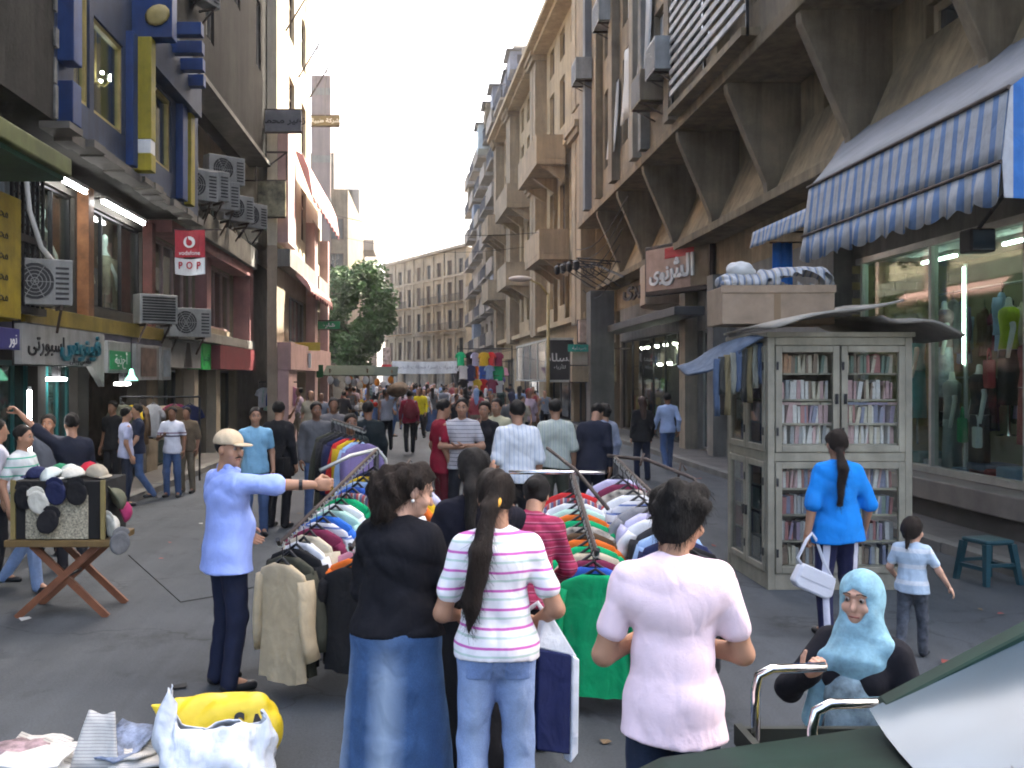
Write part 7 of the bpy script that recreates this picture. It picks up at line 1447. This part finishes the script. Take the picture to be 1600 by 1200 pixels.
for k in range(11):
    x0, y0 = rng.uniform(-2.25, -1.5), rng.uniform(4.75, 5.12); w, h_ = rng.uniform(.26, .38), rng.uniform(.22, .34); a = rng.uniform(-.6, .6); vs = []; fs = []; z0 = .012+k*.011
    for j in range(5):
        for i in range(6):
            u_, v_ = i/5-.5, j/4-.5; vs.append((u_*w, v_*h_, .02*math.sin(i*1.3+k)*math.sin(j+k)+(.07*max(0, v_)*2 if k % 3 == 0 else 0)))
    for j in range(4):
        for i in range(5): fs.append((j*6+i, j*6+i+1, j*6+i+7, j*6+i+6))
    m = (news, white, mat('pinkish photo print', (.35, .25, .27), .6, .8, 14, space='object'), mat('bluish photo print', (.2, .25, .36), .6, .8, 14, space='object'))[(0, 1, 2, 0, 3, 1, 0, 2, 0, 3, 1)[k]]
    o = MB().add(vs, fs).build('newspaper', m, None, True, loc=(x0, y0, z0+.03)); o.rotation_euler.z = a; s_ = o.modifiers.new('s', 'SOLIDIFY'); s_.thickness = .012
    tag(o, ('folded newspaper', 'white paper sheet', 'pinkish picture print', 'folded newspaper', 'bluish picture print', 'white paper sheet', 'folded newspaper', 'pinkish picture print', 'folded newspaper', 'bluish picture print', 'white paper sheet')[k]+' on the ground beside the plastic bags', 'newspaper', 'papers on the ground %s' % m.name)
o = sheet('paper_cone', ((-1.86, 4.78, .06), (-1.60, 4.78, .06), (-1.64, 4.84, .34), (-1.78, 4.86, .36)), .01, stripes('printed newsprint upright', 2, [(0, (.50, .49, .46)), (.45, (.22, .22, .22)), (.62, (.50, .49, .46))], .016), 'folded newspaper propped upright on the paper pile', 'newspaper', amp=.008)
# shopping bag of the woman in stripes
o = thing('shopping_bag', 'navy shopping bag with white top carried by the woman in stripes', 'bag', (.56, 4.2, .42), R(25))
def bagpart(nm, poly, m, d=.03, bv=.008): return MB().prism(poly, lambda a, c_: (a, -d, c_), lambda a, c_: (a, d, c_)).build(nm, m, o, bevel=bv)
bagpart('body', [(-.10, .02), (.075, -.03), (.085, .42), (-.09, .47)], cloth('navy plastic', (.012, .018, .07))); bagpart('white_edge', [(.077, -.07), (.118, -.03), (.125, .40), (.087, .42)], pw, .034); bagpart('white_top', [(-.09, .472), (.125, .402), (.06, .50), (-.02, .62), (-.06, .60)], pw, .02)
MB().tube([(-.03, 0, .6), (-.06, .03, .66), (-.1, .06, .62)], .012, 6).build('handle', pw, o)

# ================================================================ parked car in the near corner (bonnet and windscreen)
car = thing('parked_car', 'dark green parked car with sky mirrored in its windscreen', 'car', (2.52, 1.98, 0)); car.scale = (1.08, 1.05, 1.16); paint = mat('dark green car paint', (.010, .030, .022), .6, .5, 2, spec=.12)
paint.node_tree.nodes['Principled BSDF'].inputs['Coat Weight'].default_value = .0
def loft(st, name, m, par, smooth=True, close=True):
    n = len(st[0]); vs = [p for s_ in st for p in s_]; fs = []
    for i in range(len(st)-1):
        for k in range(n-1 if not close else n): fs.append((i*n+k, i*n+(k+1) % n, (i+1)*n+(k+1) % n, (i+1)*n+k))
    fs += [tuple(reversed(range(n))), tuple((len(st)-1)*n+k for k in range(n))]; return MB().add(vs, fs).build(name, m, par, smooth)
def sect(x, w, z0, z1, crown=.05):         # rounded section across the car (y), local x along it
    h_ = z1-z0; return [(x, -w*.96, z0), (x, -w, z0+h_*.35), (x, -w*.985, z0+h_*.75), (x, -w*.90, z1-.035), (x, -w*.6, z1), (x, -w*.25, z1+crown*.8), (x, w*.25, z1+crown*.8), (x, w*.6, z1), (x, w*.90, z1-.035), (x, w*.985, z0+h_*.75), (x, w, z0+h_*.35), (x, w*.96, z0)]
loft([sect(-2.05, .66, .35, .62, .01), sect(-1.98, .74, .25, .78, .02), sect(-1.7, .80, .22, .88), sect(-1.05, .82, .22, .96), sect(-.9, .82, .22, .98), sect(.9, .82, .22, .96), sect(1.7, .80, .22, .93), sect(1.95, .74, .3, .80)], 'body', paint, car)
roofz = 1.46
def ring(x, w, z): return [(x, -w, z)]
loft([[(-.30, -.55, 1.42), (-.30, .55, 1.42), (-.30, .58, 1.40), (-.30, -.58, 1.40)], [(.1, -.58, roofz), (.1, .58, roofz), (.1, .62, roofz-.03), (.1, -.62, roofz-.03)], [(1.0, -.56, roofz-.02), (1.0, .56, roofz-.02), (1.0, .60, roofz-.05), (1.0, -.60, roofz-.05)]], 'roof', paint, car)
for s in (-1, 1):
    MB().bar((-1.10, s*.70, .97), (-.32, s*.57, 1.42), .085, .05).build('windscreen_pillar', paint, car, bevel=.012); MB().bar((.25, s*.78, .95), (.2, s*.6, 1.42), .06, .08).build('door_pillar', paint, car); MB().bar((1.5, s*.74, .93), (1.0, s*.58, 1.42), .08, .05).build('rear_pillar', paint, car)
    MB().add([(-.98, s*.755, .97), (.22, s*.775, .97), (.18, s*.60, 1.40), (-.28, s*.585, 1.40)], [(0, 1, 2, 3)]).build('side_window', glass('car side glass', (.02, .03, .03), .03), car)
    for x in (-1.35, 1.3):
        w_ = MB().lathe([(.18, -.09), (.29, -.085), (.31, -.05), (.31, .05), (.29, .085), (.18, .09)], 24, (x, s*.74, .31), Matrix.Rotation(R(90), 4, 'X')).build('wheel', rubber, car, True); MB().lathe([(.17, -.095), (.17, .095)], 18, (x, s*.74, .31), Matrix.Rotation(R(90), 4, 'X')).build('rim', alu, w_)
    MB().sphere((-1.98, s*.52, .68), .11, 12, 8, (.5, 1.3, .8)).build('headlight', glass('lamp glass', (.3, .3, .3), .05), car, True)
vs = []; fs = []; n = 14
for j in range(9):
    v_ = j/8
    for i in range(n+1):
        u_ = i/n*2-1; vs.append((-1.14+.85*v_-.10*(1-u_*u_)*(1-.4*v_), u_*(.70-.135*v_), .975+.455*v_))
for j in range(8):
    for i in range(n): k = j*(n+1)+i; fs.append((k, k+1, k+n+2, k+n+1))
MB().add(vs, fs).build('windscreen', glass('windscreen glass', (.06, .09, .115), .12, .28), car, True)  # bluish base colour carries part of the sky reflection
MB().tube([(-1.24, -.25, 1.0), (-1.05, .25, 1.045), (-1.0, .35, 1.05)], .012, 6).build('wiper', rubber, car); 0
# ================================================================ cart and stool by the seated woman
ct = thing('hand_cart', 'dark cart with two chrome tube handles beside the seated woman', 'cart', (1.42, 3.35, 0))
for dx, dy in ((-.17, .2), (-.11, -.18)):
    MB().tube([(dx, dy, .45), (dx, dy, .90), (dx+.012, dy, .96), (dx+.06, dy, .985), (dx+.27, dy+.01, .99)], .018, 10).build('handle', steel, ct, True)
box('tray', (-.2, .5, -.25, .3, .62, .66), dmetal, ct, .01); box('side', (-.22, -.19, -.25, .3, .66, .74), mat('dark side board', (.02, .025, .02), .6, .3, 4), ct); box('side', (-.19, .5, .27, .3, .66, .73), mat('dark side board', None), ct)
o = link('olive_cushion', Field().cap((-.05, 0, .70), (.3, 0, .70), .10, .09, .05, ((0, 0, 1), 1.5)).mesh('olive_cushion', .015, cloth('olive cloth', (.15, .14, .03)), None, rng_w(9, .01)), ct)
for dx in (-.15, .45):
    for dy in (-.2, .25): MB().tube([(dx, dy, .62), (dx, dy, .08)], .016, 8).build('leg', dmetal, ct); 
    for dy in (-.2, .25): MB().lathe([(.02, -.02), (.07, -.02), (.07, .02), (.02, .02)], 16, (dx, dy, .07), Matrix.Rotation(R(90), 4, 'X')).build('wheel', rubber, ct)
sx = thing('low_seat', 'low wooden seat under the woman in the headscarf', 'stool', (1.80, 3.88, 0)); box('seat', (-.2, .2, -.2, .2, .36, .385), wood, sx, .01)
for dx in (-.17, .17):
    for dy in (-.17, .17): box('leg', (dx-.02, dx+.02, dy-.02, dy+.02, 0, .36), wood, sx)

# ================================================================ street tree and far stalls
def tree(x, y, H, rad, z0, seed, label, n_leaf):
    t = thing('street_tree', label, 'tree', (x, y, 0)); r = random.Random(seed); tr = MB(); tr.tube([(0, 0, 0), (.05, .02, 1.5), (-.04, .05, 3.2), (.05, 0, 5.2)], [.20, .16, .13, .06], 10); bark = mat('dark bark', (.06, .048, .036), .9, .4, 5, .5, 30)
    tips = []
    for k in range(9):
        a = k*2.4+r.random(); el = r.uniform(.3, .9); L_ = rad*r.uniform(.6, .95); s = Vector((.0, .03, r.uniform(2.2, 4.4))); e = s+Vector((math.cos(a)*L_*math.cos(el), math.sin(a)*L_*math.cos(el), L_*math.sin(el)))
        tr.tube([s, s.lerp(e, .5)+Vector((0, 0, .15)), e], [.07, .045, .015], 6)
    tr.build('trunk', bark, t, True)
    zc = (z0+H)/2; hz = (H-z0)/2; clumps = []
    for k in range(46):
        a = r.uniform(0, 6.28); u_ = r.uniform(-1, 1); q = r.uniform(.55, .95); sq = math.sqrt(1-u_*u_); clumps.append((Vector((math.cos(a)*sq*rad*q, math.sin(a)*sq*rad*q, zc+u_*hz*q)), r.uniform(.45, .95)))
    vs = []; fs = []
    for i in range(n_leaf):
        c, cr = r.choice(clumps); d = Vector((r.gauss(0, 1), r.gauss(0, 1), r.gauss(0, 1))).normalized()*cr*(r.random()**.4); p = c+d; a = Vector((r.gauss(0, 1), r.gauss(0, 1), r.gauss(0, .6))).normalized(); b_ = a.cross(Vector((r.gauss(0, 1), r.gauss(0, 1), r.gauss(0, 1)))).normalized(); L_ = r.uniform(.09, .17); w = L_*.45; k = len(vs)
        vs += [p-a*L_, p+b_*w, p+a*L_, p-b_*w]; fs.append((k, k+1, k+2, k+3))
    lm, nt, bs = _new('tree leaves'); nt.links.new(_mix(nt, (.045, .10, .022), _ramp(nt, _noise(nt, _pos(nt, 'world', (1, 1, 1)), 1.2, 4), [(.3, .55), (.7, 1.5)])), bs.inputs['Base Color']); bs.inputs['Roughness'].default_value = .6
    bs.inputs['Subsurface Weight'].default_value = 0
    MB().add(vs, fs).build('crown', lm, t); return t
tree(-3.95, 50.5, 8.2, 2.15, 2.4, 3, 'dense green street tree on the left before the far building', 26000)
# fruit and goods stalls far left and right
def stall(x, y, w, label, cols, seed):
    s = thing('market_stall', label, 'stall', (x, y, 0)); r = random.Random(seed); box('table', (-w/2, w/2, -.5, .5, .75, .80), wood, s)
    for dx in (-w/2+.05, w/2-.05):
        for dy in (-.45, .45): box('post', (dx-.03, dx+.03, dy-.03, dy+.03, 0, 2.45), wood, s)
    g = MB(); vs = [(-w/2-.2, -.8, 2.2), (w/2+.2, -.8, 2.2), (w/2+.2, .6, 2.6), (-w/2-.2, .6, 2.6)]; o = MB().add(vs, [(0, 1, 2, 3)]).build('roof', cols[0], s); m_ = o.modifiers.new('s', 'SOLIDIFY'); m_.thickness = .03
    for k in range(18):
        c = cols[1+k % (len(cols)-1)]; MB().sphere((-w/2+.15+(k % 9)*(w-.3)/8, -.45+(k//9)*.35, .90+.1*(k//9)), .11, 8, 6).build('goods', c, s, True)
    for k in range(7): MB().sphere((-w/2+.1+k*(w-.2)/6, -.7, 2.0-.1*(k % 3)), .13, 8, 6, (1, .7, 1.3)).build('hanging_goods', cols[1+(k*2) % (len(cols)-1)], s, True)
P = lambda n, c: mat('goods '+n, c, .95, .2, 5, spec=.02)
stall(-2.6, 42, 2.0, 'stall with orange and red goods under the tree', [P('shade cloth', (.03, .04, .035)), P('orange', (.6, .2, .02)), P('red', (.5, .04, .03)), P('white', (.6, .6, .6)), P('yellow', (.6, .45, .05))], 4); stall(-3.2, 37.5, 1.6, 'stall of pale bundles before the orange one', [P('dark', (.04, .05, .04)), P('white', None), P('cream', (.5, .45, .35)), P('grey', (.2, .2, .2))], 5); stall(2.9, 47, 1.8, 'stall with violet and white goods outside the far right shops', [P('dull pink', (.2, .1, .12)), P('violet', (.2, .15, .35)), P('white', None), P('blue', (.08, .12, .35))], 6)
p = at(604, 598, 46); s = thing('red_white_sign_column', 'bright red and white sign column far down the street', 'sign', (p.x, 46, 0)); box('column', (-.2, .2, 0, .3, 0, 2.3), white, s, .02); box('red_cap', (-.25, .25, -.02, .32, 2.3, 2.75), redp, s, .02); box('top_sign', (-.2, .2, 0, .3, 2.75, 3.6), mat('striped top', (.55, .45, .4), .6, .6, 6), s, .02)
for k in range(8):       # overhead wires across the street
    y0 = 30+k*4.5; a, b2 = Vector((-4.7, y0, 8.5+k*.3)), Vector((6.4, y0+3, 8+k*.4))
    if k in (2, 5): o = MB().tube([a.lerp(b2, i/12)-Vector((0, 0, .6*math.sin(i/12*math.pi))) for i in range(13)], .012, 5).build('overhead_wire', rubber); tag(o, ('nearer', 'farther')[k == 5]+' thin wire slung across the street', 'wire')

# ================================================================ light haze in the street air
hz = MB().box(-305, 305, -65, 705, -1, 36).build('haze', None); hz.data.materials.clear(); hm = bpy.data.materials.new('street haze'); hm.use_nodes = True; nt = hm.node_tree; nt.nodes.clear()
o_ = nt.nodes.new('ShaderNodeOutputMaterial'); pv = nt.nodes.new('ShaderNodeVolumePrincipled'); pv.inputs['Color'].default_value = (.95, .93, .9, 1); pv.inputs['Density'].default_value = .0007; pv.inputs['Anisotropy'].default_value = .3
nt.links.new(pv.outputs[0], o_.inputs['Volume']); hz.data.materials.append(hm); hz['kind'] = 'stuff'
